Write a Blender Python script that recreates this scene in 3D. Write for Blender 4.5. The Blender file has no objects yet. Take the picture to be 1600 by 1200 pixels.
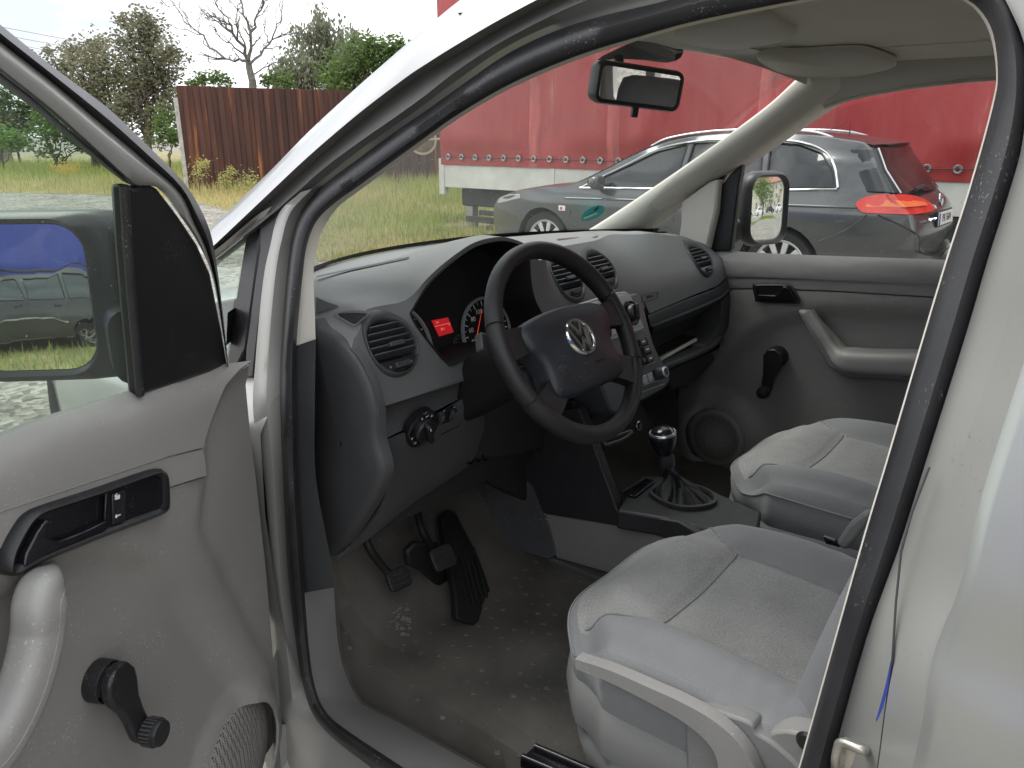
import bpy, bmesh, math, random
from mathutils import Vector, Matrix, geometry
random.seed(7)
scene = bpy.context.scene
C = scene.collection

# ------------------------------------------------------------------ camera
CAM = Vector((-1.587, -0.747, 1.5)); YAW, PITCH, FPX = math.radians(50), math.radians(18), 1200.0
FWD = Vector((math.sin(YAW)*math.cos(PITCH), math.cos(YAW)*math.cos(PITCH), -math.sin(PITCH)))
RGT = Vector((math.cos(YAW), -math.sin(YAW), 0)); UPV = RGT.cross(FWD)
cd = bpy.data.cameras.new('camera'); cam = bpy.data.objects.new('camera', cd); C.objects.link(cam)
cd.sensor_width = 36; cd.lens = FPX/1600*36; cd.clip_start = .02; cd.clip_end = 2000
cam.matrix_world = Matrix(((RGT.x, UPV.x, -FWD.x, CAM.x), (RGT.y, UPV.y, -FWD.y, CAM.y), (RGT.z, UPV.z, -FWD.z, CAM.z), (0, 0, 0, 1)))
scene.camera = cam
scene.render.resolution_x, scene.render.resolution_y = 1024, 768

# ------------------------------------------------------------------ sky and sun (bright overcast)
SUN_EL, SUN_AZ = math.radians(62), math.radians(-8)       # azimuth measured from +Y towards +X
world = bpy.data.worlds.new('World'); scene.world = world; world.use_nodes = True
nt = world.node_tree; nt.nodes.clear()
def wn(t, **k):
    n = nt.nodes.new(t)
    for a, v in k.items(): setattr(n, a, v)
    return n
w_out = wn('ShaderNodeOutputWorld'); w_bg = wn('ShaderNodeBackground'); w_bg.inputs['Strength'].default_value = .14
sky = wn('ShaderNodeTexSky', sky_type='NISHITA', sun_disc=False, sun_elevation=SUN_EL, sun_rotation=SUN_AZ, air_density=1.0, dust_density=2.0)
tc = wn('ShaderNodeTexCoord'); mp = wn('ShaderNodeMapping'); mp.inputs['Scale'].default_value = (1, 1, 3.2); mp.inputs['Location'].default_value = (.55, .2, .35)
cn = wn('ShaderNodeTexNoise'); cn.inputs['Scale'].default_value = 1.7; cn.inputs['Detail'].default_value = 6; cn.inputs['Roughness'].default_value = .55
cr_ = wn('ShaderNodeValToRGB'); cr_.color_ramp.elements[0].position = .36; cr_.color_ramp.elements[0].color = (3.3, 3.5, 3.9, 1)
cr_.color_ramp.elements[1].position = .62; cr_.color_ramp.elements[1].color = (9.6, 9.6, 9.6, 1)
mx = wn('ShaderNodeMix', data_type='RGBA'); mx.inputs['Factor'].default_value = .93
L = nt.links.new
L(tc.outputs['Generated'], mp.inputs['Vector']); L(mp.outputs['Vector'], cn.inputs['Vector']); L(cn.outputs['Fac'], cr_.inputs['Fac'])
L(sky.outputs['Color'], mx.inputs['A']); L(cr_.outputs['Color'], mx.inputs['B']); L(mx.outputs['Result'], w_bg.inputs['Color']); L(w_bg.outputs['Background'], w_out.inputs['Surface'])
sl = bpy.data.lights.new('sun', 'SUN'); sl.energy = 1.5; sl.angle = math.radians(30); sl.color = (1, .97, .92)
so = bpy.data.objects.new('sun', sl); C.objects.link(so)
sd = Vector((math.sin(SUN_AZ)*math.cos(SUN_EL), math.cos(SUN_AZ)*math.cos(SUN_EL), math.sin(SUN_EL)))
so.rotation_euler = sd.to_track_quat('Z', 'Y').to_euler(); so.location = (0, 0, 30)
vs_ = scene.view_settings; vs_.view_transform = 'Standard'; vs_.look = 'None'; vs_.gamma = 1; vs_.use_curve_mapping = False; vs_.exposure = 0.98
scene.render.engine = 'CYCLES'
scene.cycles.max_bounces = 10; scene.cycles.transparent_max_bounces = 16; scene.cycles.diffuse_bounces = 5; scene.cycles.glossy_bounces = 5
scene.cycles.caustics_reflective = False; scene.cycles.caustics_refractive = False

# ------------------------------------------------------------------ from photo points to places
def ray(px, py): return FWD + RGT*((px-800)/FPX) + UPV*((600-py)/FPX)
def P(px, py, X=None, Y=None, Z=None, D=None, pl=None):
    d = ray(px, py)
    if X is not None: t = (X-CAM.x)/d.x
    elif Y is not None: t = (Y-CAM.y)/d.y
    elif Z is not None: t = (Z-CAM.z)/d.z
    elif pl is not None: t = (pl[0]-CAM).dot(pl[1])/d.dot(pl[1])
    else: t = D
    return CAM + d*t
def PI(px, py, f, t0=.25, t1=8):
    d = ray(px, py); a, b = t0, t1; fa = f(CAM+d*a)
    for _ in range(50):
        m = (a+b)/2; fm = f(CAM+d*m)
        if (fm > 0) == (fa > 0): a = m
        else: b = m
    return CAM+d*a

# ------------------------------------------------------------------ materials
MATS = {}
def mat(name, col, rough=.5, metal=0, coat=0, grain=0, gscale=900, var=0, vscale=6, spec=.5, var2=None, fleck=0, fscale=300, fcol=(.6,.6,.58), transmission=0, sheen=0, streak=None):
    """principled + noise colour variation + fine bump grain + dust flecks"""
    if name in MATS: return MATS[name]
    m = bpy.data.materials.new(name); m.use_nodes = True; n = m.node_tree; b = n.nodes['Principled BSDF']; l = n.links.new
    b.inputs['Base Color'].default_value = (*col, 1); b.inputs['Roughness'].default_value = rough; b.inputs['Metallic'].default_value = metal
    b.inputs['Coat Weight'].default_value = coat; b.inputs['Specular IOR Level'].default_value = spec; b.inputs['Coat Roughness'].default_value = .08
    if sheen: b.inputs['Sheen Weight'].default_value = sheen
    t = n.nodes.new('ShaderNodeTexCoord'); src = t.outputs['Object']
    cur = None
    if var:
        nz = n.nodes.new('ShaderNodeTexNoise'); nz.inputs['Scale'].default_value = vscale; nz.inputs['Detail'].default_value = 5
        if streak:
            mpp = n.nodes.new('ShaderNodeMapping'); mpp.inputs['Scale'].default_value = streak; l(src, mpp.inputs['Vector']); l(mpp.outputs['Vector'], nz.inputs['Vector'])
        else: l(src, nz.inputs['Vector'])
        r = n.nodes.new('ShaderNodeValToRGB'); e = r.color_ramp.elements
        e[0].position = .32; e[1].position = .68
        c2 = var2 or tuple(min(1, c*(1+var)) for c in col)
        e[0].color = (*[c*(1-var) for c in col], 1) if var2 is None else (*col, 1); e[1].color = (*c2, 1)
        l(nz.outputs['Fac'], r.inputs['Fac']); cur = r.outputs['Color']
        mr = n.nodes.new('ShaderNodeMapRange'); mr.inputs['To Min'].default_value = max(0, rough-.08); mr.inputs['To Max'].default_value = min(1, rough+.1)
        l(nz.outputs['Fac'], mr.inputs['Value']); l(mr.outputs['Result'], b.inputs['Roughness'])
    if fleck:
        f = n.nodes.new('ShaderNodeTexNoise'); f.inputs['Scale'].default_value = fscale; f.inputs['Detail'].default_value = 2; l(src, f.inputs['Vector'])
        fr = n.nodes.new('ShaderNodeValToRGB'); fr.color_ramp.elements[0].position = .70-.12*fleck; fr.color_ramp.elements[1].position = .74-.1*fleck
        g = n.nodes.new('ShaderNodeTexNoise'); g.inputs['Scale'].default_value = fscale/22; l(src, g.inputs['Vector'])
        gr = n.nodes.new('ShaderNodeValToRGB'); gr.color_ramp.elements[0].position = .5; gr.color_ramp.elements[1].position = .66
        l(f.outputs['Fac'], fr.inputs['Fac']); l(g.outputs['Fac'], gr.inputs['Fac'])
        mu = n.nodes.new('ShaderNodeMath'); mu.operation = 'MULTIPLY'; l(fr.outputs['Color'], mu.inputs[0]); l(gr.outputs['Color'], mu.inputs[1])
        x = n.nodes.new('ShaderNodeMix'); x.data_type = 'RGBA'; l(mu.outputs[0], x.inputs['Factor'])
        if cur: l(cur, x.inputs['A'])
        else: x.inputs['A'].default_value = (*col, 1)
        x.inputs['B'].default_value = (*fcol, 1); cur = x.outputs['Result']
    if cur: l(cur, b.inputs['Base Color'])
    if grain:
        gn = n.nodes.new('ShaderNodeTexNoise'); gn.inputs['Scale'].default_value = gscale; gn.inputs['Detail'].default_value = 2; l(src, gn.inputs['Vector'])
        bp = n.nodes.new('ShaderNodeBump'); bp.inputs['Strength'].default_value = grain; bp.inputs['Distance'].default_value = .0015
        l(gn.outputs['Fac'], bp.inputs['Height']); l(bp.outputs['Normal'], b.inputs['Normal'])
    MATS[name] = m; return m
def emit_mat(name, col, st):
    m = bpy.data.materials.new(name); m.use_nodes = True; b = m.node_tree.nodes['Principled BSDF']
    b.inputs['Base Color'].default_value = (*[c*.3 for c in col], 1); b.inputs['Emission Color'].default_value = (*col, 1); b.inputs['Emission Strength'].default_value = st
    MATS[name] = m; return m
def glass_mat(name, tint, dust=.03, specks=0, refl=1.0, ior=1.5):
    """thin pane: tinted transparency + fresnel mirror + a film of dust, on the windscreen also painted haze"""
    m = bpy.data.materials.new(name); m.use_nodes = True; n = m.node_tree; n.nodes.clear(); l = n.links.new
    out = n.nodes.new('ShaderNodeOutputMaterial'); tr = n.nodes.new('ShaderNodeBsdfTransparent'); tr.inputs['Color'].default_value = (*tint, 1)
    gl = n.nodes.new('ShaderNodeBsdfGlossy'); gl.inputs['Roughness'].default_value = .01
    fr = n.nodes.new('ShaderNodeFresnel'); fr.inputs['IOR'].default_value = ior
    geo = n.nodes.new('ShaderNodeNewGeometry')
    ior_in = n.nodes.new('ShaderNodeMix'); ior_in.inputs['A'].default_value = ior; ior_in.inputs['B'].default_value = 1/ior
    l(geo.outputs['Backfacing'], ior_in.inputs['Factor']); 
    # fresnel node inverts the ior on back faces itself; undo that so both sides of the thin pane act alike
    l(ior_in.outputs['Result'], fr.inputs['IOR'])
    mu = n.nodes.new('ShaderNodeMath'); mu.operation = 'MULTIPLY'; mu.inputs[1].default_value = refl; l(fr.outputs['Fac'], mu.inputs[0]); mu.use_clamp = True
    mx = n.nodes.new('ShaderNodeMixShader'); l(mu.outputs[0], mx.inputs['Fac']); l(tr.outputs[0], mx.inputs[1]); l(gl.outputs[0], mx.inputs[2])
    df = n.nodes.new('ShaderNodeBsdfDiffuse'); df.inputs['Color'].default_value = (.72, .72, .68, 1)
    t = n.nodes.new('ShaderNodeTexCoord'); nz = n.nodes.new('ShaderNodeTexNoise'); nz.inputs['Scale'].default_value = 5; nz.inputs['Detail'].default_value = 6; l(t.outputs['Object'], nz.inputs['Vector'])
    mr = n.nodes.new('ShaderNodeMapRange'); mr.inputs['From Min'].default_value = .3; mr.inputs['From Max'].default_value = .75; mr.inputs['To Min'].default_value = dust*.5; mr.inputs['To Max'].default_value = dust*1.7; l(nz.outputs['Fac'], mr.inputs['Value'])
    fac = mr.outputs['Result']
    if specks:
        vo = n.nodes.new('ShaderNodeTexVoronoi'); vo.inputs['Scale'].default_value = 42; l(t.outputs['Object'], vo.inputs['Vector'])
        sp = n.nodes.new('ShaderNodeValToRGB'); sp.color_ramp.elements[0].color = (1, 1, 1, 1); sp.color_ramp.elements[0].position = .045; sp.color_ramp.elements[1].color = (0, 0, 0, 1); sp.color_ramp.elements[1].position = .075
        l(vo.outputs['Distance'], sp.inputs['Fac'])
        bw = n.nodes.new('ShaderNodeSeparateColor'); l(vo.outputs['Color'], bw.inputs['Color'])
        gt = n.nodes.new('ShaderNodeMath'); gt.operation = 'GREATER_THAN'; gt.inputs[1].default_value = .45; l(bw.outputs[0], gt.inputs[0])
        m1 = n.nodes.new('ShaderNodeMath'); m1.operation = 'MULTIPLY'; l(sp.outputs['Color'], m1.inputs[0]); l(gt.outputs[0], m1.inputs[1])
        m2 = n.nodes.new('ShaderNodeMath'); m2.operation = 'MULTIPLY_ADD'; m2.inputs[1].default_value = specks; l(m1.outputs[0], m2.inputs[0]); l(fac, m2.inputs[2]); fac = m2.outputs[0]
    m3 = n.nodes.new('ShaderNodeMixShader'); l(fac, m3.inputs['Fac']); l(mx.outputs[0], m3.inputs[1]); l(df.outputs[0], m3.inputs[2]); l(m3.outputs[0], out.inputs['Surface'])
    MATS[name] = m; return m

# ------------------------------------------------------------------ mesh helpers
def mk(name, vs, fs, m, parent=None, smooth=40):
    me = bpy.data.meshes.new(name); me.from_pydata([tuple(v) for v in vs], [], fs); me.validate()
    if smooth is not None:
        me.polygons.foreach_set('use_smooth', [True]*len(me.polygons)); me.set_sharp_from_angle(angle=math.radians(smooth))
    if m: me.materials.append(MATS[m] if isinstance(m, str) else m)
    o = bpy.data.objects.new(name, me); C.objects.link(o)
    if parent: o.parent = parent
    return o
def bm_obj(name, bm, m, parent=None, smooth=40):
    bmesh.ops.recalc_face_normals(bm, faces=bm.faces)
    me = bpy.data.meshes.new(name); bm.to_mesh(me); bm.free()
    if smooth is not None:
        me.polygons.foreach_set('use_smooth', [True]*len(me.polygons)); me.set_sharp_from_angle(angle=math.radians(smooth))
    if m: me.materials.append(MATS[m] if isinstance(m, str) else m)
    o = bpy.data.objects.new(name, me); C.objects.link(o)
    if parent: o.parent = parent
    return o
def empty(name, label, cat, loc=(0, 0, 0), group=None):
    o = bpy.data.objects.new(name, None); C.objects.link(o); o.location = loc; o.empty_display_size = .1
    tag(o, label, cat, group); return o
def tag(o, label, cat, group=None, kind=None):
    o['label'] = label; o['category'] = cat
    if group: o['group'] = group
    if kind: o['kind'] = kind
    return o
def bevel(o, w=.004, seg=2, ang=35):
    b = o.modifiers.new('bevel', 'BEVEL'); b.width = w; b.segments = seg; b.limit_method = 'ANGLE'; b.angle_limit = math.radians(ang); b.harden_normals = False; return o
def solid(o, t=.004, off=-1):
    s = o.modifiers.new('solid', 'SOLIDIFY'); s.thickness = t; s.offset = off; s.use_even_offset = False
    e = o.modifiers.new('split', 'EDGE_SPLIT'); e.split_angle = math.radians(42); return o
def subd(o, n=1):
    s = o.modifiers.new('sub', 'SUBSURF'); s.levels = n; s.render_levels = n; return o
def crs(pts, k=6, closed=False):
    """catmull-rom through pts, k samples per span"""
    n = len(pts); out = []
    for i in range(n if closed else n-1):
        if closed: a, b, c, d = pts[i-1], pts[i], pts[(i+1) % n], pts[(i+2) % n]
        else:
            b, c = pts[i], pts[i+1]; a = pts[i-1] if i else b*2-c; d = pts[i+2] if i+2 < n else c*2-b
        for j in range(k):
            t = j/k; t2, t3 = t*t, t*t*t
            out.append(((b*2)+(c-a)*t+(a*2-b*5+c*4-d)*t2+(b*3-a-c*3+d)*t3)*.5)
    if not closed: out.append(pts[-1].copy())
    return out
def resamp(pts, n, closed=False):
    p = list(pts)+([pts[0]] if closed else []); ds = [0]
    for a, b in zip(p, p[1:]): ds.append(ds[-1]+(b-a).length)
    out = []; j = 0; m = n if closed else n-1
    for i in range(n):
        s = ds[-1]*i/m
        while j < len(p)-2 and ds[j+1] < s: j += 1
        t = (s-ds[j])/max(1e-9, ds[j+1]-ds[j]); out.append(p[j].lerp(p[j+1], min(1, max(0, t))))
    return out
def grid(lines, closed_u=False, closed_v=False):
    """lines: list of equal-length point lists -> verts, faces"""
    nu, nv = len(lines), len(lines[0]); vs = [p for l in lines for p in l]; fs = []
    for i in range(nu if closed_u else nu-1):
        for j in range(nv if closed_v else nv-1):
            a, b = i, (i+1) % nu; c, d = j, (j+1) % nv
            fs.append((a*nv+c, a*nv+d, b*nv+d, b*nv+c))
    return vs, fs
def strip(name, lines, m, parent, closed_v=False, closed_u=False, smooth=60):
    vs, fs = grid(lines, closed_u, closed_v); return mk(name, vs, fs, m, parent, smooth)
def frames(path, up=None, closed=False):
    n = len(path); T = []
    for i in range(n):
        a = path[i-1] if (i or closed) else path[0]; b = path[(i+1) % n] if (i < n-1 or closed) else path[-1]
        T.append((b-a).normalized())
    N = []
    if up is None:
        v = T[0].orthogonal().normalized()
        for t in T: v = (v-t*v.dot(t)).normalized(); N.append(v.copy())
    else:
        for t in T: N.append((up-t*up.dot(t)).normalized())
    return T, N
def sweep(path, prof, up=None, closed=False, scale=None, cap=True):
    """prof: list of (a,b): a along side (t x n), b along n"""
    T, N = frames(path, up, closed); vs = []; k = len(prof); fs = []; n = len(path)
    for i in range(n):
        B = T[i].cross(N[i]); s = scale[i] if scale else 1
        for a, b in prof: vs.append(path[i]+B*(a*s)+N[i]*(b*s))
    for i in range(n if closed else n-1):
        for j in range(k): fs.append((i*k+j, i*k+(j+1) % k, ((i+1) % n)*k+(j+1) % k, ((i+1) % n)*k+j))
    if cap and not closed: fs.append(tuple(range(k-1, -1, -1))); fs.append(tuple((n-1)*k+j for j in range(k)))
    return vs, fs
def circ(r, n=12, ry=None): return [(r*math.cos(2*math.pi*i/n), (ry or r)*math.sin(2*math.pi*i/n)) for i in range(n)]
def rrect(w, h, r, n=4):
    r = min(r, w/2-1e-5, h/2-1e-5); out = []
    for cx, cy, a0 in ((w/2-r, h/2-r, 0), (-w/2+r, h/2-r, 90), (-w/2+r, -h/2+r, 180), (w/2-r, -h/2+r, 270)):
        for i in range(n+1): a = math.radians(a0+90*i/n); out.append((cx+r*math.cos(a), cy+r*math.sin(a)))
    return out
def tube(name, path, r, m, parent=None, seg=10, scale=None, up=None, closed=False, smooth=60):
    vs, fs = sweep(path, circ(r, seg), up, closed, scale); return mk(name, vs, fs, m, parent, smooth)
def basis(n, up=Vector((0, 0, 1))):
    n = n.normalized(); u = up.cross(n)
    if u.length < 1e-4: u = Vector((1, 0, 0))
    u.normalize(); return u, n.cross(u), n
def lathe(prof, c, axis, seg=28, up=Vector((0, 0, 1))):
    u, v, n = basis(axis, up); vs = []; fs = []; k = len(prof)
    for i in range(seg):
        a = 2*math.pi*i/seg; d = u*math.cos(a)+v*math.sin(a)
        for r, h in prof: vs.append(c+d*r+n*h)
    for i in range(seg):
        for j in range(k-1): fs.append((i*k+j, ((i+1) % seg)*k+j, ((i+1) % seg)*k+j+1, i*k+j+1))
    return vs, fs
def lathe_o(name, prof, c, axis, m, parent=None, seg=28, smooth=40, up=Vector((0, 0, 1))):
    vs, fs = lathe(prof, c, axis, seg, up); return mk(name, vs, fs, m, parent, smooth)
def prism(name, poly, vec, m, parent=None, bev=0, smooth=40, seg=2):
    """solid from a 3D polygon pushed along vec"""
    n = len(poly); vs = list(poly)+[p+vec for p in poly]
    fs = [tuple(range(n)), tuple(range(2*n-1, n-1, -1))]+[(i, (i+1) % n, n+(i+1) % n, n+i) for i in range(n)]
    bm = bmesh.new(); bv = [bm.verts.new(v) for v in vs]
    for f in fs: bm.faces.new([bv[i] for i in f])
    o = bm_obj(name, bm, m, parent, smooth)
    if bev: bevel(o, bev, seg)
    return o
def box(name, c, size, m, parent=None, ax=None, bev=.003, seg=2):
    u, v, w = ax if ax else (Vector((1, 0, 0)), Vector((0, 1, 0)), Vector((0, 0, 1)))
    a, b, h = (s/2 for s in size); c = Vector(c)
    return prism(name, [c-u*a-v*b-w*h, c+u*a-v*b-w*h, c+u*a+v*b-w*h, c-u*a+v*b-w*h], w*(2*h), m, parent, bev, seg=seg)
def inpoly(x, y, poly):
    r = False; j = len(poly)-1
    for i in range(len(poly)):
        xi, yi = poly[i][0], poly[i][1]; xj, yj = poly[j][0], poly[j][1]
        if (yi > y) != (yj > y) and x < (xj-xi)*(y-yi)/(yj-yi)+xi: r = not r
        j = i
    return r
def pdist(x, y, poly, closed=True):
    best = 1e9; n = len(poly)
    for i in range(n if closed else n-1):
        ax, ay = poly[i][0], poly[i][1]; bx, by = poly[(i+1) % n][0], poly[(i+1) % n][1]
        dx, dy = bx-ax, by-ay; q = dx*dx+dy*dy or 1e-12; t = max(0, min(1, ((x-ax)*dx+(y-ay)*dy)/q))
        best = min(best, math.hypot(x-ax-t*dx, y-ay-t*dy))
    return best
def sdp(x, y, poly): d = pdist(x, y, poly); return d if inpoly(x, y, poly) else -d
def sstep(a, b, x): t = max(0, min(1, (x-a)/(b-a))); return t*t*(3-2*t)
def cdt(outline, holes, sp):
    vs, es = [], []
    def ring(r):
        b = len(vs); n = len(r); vs.extend(Vector((p[0], p[1])) for p in r); es.extend((b+i, b+(i+1) % n) for i in range(n))
    ring(outline)
    for h in holes: ring(h)
    xs = [p[0] for p in outline]; ys = [p[1] for p in outline]; y = min(ys)+sp/2; row = 0
    while y < max(ys):
        x = min(xs)+sp/2*(1+row % 2)
        while x < max(xs):
            if inpoly(x, y, outline) and not any(inpoly(x, y, h) for h in holes) and pdist(x, y, outline) > sp*.4 and all(pdist(x, y, h) > sp*.4 for h in holes): vs.append(Vector((x, y)))
            x += sp
        y += sp*.87; row += 1
    r = geometry.delaunay_2d_cdt(vs, es, [], 0, 1e-6)
    fs = []
    for f in r[2]:
        cx = sum(r[0][i].x for i in f)/len(f); cy = sum(r[0][i].y for i in f)/len(f)
        if inpoly(cx, cy, outline) and not any(inpoly(cx, cy, h) for h in holes): fs.append(tuple(f))
    return r[0], fs
def sheet(name, outline, holes, sp, fn, m, parent=None, thick=0, smooth=50, off=-1):
    v, f = cdt(outline, holes, sp); o = mk(name, [fn(p.x, p.y) for p in v], f, m, parent, smooth)
    if thick: solid(o, thick, off)
    return o
def rpoly(pts, r=.01, n=4):
    """round the corners of a 2D polygon"""
    out = []; k = len(pts)
    for i in range(k):
        p = Vector(pts[i][:2]); a = Vector(pts[i-1][:2]); b = Vector(pts[(i+1) % k][:2])
        rr = pts[i][2] if len(pts[i]) > 2 else r; ra = min(rr, (a-p).length*.45, (b-p).length*.45)
        s = p+(a-p).normalized()*ra; e = p+(b-p).normalized()*ra
        for j in range(n+1): t = j/n; out.append(s*(1-t)**2+p*(2*t*(1-t))+e*t*t)
    return out
def cr2(pts, k=5, closed=False): return crs([Vector(p) for p in pts], k, closed)
def lerp_tab(tab, x):
    if x <= tab[0][0]: return tab[0][1]
    for (a, va), (b, vb) in zip(tab, tab[1:]):
        if x <= b: t = (x-a)/(b-a); t = t*t*(3-2*t); return va+(vb-va)*t
    return tab[-1][1]
def text(name, s, size, c, u, v, m, parent=None, depth=.0006, align='CENTER'):
    """flat lettering turned into a mesh; u = reading direction, v = up"""
    cu = bpy.data.curves.new(name, 'FONT'); cu.body = s; cu.size = size; cu.align_x = align; cu.align_y = 'CENTER'; cu.extrude = depth; cu.resolution_u = 2
    to = bpy.data.objects.new('tmp', cu); C.objects.link(to); bpy.context.view_layer.update()
    me = bpy.data.meshes.new_from_object(to.evaluated_get(bpy.context.evaluated_depsgraph_get())); bpy.data.objects.remove(to); bpy.data.curves.remove(cu)
    u = u.normalized(); v = (v-u*v.dot(u)).normalized(); w = u.cross(v)
    me.transform(Matrix(((u.x, v.x, w.x, c[0]), (u.y, v.y, w.y, c[1]), (u.z, v.z, w.z, c[2]), (0, 0, 0, 1))))
    me.materials.clear(); me.materials.append(MATS[m]); me.name = name
    o = bpy.data.objects.new(name, me); C.objects.link(o)
    if parent: o.parent = parent
    return o
V = Vector
# ------------------------------------------------------------------ material library
mat('silver', (.36, .36, .352), .30, metal=.5, coat=.55, var=.03, vscale=3, fleck=.25, fscale=240, fcol=(.4, .39, .37))
mat('silver_inner', (.36, .357, .342), .36, metal=.25, coat=.3, var=.06, vscale=5, fleck=.4, fscale=200, fcol=(.3, .28, .25))
mat('rubber', (.022, .022, .025), .42, spec=.55, grain=.15, gscale=500, var=.25, vscale=14, fleck=.55, fscale=260, fcol=(.2, .19, .18))
mat('black_plastic', (.014, .014, .016), .38, grain=.12, gscale=1200, fleck=.45, fscale=420, fcol=(.16, .16, .16))
mat('gloss_black', (.010, .010, .013), .16, fleck=.3, fscale=500, fcol=(.2, .2, .2))
mat('dash_shaded', (.112, .117, .118), .48, grain=.4, gscale=900, var=.08, vscale=4)  # same plastic as the pad, its shade painted in as a darker grey
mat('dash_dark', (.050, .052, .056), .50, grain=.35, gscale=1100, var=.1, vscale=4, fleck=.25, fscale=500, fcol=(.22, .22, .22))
mat('dash_lit', (.185, .192, .188), .46, grain=.4, gscale=900, var=.08, vscale=4)  # pad plastic paled to paint in the skylight falling on it
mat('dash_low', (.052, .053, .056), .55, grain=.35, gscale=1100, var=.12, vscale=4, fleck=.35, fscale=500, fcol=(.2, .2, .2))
mat('console_dark', (.022, .022, .024), .5, grain=.3, gscale=1000, fleck=.4, fscale=480, fcol=(.2, .2, .2))
mat('trim_grey', (.275, .267, .256), .48, grain=.45, gscale=1000, var=.05, vscale=5, fleck=.3, fscale=330, fcol=(.5, .49, .46))
mat('trim_grey_low', (.228, .221, .211), .5, grain=.4, gscale=1000, var=.07, vscale=4, fleck=.55, fscale=300, fcol=(.42, .41, .38))
mat('sill_grey', (.235, .235, .23), .5, grain=.2, gscale=900, var=.06, vscale=5, fleck=.4, fscale=260, fcol=(.34, .33, .3))
mat('handle_grey', (.28, .274, .264), .42, grain=.2, gscale=900, var=.08, vscale=9, fleck=.45, fscale=260, fcol=(.5, .5, .48))
mat('cream', (.60, .575, .52), .6, grain=.25, gscale=900, var=.04, vscale=4)
mat('headliner', (.60, .575, .52), .85, grain=.5, gscale=1400, var=.05, vscale=4)
mat('visor_grey', (.50, .48, .44), .7, grain=.4, gscale=1200, var=.04)
mat('floor_mat', (.092, .086, .075), .62, grain=.35, gscale=700, var=.32, vscale=5, fleck=.3, fscale=170, fcol=(.17, .155, .13))
mat('stud', (.105, .097, .084), .6, grain=.3, var=.3, vscale=20)
mat('carpet_grey', (.080, .080, .080), .7, grain=.5, gscale=600, var=.2, vscale=6, fleck=.6, fscale=200, fcol=(.35, .34, .32))
mat('pedal_rubber', (.010, .010, .011), .6, grain=.3, gscale=500, fleck=.5, fscale=300, fcol=(.14, .13, .12))
mat('leather', (.013, .013, .0145), .42, grain=.6, gscale=700, var=.2, vscale=30, spec=.5)
mat('hub_plastic', (.019, .021, .027), .46, grain=.35, gscale=800, var=.2, vscale=18, fleck=.4, fscale=380, fcol=(.2, .2, .22))
mat('stack_grey', (.27, .29, .29), .38, metal=.2, grain=.1, gscale=1200)
mat('stack_dark', (.050, .053, .056), .4, grain=.2, gscale=1200)
mat('button', (.035, .036, .038), .4, grain=.2)
mat('chrome', (.75, .76, .78), .12, metal=1)
mat('chrome_dull', (.55, .56, .57), .3, metal=1, var=.1, vscale=30)
mat('white_mark', (.7, .7, .68), .5)
mat('white_dim', (.30, .30, .30), .5)
mat('mirror', (.86, .88, .88), .015, metal=1)
mat('frit', (.012, .012, .012), .35)
mat('blue_smear', (.035, .07, .36), .4)
mat('zinc', (.55, .53, .48), .35, metal=.9, var=.2, vscale=40)
mat('paper', (.62, .60, .52), .7, var=.05)
emit_mat('display_red', (.75, .02, .025), .20); emit_mat('needle_red', (1, .10, .04), .35); emit_mat('display_text', (1, .12, .1), .5)
glass_mat('windscreen', (.93, .97, .95), .14, .75, .9)  # dust film thickened to paint in the veil of reflections and glare
glass_mat('door_glass', (.88, .95, .91), .035, .3, .9)
glass_mat('pass_glass', (.95, .965, .955), .02, .35, .8)
# cloth: woven speckle on grey
def cloth(name, a, b, sx):
    m = mat(name, a, .9, sheen=.25); n = m.node_tree; l = n.links.new; bs = n.nodes['Principled BSDF']
    t = n.nodes.new('ShaderNodeTexCoord'); mp_ = n.nodes.new('ShaderNodeMapping'); mp_.inputs['Scale'].default_value = sx; l(t.outputs['Object'], mp_.inputs['Vector'])
    nz = n.nodes.new('ShaderNodeTexNoise'); nz.inputs['Scale'].default_value = 1; nz.inputs['Detail'].default_value = 3; l(mp_.outputs['Vector'], nz.inputs['Vector'])
    big = n.nodes.new('ShaderNodeTexNoise'); big.inputs['Scale'].default_value = 9; big.inputs['Detail'].default_value = 6; l(t.outputs['Object'], big.inputs['Vector'])
    ad = n.nodes.new('ShaderNodeMath'); ad.operation = 'MULTIPLY_ADD'; ad.inputs[1].default_value = .45; l(big.outputs['Fac'], ad.inputs[0])
    sc = n.nodes.new('ShaderNodeMath'); sc.operation = 'MULTIPLY'; sc.inputs[1].default_value = .6; l(nz.outputs['Fac'], sc.inputs[0]); l(sc.outputs[0], ad.inputs[2])
    r = n.nodes.new('ShaderNodeValToRGB'); r.color_ramp.elements[0].position = .38; r.color_ramp.elements[1].position = .66
    r.color_ramp.elements[0].color = (*a, 1); r.color_ramp.elements[1].color = (*b, 1); l(ad.outputs[0], r.inputs['Fac']); l(r.outputs['Color'], bs.inputs['Base Color'])
    bp = n.nodes.new('ShaderNodeBump'); bp.inputs['Strength'].default_value = .5; bp.inputs['Distance'].default_value = .0015; l(nz.outputs['Fac'], bp.inputs['Height']); l(bp.outputs['Normal'], bs.inputs['Normal'])
cloth('seat_cloth', (.20, .198, .191), (.325, .322, .312), (260, 420, 300))
cloth('seat_side', (.19, .193, .199), (.235, .238, .244), (600, 600, 600))

# ------------------------------------------------------------------ the van
van = empty('van', "silver delivery van with open driver's door, grey cloth seats and dark dashboard", 'van')

def SX(z): return -.85 if z < 1.0 else -.85+.28*(z-1.0)
def S(px, py, off=0): return PI(px, py, lambda p: p.x-SX(p.z)-off)
def Sl(pts, off=0, k=5): return crs([p if isinstance(p, Vector) else S(p[0], p[1], off) for p in pts], k)

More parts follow.
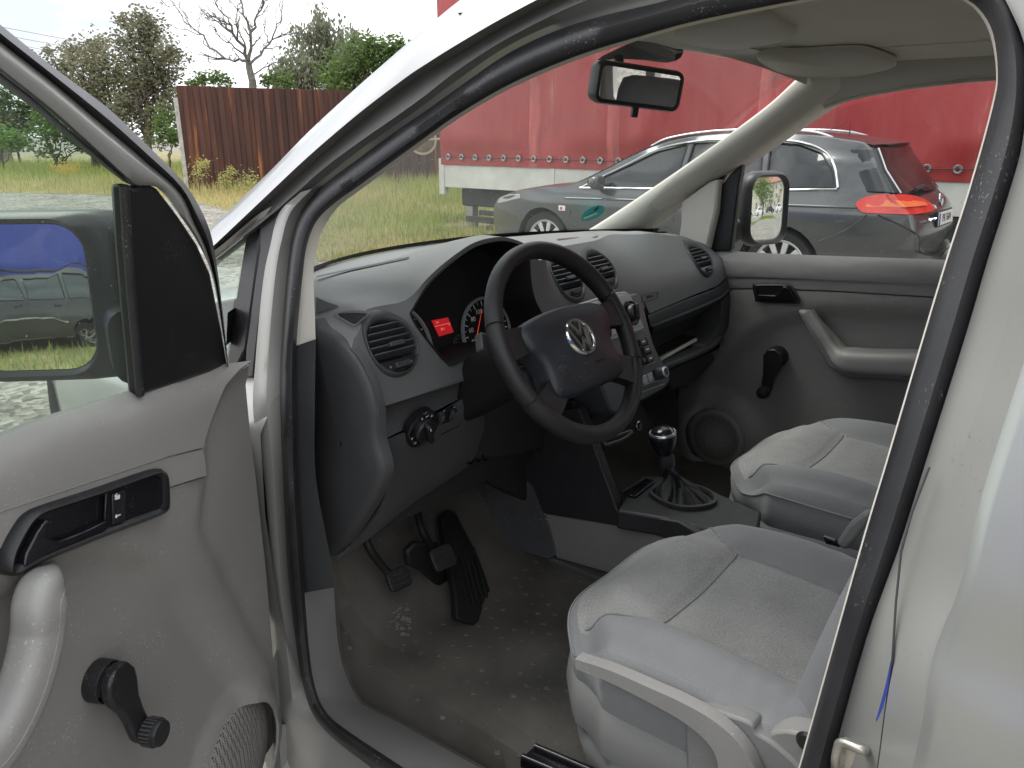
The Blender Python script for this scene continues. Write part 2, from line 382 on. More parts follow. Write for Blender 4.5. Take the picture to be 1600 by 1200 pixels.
# door aperture lines as seen, from the sill up the front pillar, along the roof and down the middle pillar
SO = [(581,1200),(520,1153),(489,1116),(474,1072),(464,1015),(451,900),(443,750),(438,630),(440,540),(449,425),(458,367),(472,330),(505,290),(557,250),(612,210),(667,172),(720,134),(800,80),(900,37),(1033,3),(1130,-22),(1300,-52),(1460,-58),(1560,-22),(1598,60),(1606,130),(1597,225),(1577,300),(1543,407),(1510,520),(1447,720),(1403,860),(1353,1000),(1297,1200)]
SI = [(631,1200),(535,1136),(506,1107),(492,1072),(483,1015),(474,900),(464,750),(462,630),(463,540),(473,430),(480,381),(495,345),(522,318),(557,293),(612,253),(667,213),(720,176),(800,130),(900,88),(1000,57),(1100,30),(1300,-8),(1450,-16),(1512,0),(1548,42),(1559,110),(1552,165),(1517,292),(1480,407),(1440,540),(1387,720),(1353,833),(1310,985),(1250,1200)]
TI = [(750,1200),(624,1130),(578,1107),(555,1087),(531,1020),(519,890),(494,750),(492,630),(493,530),(490,430),(494,395),(503,362),(527,325),(560,299),(616,258),(672,217),(725,180),(802,136),(901,94),(1001,62),(1101,35),(1300,-3),(1449,-10),(1508,3),(1543,44),(1554,110),(1547,165),(1512,292),(1475,407),(1435,540),(1382,720),(1348,833),(1305,985),(1245,1200)]
TI = TI[:25]+[((a[0]*.55+b[0]*.45), (a[1]*.55+b[1]*.45)) for a, b in zip(TI[25:], SI[25:])]
def ring(px, off, a=0, b=None, k=5): return Sl(px[a:b], off, k)
def closing(front, rear, n=14):
    """run on below the frame: middle pillar foot to sill and back to the front"""
    a, b = rear, front; z0 = b.z
    pts = [a, V((a.x, a.y+.02, a.z-.22)), V((b.x, a.y+.08, z0+.06)), V((b.x, a.y+.2, z0)), V((b.x, (a.y+b.y)/2, z0)), V((b.x, b.y-.06, z0)), b]
    return crs(pts, n)[1:-1]
def loop(px, off):
    l = ring(px, off); return l+closing(l[0], l[-1])
mid = [((a[0]*.62+b[0]*.38), (a[1]*.62+b[1]*.38)) for a, b in zip(SO, SI)]
mid2 = [((a[0]*.25+b[0]*.75), (a[1]*.25+b[1]*.75)) for a, b in zip(SO, SI)]
strip('door_seal', [loop(SO, .012), loop(SO, -.004), loop(mid, -.022), loop(mid2, -.016), loop(SI, -.002), loop(SI, .03)], 'rubber', van, closed_v=True)
# thin pale edge of the headlining that the seal grips
tl = [loop(SI, .012), loop(TI, .014), loop(TI, .05)]
i0, i1 = 8*5, 16*5
n_t = len(tl[0])
strip('pillar_trim', [l[i0:19*5+1] for l in ([loop(SI, .012), loop(TI, .03), loop(TI, .075)])], 'cream', van)
strip('kick_trim', [l[5*5-1:8*5+1] for l in ([loop(SI, .012), loop(TI, .02), loop(TI, .06)])], 'dash_dark', van)
strip('sill_trim', [l[0:5*5+2] for l in ([loop(SI, .014), loop(TI, .118), [p+V((.006, 0, -.006)) for p in loop(TI, .120)], [V((p.x+.008, p.y+.01, min(p.z-.05, .36))) for p in loop(TI, .12)]])]  , 'sill_grey', van)
strip('roof_edge_trim', [l[19*5:] for l in tl], 'cream', van)

# ---- front pillar skins
W0 = [(300,384),(327,357),(410,279),(483,205),(557,137),(630,73),(667,42),(720,-1),(790,-50),(880,-100),(1000,-150),(1150,-190)]
W1 = [(318,398),(340,378),(413,309),(480,246),(557,180),(630,124),(667,99),(720,66),(800,20),(900,-30),(1020,-75),(1160,-110)]
G  = [(322,403),(345,383),(420,317),(485,258),(557,195),(630,137),(667,112),(720,82),(800,35),(905,-18),(1028,-60),(1165,-95)]
R_ = [(330,409),(352,392),(430,330),(500,268),(557,225),(630,174),(667,147),(720,106),(800,56),(905,5),(1030,-38),(1165,-72)]
G2 = [(333,412),(356,395),(434,334),(503,281),(557,238),(630,187),(667,160),(720,121),(800,68),(902,24),(1030,-14),(1165,-42)]
SOx = [(338,416),(360,398),(438,340),(505,292),(557,252),(630,199),(667,174),(720,136),(800,82),(900,39),(1033,5),(1160,-25)]
strip('windscreen_pillar', [Sl(W0, .16), Sl(W0, .07), Sl(W0, .03), Sl([((a[0]+b[0])/2, (a[1]+b[1])/2) for a, b in zip(W0, W1)], -.035), Sl(W1, -.05), Sl(W1, -.046), Sl(G, -.012), Sl(R_, -.028), Sl(G2, -.002), Sl(SOx, .004)], 'silver', van)
# ---- silver flange between the door and the seal, down to the sill
FL = [(560,1262),(480,1232),(446,1180),(438,1100),(432,1015),(424,895),(414,760),(396,650),(399,565),(411,440),(422,385),(436,333),(470,300)]
SOf = SO[:13]
FM = [(a[0]*.5+b[0]*.5, a[1]*.5+b[1]*.5) for a, b in zip(FL, SOf)]
def floop(px, off, back):
    l = Sl(px, off); a = l[0]; tail = [V((a.x, y, a.z-.005)) for y in (-.62, -.3, 0)]
    return crs(tail, 4)[:-1]+[V((a.x, (0+a.y)/2, a.z-.002))]+l
strip('aperture_flange', [floop(FL, .055, 0), floop(FL, -.028, 0), floop(FM, -.022, 0), floop(SOf, .004, 0)], 'silver_inner', van)
# outer sill below
sl_l = floop(FL, -.028, 0)[:30]
strip('outer_sill', [sl_l, [p+V((-.035, 0, -.06)) for p in sl_l], [p+V((-.03, 0, -.17)) for p in sl_l], [p+V((.05, 0, -.22)) for p in sl_l]], 'silver', van)
# ---- black divider post, small front quarter window
post = [(413,327),(426,322),(434,330),(432,350),(421,420),(405,510),(396,592),(381,592),(383,545),(396,450),(404,390),(404,350)]
prism('quarter_window_post', [S(x, y, -.018) for x, y in post], V((.05, 0, 0)), 'rubber', van, .006)
gp = [(386,356),(405,347),(404,390),(396,450),(383,545),(360,592),(352,592),(366,480)]
prism('quarter_window_seal', [S(x, y, -.006) for x, y in gp], V((.035, 0, 0)), 'black_plastic', van, .004)
strip('quarter_window_frame', [Sl([(325,398),(345,384),(400,338),(425,322)], -.03), Sl([(328,410),(350,394),(392,354),(408,347)], -.02), Sl([(330,420),(354,402),(388,364),(404,352)], .03)], 'silver_inner', van)
prism('quarter_glass', [S(x, y, .012) for x, y in [(325,412),(388,360),(366,470),(352,592),(325,600)]], V((.004, 0, 0)), 'door_glass', van)

# ---- middle pillar: seal flange, crease, outer side
MB = SO[23:]
def Sx(px, x): return P(px[0], px[1], X=x)
E1 = [(1625,-90),(1660,0),(1668,110),(1655,225),(1632,310),(1594,430),(1560,545),(1494,735),(1449,885),(1396,1042),(1372,1200)]
E2 = [(1720,-150),(1760,0),(1755,140),(1725,250),(1690,330),(1645,440),(1602,560),(1535,770),(1497,930),(1455,1075),(1425,1200)]
E3 = [(1990,-300),(2010,0),(2000,140),(1985,250),(1960,330),(1930,440),(1900,560),(1860,770),(1840,930),(1815,1075),(1800,1200)]
def Xl(px, x): return crs([p if isinstance(p, Vector) else S(p[0], p[1], x) for p in px], 5)
def down(l):
    a = l[-1]; return l+[V((a.x, a.y+.012, a.z-.2)), V((a.x, a.y+.02, a.z-.4))]
lm = [down(Xl(MB, .004)), down(Xl(MB, -.012)), down(Xl(E1, -.030)), down(Xl(E1, -.038)), down(Xl(E2, -.062)), down(Xl(E2, -.068))]
bump_i = 0
for i, p in enumerate(lm[4]):
    w = math.exp(-((p.z-1.055)/.045)**2); lm[4][i] = p+V((.010*w, .012*w, 0)); lm[5][i] = lm[5][i]+V((.008*w, .006*w, 0))
side = lm[5]
rows = [side]
for d, dx in ((.012, -.008), (.10, -.006), (.22, -.006), (.5, 0), (.9, .0), (1.4, 0), (2.1, .0)):
    rows.append([V((p.x+dx, p.y-d, p.z)) for p in side])
strip('door_pillar', lm, 'silver_inner', van)
strip('side_panel', rows, 'silver', van)
# weld crease and blue paint smear on the pillar face
tube('pillar_weld_seam', [S(x, y, -.031) for x, y in [(1452,730),(1425,800),(1408,862),(1400,940),(1394,1035),(1381,1130),(1372,1200)]], .0012, 'dash_dark', van, 6)
bm = bmesh.new()
vsm = [S(x, y, -.034) for x, y in [(1392,1032),(1393,1036),(1388,1075),(1380,1105),(1370,1128),(1369,1124),(1378,1092),(1385,1066)]]
prism('paint_smear', vsm, V((-.001, 0, 0)), 'blue_smear', van)
# striker loop
st = [S(x, y, o) for x, y, o in [(1318,1200,-.01),(1306,1195,-.03),(1308,1172,-.032),(1316,1160,-.034),(1345,1171,-.036),(1356,1172,-.02)]]
tube('door_striker', crs(st, 4), .0048, 'zinc', van, 8)
box('striker_plate', S(1352, 1196, -.014), (.012, .05, .05), 'zinc', van, bev=.003)
# ------------------------------------------------------------------ bonnet, fender, windscreen, roof
def WB(x): return V((x, .955-.36*(abs(x)/.76)**2.2, 1.185))            # windscreen foot
def WT(x): return V((x, .32-.20*(abs(x)/.66)**2.2, 1.71-.04*(abs(x)/.66)**2))   # windscreen head
rows = []
N = 24
for j in range(9):
    t = j/8; row = []
    for i in range(N+1):
        s = -1+2*i/N; a = WB(s*.77); b = WT(s*.665); p = a.lerp(b, t); bul = math.sin(math.pi*t)*.035; p += V((0, .6*bul, .8*bul)); row.append(p)
    rows.append(row)
ws = strip('windscreen', rows, 'windscreen', van)
def wsp(s, t, off=0):
    a = WB(s*.77); b = WT(s*.665); p = a.lerp(b, t); bul = math.sin(math.pi*t)*.035
    d = (b-a).normalized(); n = V((0, -d.z, d.y)); return p+V((0, .6*bul, .8*bul))+V((0, d.z, -d.y))*(-off)
# black print along the foot and behind the mirror, wiper tip, sticker, printed box
strip('frit_band', [[wsp(-1+2*i/40, 0, .003) for i in range(41)], [wsp(-1+2*i/40, .022, .003) for i in range(41)]], 'frit', ws)
# fender and bonnet
rows = []
for y, zt, xo in ((.44,1.06,.0),(.60,1.055,.0),(.9,1.03,.0),(1.2,1.0,.01),(1.5,.95,.04),(1.72,.86,.10),(1.80,.72,.16)):
    x0 = -.885+xo
    rows.append([V((x0+.03, y, .42)), V((x0, y, .60)), V((x0-.008, y, .82)), V((x0, y, zt-.08)), V((x0+.035, y, zt-.02)), V((x0+.10, y, zt+.01)), V((x0+.2, y, zt+.055)), V((-.4, y, zt+.095)), V((0, y, zt+.105)), V((.4, y, zt+.095)), V((-x0-.2, y, zt+.055)), V((-x0-.10, y, zt+.01)), V((-x0-.035, y, zt-.02)), V((-x0, y, zt-.08)), V((-x0+.008, y, .82)), V((-x0, y, .6)), V((-x0-.03, y, .42))])
# keep the bonnet below the windscreen foot
for r in rows:
    for p in r:
        if abs(p.x) < .80 and p.y < 1.0: p.z = min(p.z, 1.10)
bonnet_rows = [r[4:13] for r in rows[2:]]
strip('bonnet', bonnet_rows, 'silver', van)
strip('fender', [r[:6] for r in rows], 'silver', van); strip('fender', [r[11:] for r in rows], 'silver', van)
strip('scuttle', [[V((s*.84, WB(s*.77).y+.02, 1.11)) for s in [-1+.1*i for i in range(21)]], [V((s*.84, WB(s*.77).y, 1.178)) for s in [-1+.1*i for i in range(21)]]], 'frit', van)
strip('bumper', [[p+V((0, dy, 0)) for p in [V((-.80, 1.76, z)), V((-.5, 1.86, z)), V((0, 1.9, z)), V((.5, 1.86, z)), V((.80, 1.76, z))]] for z, dy in ((.86, -.03), (.72, .0), (.5, .03), (.3, -.02))], 'silver', van)
# roof outside and headlining
def roof_z(x, y): return 1.765-.085*(min(.7, abs(x))/.68)**3.2-.055*sstep(-.05, .38, y)
ys_ = [.30,.2,.08,-.1,-.35,-.7,-1.2,-1.8,-2.4,-2.75]
xs_ = [-.68,-.64,-.55,-.42,-.2,0,.2,.42,.55,.64,.68]
strip('headliner', [[V((x, min(y, WT(x).y-.015), roof_z(x, y))) for x in xs_] for y in ys_], 'headliner', van)
strip('roof', [[V((x*.955, min(y, WT(x).y-.10), roof_z(x, y)+.036)) for x in xs_] for y in ys_], 'silver', van)
# header strip closing roof and screen
strip('roof_header', [[V((x, WT(x).y-.015, roof_z(x, .3))) for x in xs_], [WT(x)+V((0, .012, .004)) for x in xs_], [V((x*.955, WT(x).y-.10, roof_z(x, .3)+.036)) for x in xs_]], 'headliner', van)
# left side rail above the door (inside skin between headlining and seal)
SIr = SI[15:30]
rail = [S(x, y, .05) for x, y in SI[17:24]]
strip('roof_side_trim', [crs(rail, 4), [V((p.x+.03, p.y, min(1.70, p.z+.03))) for p in crs(rail, 4)], [V((-.60, p.y, roof_z(.6, p.y)-.001)) for p in crs(rail, 4)]], 'headliner', van)
# ---- right side: pillar trim, rail, door opening
XR = .735
def PR(px, py, x=XR): return P(px, py, X=x)
# right front pillar: swept rounded trim from dash to rail
pa = [(905,368),(950,340),(1010,300),(1080,252),(1150,202),(1205,160),(1252,117),(1290,92)]
pb = [(955,392),(985,372),(1022,344),(1062,313),(1112,280),(1165,250),(1285,168),(1335,143)]
A_ = crs([PR(x, y, .70) for x, y in pa], 5); B_ = crs([PR(x, y, .755) for x, y in pb], 5)
M1 = [a.lerp(b, .12)+V((-.016, 0, 0)) for a, b in zip(A_, B_)]; M2 = [a.lerp(b, .5)+V((-.034, 0, 0)) for a, b in zip(A_, B_)]; M3 = [a.lerp(b, .88)+V((-.018, 0, 0)) for a, b in zip(A_, B_)]
strip('pillar_trim', [[p+V((.06, .02, 0)) for p in A_], A_, M1, M2, M3, B_, [p+V((.07, -.01, 0)) for p in B_]], 'cream', van)
# vertical post and the foot joining them
prism('quarter_window_post', [PR(x, y, .742) for x, y in [(1064,316),(1108,284),(1122,280),(1118,330),(1104,392),(1056,392),(1063,350)]], V((.05, 0, 0)), 'cream', van, .008)
prism('pillar_trim_foot', [PR(x, y, .742) for x, y in [(905,369),(940,377),(1060,374),(1062,394),(975,394),(920,374)]], V((.05, 0, 0)), 'cream', van, .004)
prism('quarter_glass', [PR(x, y, .80) for x, y in [(950,400),(1085,296),(1075,400)]], V((.004, 0, 0)), 'pass_glass', van)
# roof side rail, right
ra = crs([PR(x, y, .70) for x, y in [(1252,117),(1300,104),(1400,93),(1480,80),(1560,70),(1700,62),(1900,60)]], 5)
rb = crs([PR(x, y, .745) for x, y in [(1287,165),(1330,151),(1400,137),(1480,126),(1560,119),(1700,112),(1900,108)]], 5)
strip('roof_side_trim', [[V((.60, p.y, roof_z(.6, p.y)-.002)) for p in ra], [p+V((.0, 0, .004)) for p in ra], [p+V((-.008, 0, -.004)) for p in ra], [a.lerp(b, .5)+V((-.012, 0, 0)) for a, b in zip(ra, rb)], [p+V((-.004, 0, .006)) for p in rb], rb, [p+V((.06, 0, .0)) for p in rb]], 'visor_grey', van)
tube('roof_trim_edge', [p+V((.01, 0, -.004)) for p in rb], .006, 'cream', van, 8)
# sun visors and label, map lamp
def PZc(px, py, dz=-.004): return PI(px, py, lambda p: roof_z(p.x, p.y)+dz-p.z)
for nm, out in (('sun_visor', [(1085,22),(1140,14),(1192,14),(1216,24),(1244,44),(1200,58),(1140,66),(1090,60),(1055,48)]), ('sun_visor', [(1185,78),(1260,74),(1335,70),(1368,76),(1402,91),(1380,100),(1340,108),(1290,111),(1240,107),(1205,98)])):
    pr = crs([PZc(x, y, -.006) for x, y in out], 4, True)
    c0 = sum(pr, V((0, 0, 0)))/len(pr)
    strip(nm, [pr, [p+V((0, 0, -.014)) for p in pr], [c0.lerp(p, .93)+V((0, 0, -.020)) for p in pr], [c0.lerp(p, .4)+V((0, 0, -.022)) for p in pr], [c0.lerp(p, .02)+V((0, 0, -.022)) for p in pr]], 'visor_grey', van, closed_v=True)
lp = [PZc(x, y, -.012) for x, y in [(1088,70),(1150,68),(1192,78),(1175,82),(1110,80)]]
prism('roof_label', lp, V((0, 0, -.004)), 'white_dim', van, .001)
# rear of the cabin: right middle pillar, rear sides with windows, rear doors, floor
def wall_x(x, y0, y1, name, m):
    out = [(y0, .5), (y1, .5), (y1, 1.69), (y0, 1.69)]; win = [rpoly([(y0-.15, 1.12), (y1+.1, 1.12), (y1+.1, 1.55), (y0-.15, 1.55)], .06)]
    return sheet(name, out, win, .2, lambda a, b: V((x*(1-.12*max(0, b-1.1)), a, b)), m, van, .03)
sheet('cabin_wall', [(-.86, .45), (-2.7, .45), (-2.7, 1.68), (-.86, 1.68)], [rpoly([(-1.0, 1.14), (-1.75, 1.14), (-1.75, 1.56), (-1.0, 1.56)], .06), rpoly([(-1.9, 1.14), (-2.55, 1.14), (-2.55, 1.56), (-1.9, 1.56)], .06)], .2, lambda a, b: V((.78-.2*max(0, b-1.1), a, b)), 'visor_grey', van, .03)
sheet('cabin_wall', [(-.70, .45), (-2.7, .45), (-2.7, 1.68), (-.70, 1.68)], [rpoly([(-1.0, 1.14), (-1.75, 1.14), (-1.75, 1.56), (-1.0, 1.56)], .06), rpoly([(-1.9, 1.14), (-2.55, 1.14), (-2.55, 1.56), (-1.9, 1.56)], .06)], .2, lambda a, b: V((-.78+.2*max(0, b-1.1), a, b)), 'visor_grey', van, .03)
sheet('cabin_wall', [(-.78, .45), (.78, .45), (.66, 1.68), (-.66, 1.68)], [rpoly([(-.58, 1.1), (-.06, 1.1), (-.06, 1.54), (-.52, 1.54)], .05), rpoly([(.58, 1.1), (.06, 1.1), (.06, 1.54), (.52, 1.54)], .05)], .2, lambda a, b: V((a, -2.7, b)), 'visor_grey', van, .03)
prism('pillar_cover', [V((.70, -.60, .45)), V((.70, -.80, .45)), V((.62, -.80, 1.69)), V((.62, -.66, 1.69)), V((.68, -.58, 1.1))], V((.09, 0, 0)), 'visor_grey', van, .02)
prism('pillar_cover', [V((-.80, -.68, .45)), V((-.80, -.84, .45)), V((-.67, -.84, 1.69)), V((-.67, -.72, 1.69))], V((.05, 0, 0)), 'visor_grey', van, .02)
box('load_floor', (0, -1.7, .43), (1.56, 2.1, .04), 'carpet_grey', van)
# ------------------------------------------------------------------ dashboard
ZB = [(-.77,1.10),(-.73,1.145),(-.66,1.183),(-.60,1.188),(-.55,1.192),(-.48,1.20),(-.40,1.21),(-.32,1.215),(-.25,1.22),(-.20,1.222),(-.165,1.222),(-.14,1.224),(-.08,1.228),(.10,1.228),(.30,1.224),(.50,1.212),(.64,1.195),(.71,1.17),(.765,1.11)]
def zb0(x): return lerp_tab(ZB, x)
def YF(x, z):
    k = sstep(.12, .35, x)+.75*sstep(-.56, -.66, x)+.5*sstep(-.16, -.10, x)*(1-sstep(.12, .35, x))
    return .30+.25*(z-1.02)+k*7*max(0, z-1.085)**2-.03*sstep(.55, .76, abs(x))*0
def F(px, py, off=0): return PI(px, py, lambda p: p.y-YF(p.x, p.z)+off)          # off>0: towards the seats
def F2(px, py): p = F(px, py); return (p.x, p.z)
def onF(x, z, off=0): return V((x, YF(x, z)-off, z))
def fbasis(x, z):
    e = .004; a = (onF(x+e, z)-onF(x-e, z)).normalized(); b = (onF(x, z+e)-onF(x, z-e)).normalized(); return a, b, -(a.cross(b)).normalized() if a.cross(b).y > 0 else (a.cross(b)).normalized()
mat('binnacle_black', (.010, .010, .011), .7, spec=.25, grain=.2)
rim_px = [(641,494),(644,482),(660,455),(680,431),(710,405),(740,385),(770,376.5),(792,376),(815,384),(826,402),(829,440),(836,470),(850,498),(852,520),(815,540),(760,548),(708,571),(697,568),(680,550),(655,518)]
rim = [V(F2(x, y)) for x, y in rim_px]
rimc = crs(rim, 4, True)
def rim_top(x):
    zz = [a.y+(b.y-a.y)*(x-a.x)/(b.x-a.x) for a, b in zip(rimc, rimc[1:]+rimc[:1]) if (a.x-x)*(b.x-x) <= 0 and abs(b.x-a.x) > 1e-6]
    return max(zz) if zz else 0
ZT = [(-.80+.01*i, 0) for i in range(161)]
raw = [max(zb0(x), rim_top(x)+.007, rim_top(x-.012)+.003, rim_top(x+.012)+.003) for x, _ in ZT]
for _ in range(2): raw = [max(r, (raw[max(0, i-1)]+r+raw[min(160, i+1)])/3) for i, r in enumerate(raw)]
ZT = [(x, r) for (x, _), r in zip(ZT, raw)]
def zb(x):
    i = max(0, min(159, int((x+.80)/.01))); t = (x-ZT[i][0])/.01; return ZT[i][1]*(1-t)+ZT[i+1][1]*t
# --- top pad
rows = []
xs = [-.745+1.52*i/110 for i in range(111)]
for j in range(15):
    t = j/14; row = []
    for x in xs:
        z0 = zb(x); y0 = YF(x, z0); yb = WB(max(-.76, min(.76, x))).y-.012
        y = y0+(yb-y0)*t**.9
        s = sstep(0, .42, y-y0); zt = 1.196-.012*sstep(.5, 1, t)
        z = z0*(1-s)+zt*s + .012*math.sin(math.pi*min(1, max(0, (y-y0)/.10)))*(1-sstep(.05, .12, y-y0))*.3
        row.append(V((x, y, z)))
    rows.append(row)
strip('dashboard_top', rows, 'dash_lit', van)
def dz(x, y):
    z0 = zb(x); y0 = YF(x, z0); s = sstep(0, .42, y-y0); return z0*(1-s)+1.196*s
# defroster slot, left speaker mesh, right slot, sensor line
def on_top(px, py, off=.002): return PI(px, py, lambda p: dz(p.x, p.y)+off-p.z)
def slot(a, b, w, m='frit', nm='defroster_slot'):
    pa_, pb_ = [on_top(*q) for q in a], [on_top(*q) for q in b]
    return strip(nm, [crs(pa_, 5), crs(pb_, 5)], m, van)
slot([(494,431),(540,421),(590,411),(640,400)], [(494,434),(540,424),(590,414),(636,404)], .01)
slot([(870,373),(905,370),(935,368)], [(872,375),(905,372.5),(932,371)], .01)
slot([(494,464),(512,472),(528,477.5)], [(494,490),(512,484),(528,480)], .01, 'dash_low', 'speaker_mesh')
# demister nozzle by the left pillar
nz = [on_top(x, y, .003) for x, y in [(525,494),(540,490),(570,490.5),(574,493),(566,499),(556,508),(550,509),(542,505)]]
nz = crs(nz, 3, True); c0 = sum(nz, V((0, 0, 0)))/len(nz)
nzo = strip('demister_nozzle', [[c0+(p-c0)*1.20+V((0, .002, -.002)) for p in nz], [c0+(p-c0)*1.13+V((0, -.003, .005)) for p in nz], [c0+(p-c0)*.97+V((0, -.003, .004)) for p in nz], [c0+(p-c0)*.93+V((0, .004, -.002)) for p in nz]], 'dash_lit', van, closed_v=True)
mk('nozzle_back', [c0+(p-c0)*.95+V((0, -.001, .0015)) for p in nz], [tuple(range(len(nz)))], 'frit', nzo)
for t in (.2, .45, .7):
    pa_ = on_top(527+t*22, 492+t*14, .006); pb_ = on_top(573-t*18, 491+t*14, .006); box('slat', (pa_+pb_)/2, ((pb_-pa_).length*.9, .007, .003), 'dash_dark', nzo, ax=basis(V((0, -.6, .8)), (pb_-pa_).cross(V((0, -.6, .8))))[0:3] and ((pb_-pa_).normalized(), V((0, .8, .6)), V((0, -.6, .8))), bev=0)

# --- face with vent holes and instrument opening
def cyc(c, r, n=36): return [V((c[0]+r*math.cos(2*math.pi*i/n), c[1]+r*math.sin(2*math.pi*i/n)*1.0)) for i in range(n)]
vL = F2(613, 539); vC1 = F2(887, 436); vC2 = F2(940, 422); vR = F2(1096, 405)
vents = [(vL, .057), (vC1, .053), (vC2, .053), (vR, .053)]
top_e = [(x, zb(x)) for x in xs if -.745 <= x <= .745]
bot_px = [(1137,432),(1120,447),(1080,462),(1015,490),(1006,470)]
bot = [F2(x, y) for x, y in bot_px]
stk = [(bot[-1][0], 1.045), (-.12, 1.045), (-.16, 1.02)]
bl = F2(597, 636)
left_e = [(-.735, 1.06), (-.742, 1.10)]
outline = top_e+[(.752, 1.12), (.755, 1.085)]+bot+stk+[(-.40, 1.015), (bl[0], bl[1])]+left_e
face = sheet('dashboard_face', [V(p) for p in outline], [cyc(c, r) for c, r in vents]+[rimc], .028, lambda a, b: onF(a, b), 'dash_shaded', van)
# recess of the instrument binnacle
fwd_ = V((0, .10, -.012))
r0 = [onF(p.x, p.y) for p in rimc]; c_r = sum(r0, V((0, 0, 0)))/len(r0)
strip('binnacle', [r0, [p+V((0, -.004, 0))+(c_r-p)*.008 for p in r0], [c_r+(p-c_r)*.955+V((0, .004, 0)) for p in r0], [c_r+(p-c_r)*.93+fwd_*.45 for p in r0], [c_r+(p-c_r)*.90+fwd_ for p in r0]], 'binnacle_black', van, closed_v=True)
cl = mk('instrument_cluster', [c_r+(p-c_r)*.93+fwd_*.97 for p in r0], [tuple(range(len(r0)))], 'binnacle_black', van, None)
yc = c_r.y+fwd_.y*.97; CN = V((0, -1, .25)).normalized(); CUP = V((0, .25, 1)).normalized(); CR = V((1, 0, 0))
cpl = (c_r+fwd_*.94, CN)
def onC(px, py): return P(px, py, pl=cpl)
def dial(px, py, r, ticks, nums, a0, a1, nm):
    c = onC(px, py); o = lathe_o(nm, [(r*1.06, .0), (r*1.04, .006), (r*.99, .007), (r*.96, .003)], c, CN, 'stack_grey', cl, 40)
    bm = bmesh.new()
    for i in range(ticks):
        a = a0+(a1-a0)*i/(ticks-1); d = CR*math.cos(a)+CUP*math.sin(a); n_ = CN.cross(d); w = .0007 if i % 2 else .0011; l0 = .80 if i % 2 == 0 else .86
        q = [c+d*r*l0-n_*w+CN*.002, c+d*r*l0+n_*w+CN*.002, c+d*r*.94+n_*w+CN*.002, c+d*r*.94-n_*w+CN*.002]; bm.faces.new([bm.verts.new(p) for p in q])
    bm_obj('dial_ticks', bm, 'white_mark', cl, None)['kind'] = 'stuff'
    for i, s in enumerate(nums):
        a = a0+(a1-a0)*i/(len(nums)-1); d = CR*math.cos(a)+CUP*math.sin(a); text('dial_number', s, r*.20, c+d*r*.66+CN*.002, CR, CUP, 'white_mark', cl, .0002)
    return c
R_ = math.radians
c1 = dial(760, 519, .078, 25, ['20', '40', '60', '80', '100', '120', '140', '160', '180', '200'], R_(225), R_(-45), 'speedometer_ring')
c2 = dial(616, 553, .100, 17, ['10', '20', '30', '40', '50', '60', '70'], R_(225), R_(-45), 'rev_counter_ring')
nd = onC(742, 532); ne = onC(751, 484)
mk('needle', [nd+CR*.0012+CN*.004, nd-CR*.0012+CN*.004, ne-CR*.0004+CN*.004, ne+CR*.0006+CN*.004], [(0, 1, 2, 3)], 'needle_red', cl, None)
dsp = [onC(x, y)+CN*.002 for x, y in [(673,501),(699,496),(708,519),(685,526)]]
mk('trip_display', dsp, [(0, 1, 2, 3)], 'display_red', cl, None)
du = (dsp[1]-dsp[0]).normalized(); dv = (dsp[0]-dsp[3]).normalized()
text('display_text', '28.1', .008, (dsp[0].lerp(dsp[2], .5)+CN*.001-du*.004-dv*.006), du, dv, 'display_text', cl, .0002)
text('display_text', '312', .007, (dsp[0].lerp(dsp[1], .25)-dv*.007+CN*.001), du, dv, 'display_text', cl, .0002)
text('display_text', '°C', .007, (dsp[1].lerp(dsp[2], .5)+CN*.001-du*.006), du, dv, 'display_text', cl, .0002)
mk('display_line', [dsp[0].lerp(dsp[3], .36)+CN*.001, dsp[1].lerp(dsp[2], .36)+CN*.001, dsp[1].lerp(dsp[2], .39)+CN*.001, dsp[0].lerp(dsp[3], .39)+CN*.001], [(0, 1, 2, 3)], 'display_text', cl, None)
c3 = onC(718, 536); lathe_o('fuel_gauge', [(.019, 0), (.018, .003), (.017, .003), (.0165, .0)], c3, CN, 'stack_dark', cl, 24)
for i in range(7):
    a = R_(200-220*i/6); d = CR*math.cos(a)+CUP*math.sin(a); box('gauge_tick', c3+d*.0125+CN*.002, (.0035, .0008, .0006), 'white_dim', cl, ax=(d, CN.cross(d), CN), bev=0)
box('reset_button', onC(714, 550)+CN*.004, (.014, .005, .006), 'button', cl, ax=(CR, CUP, CN), bev=.001)

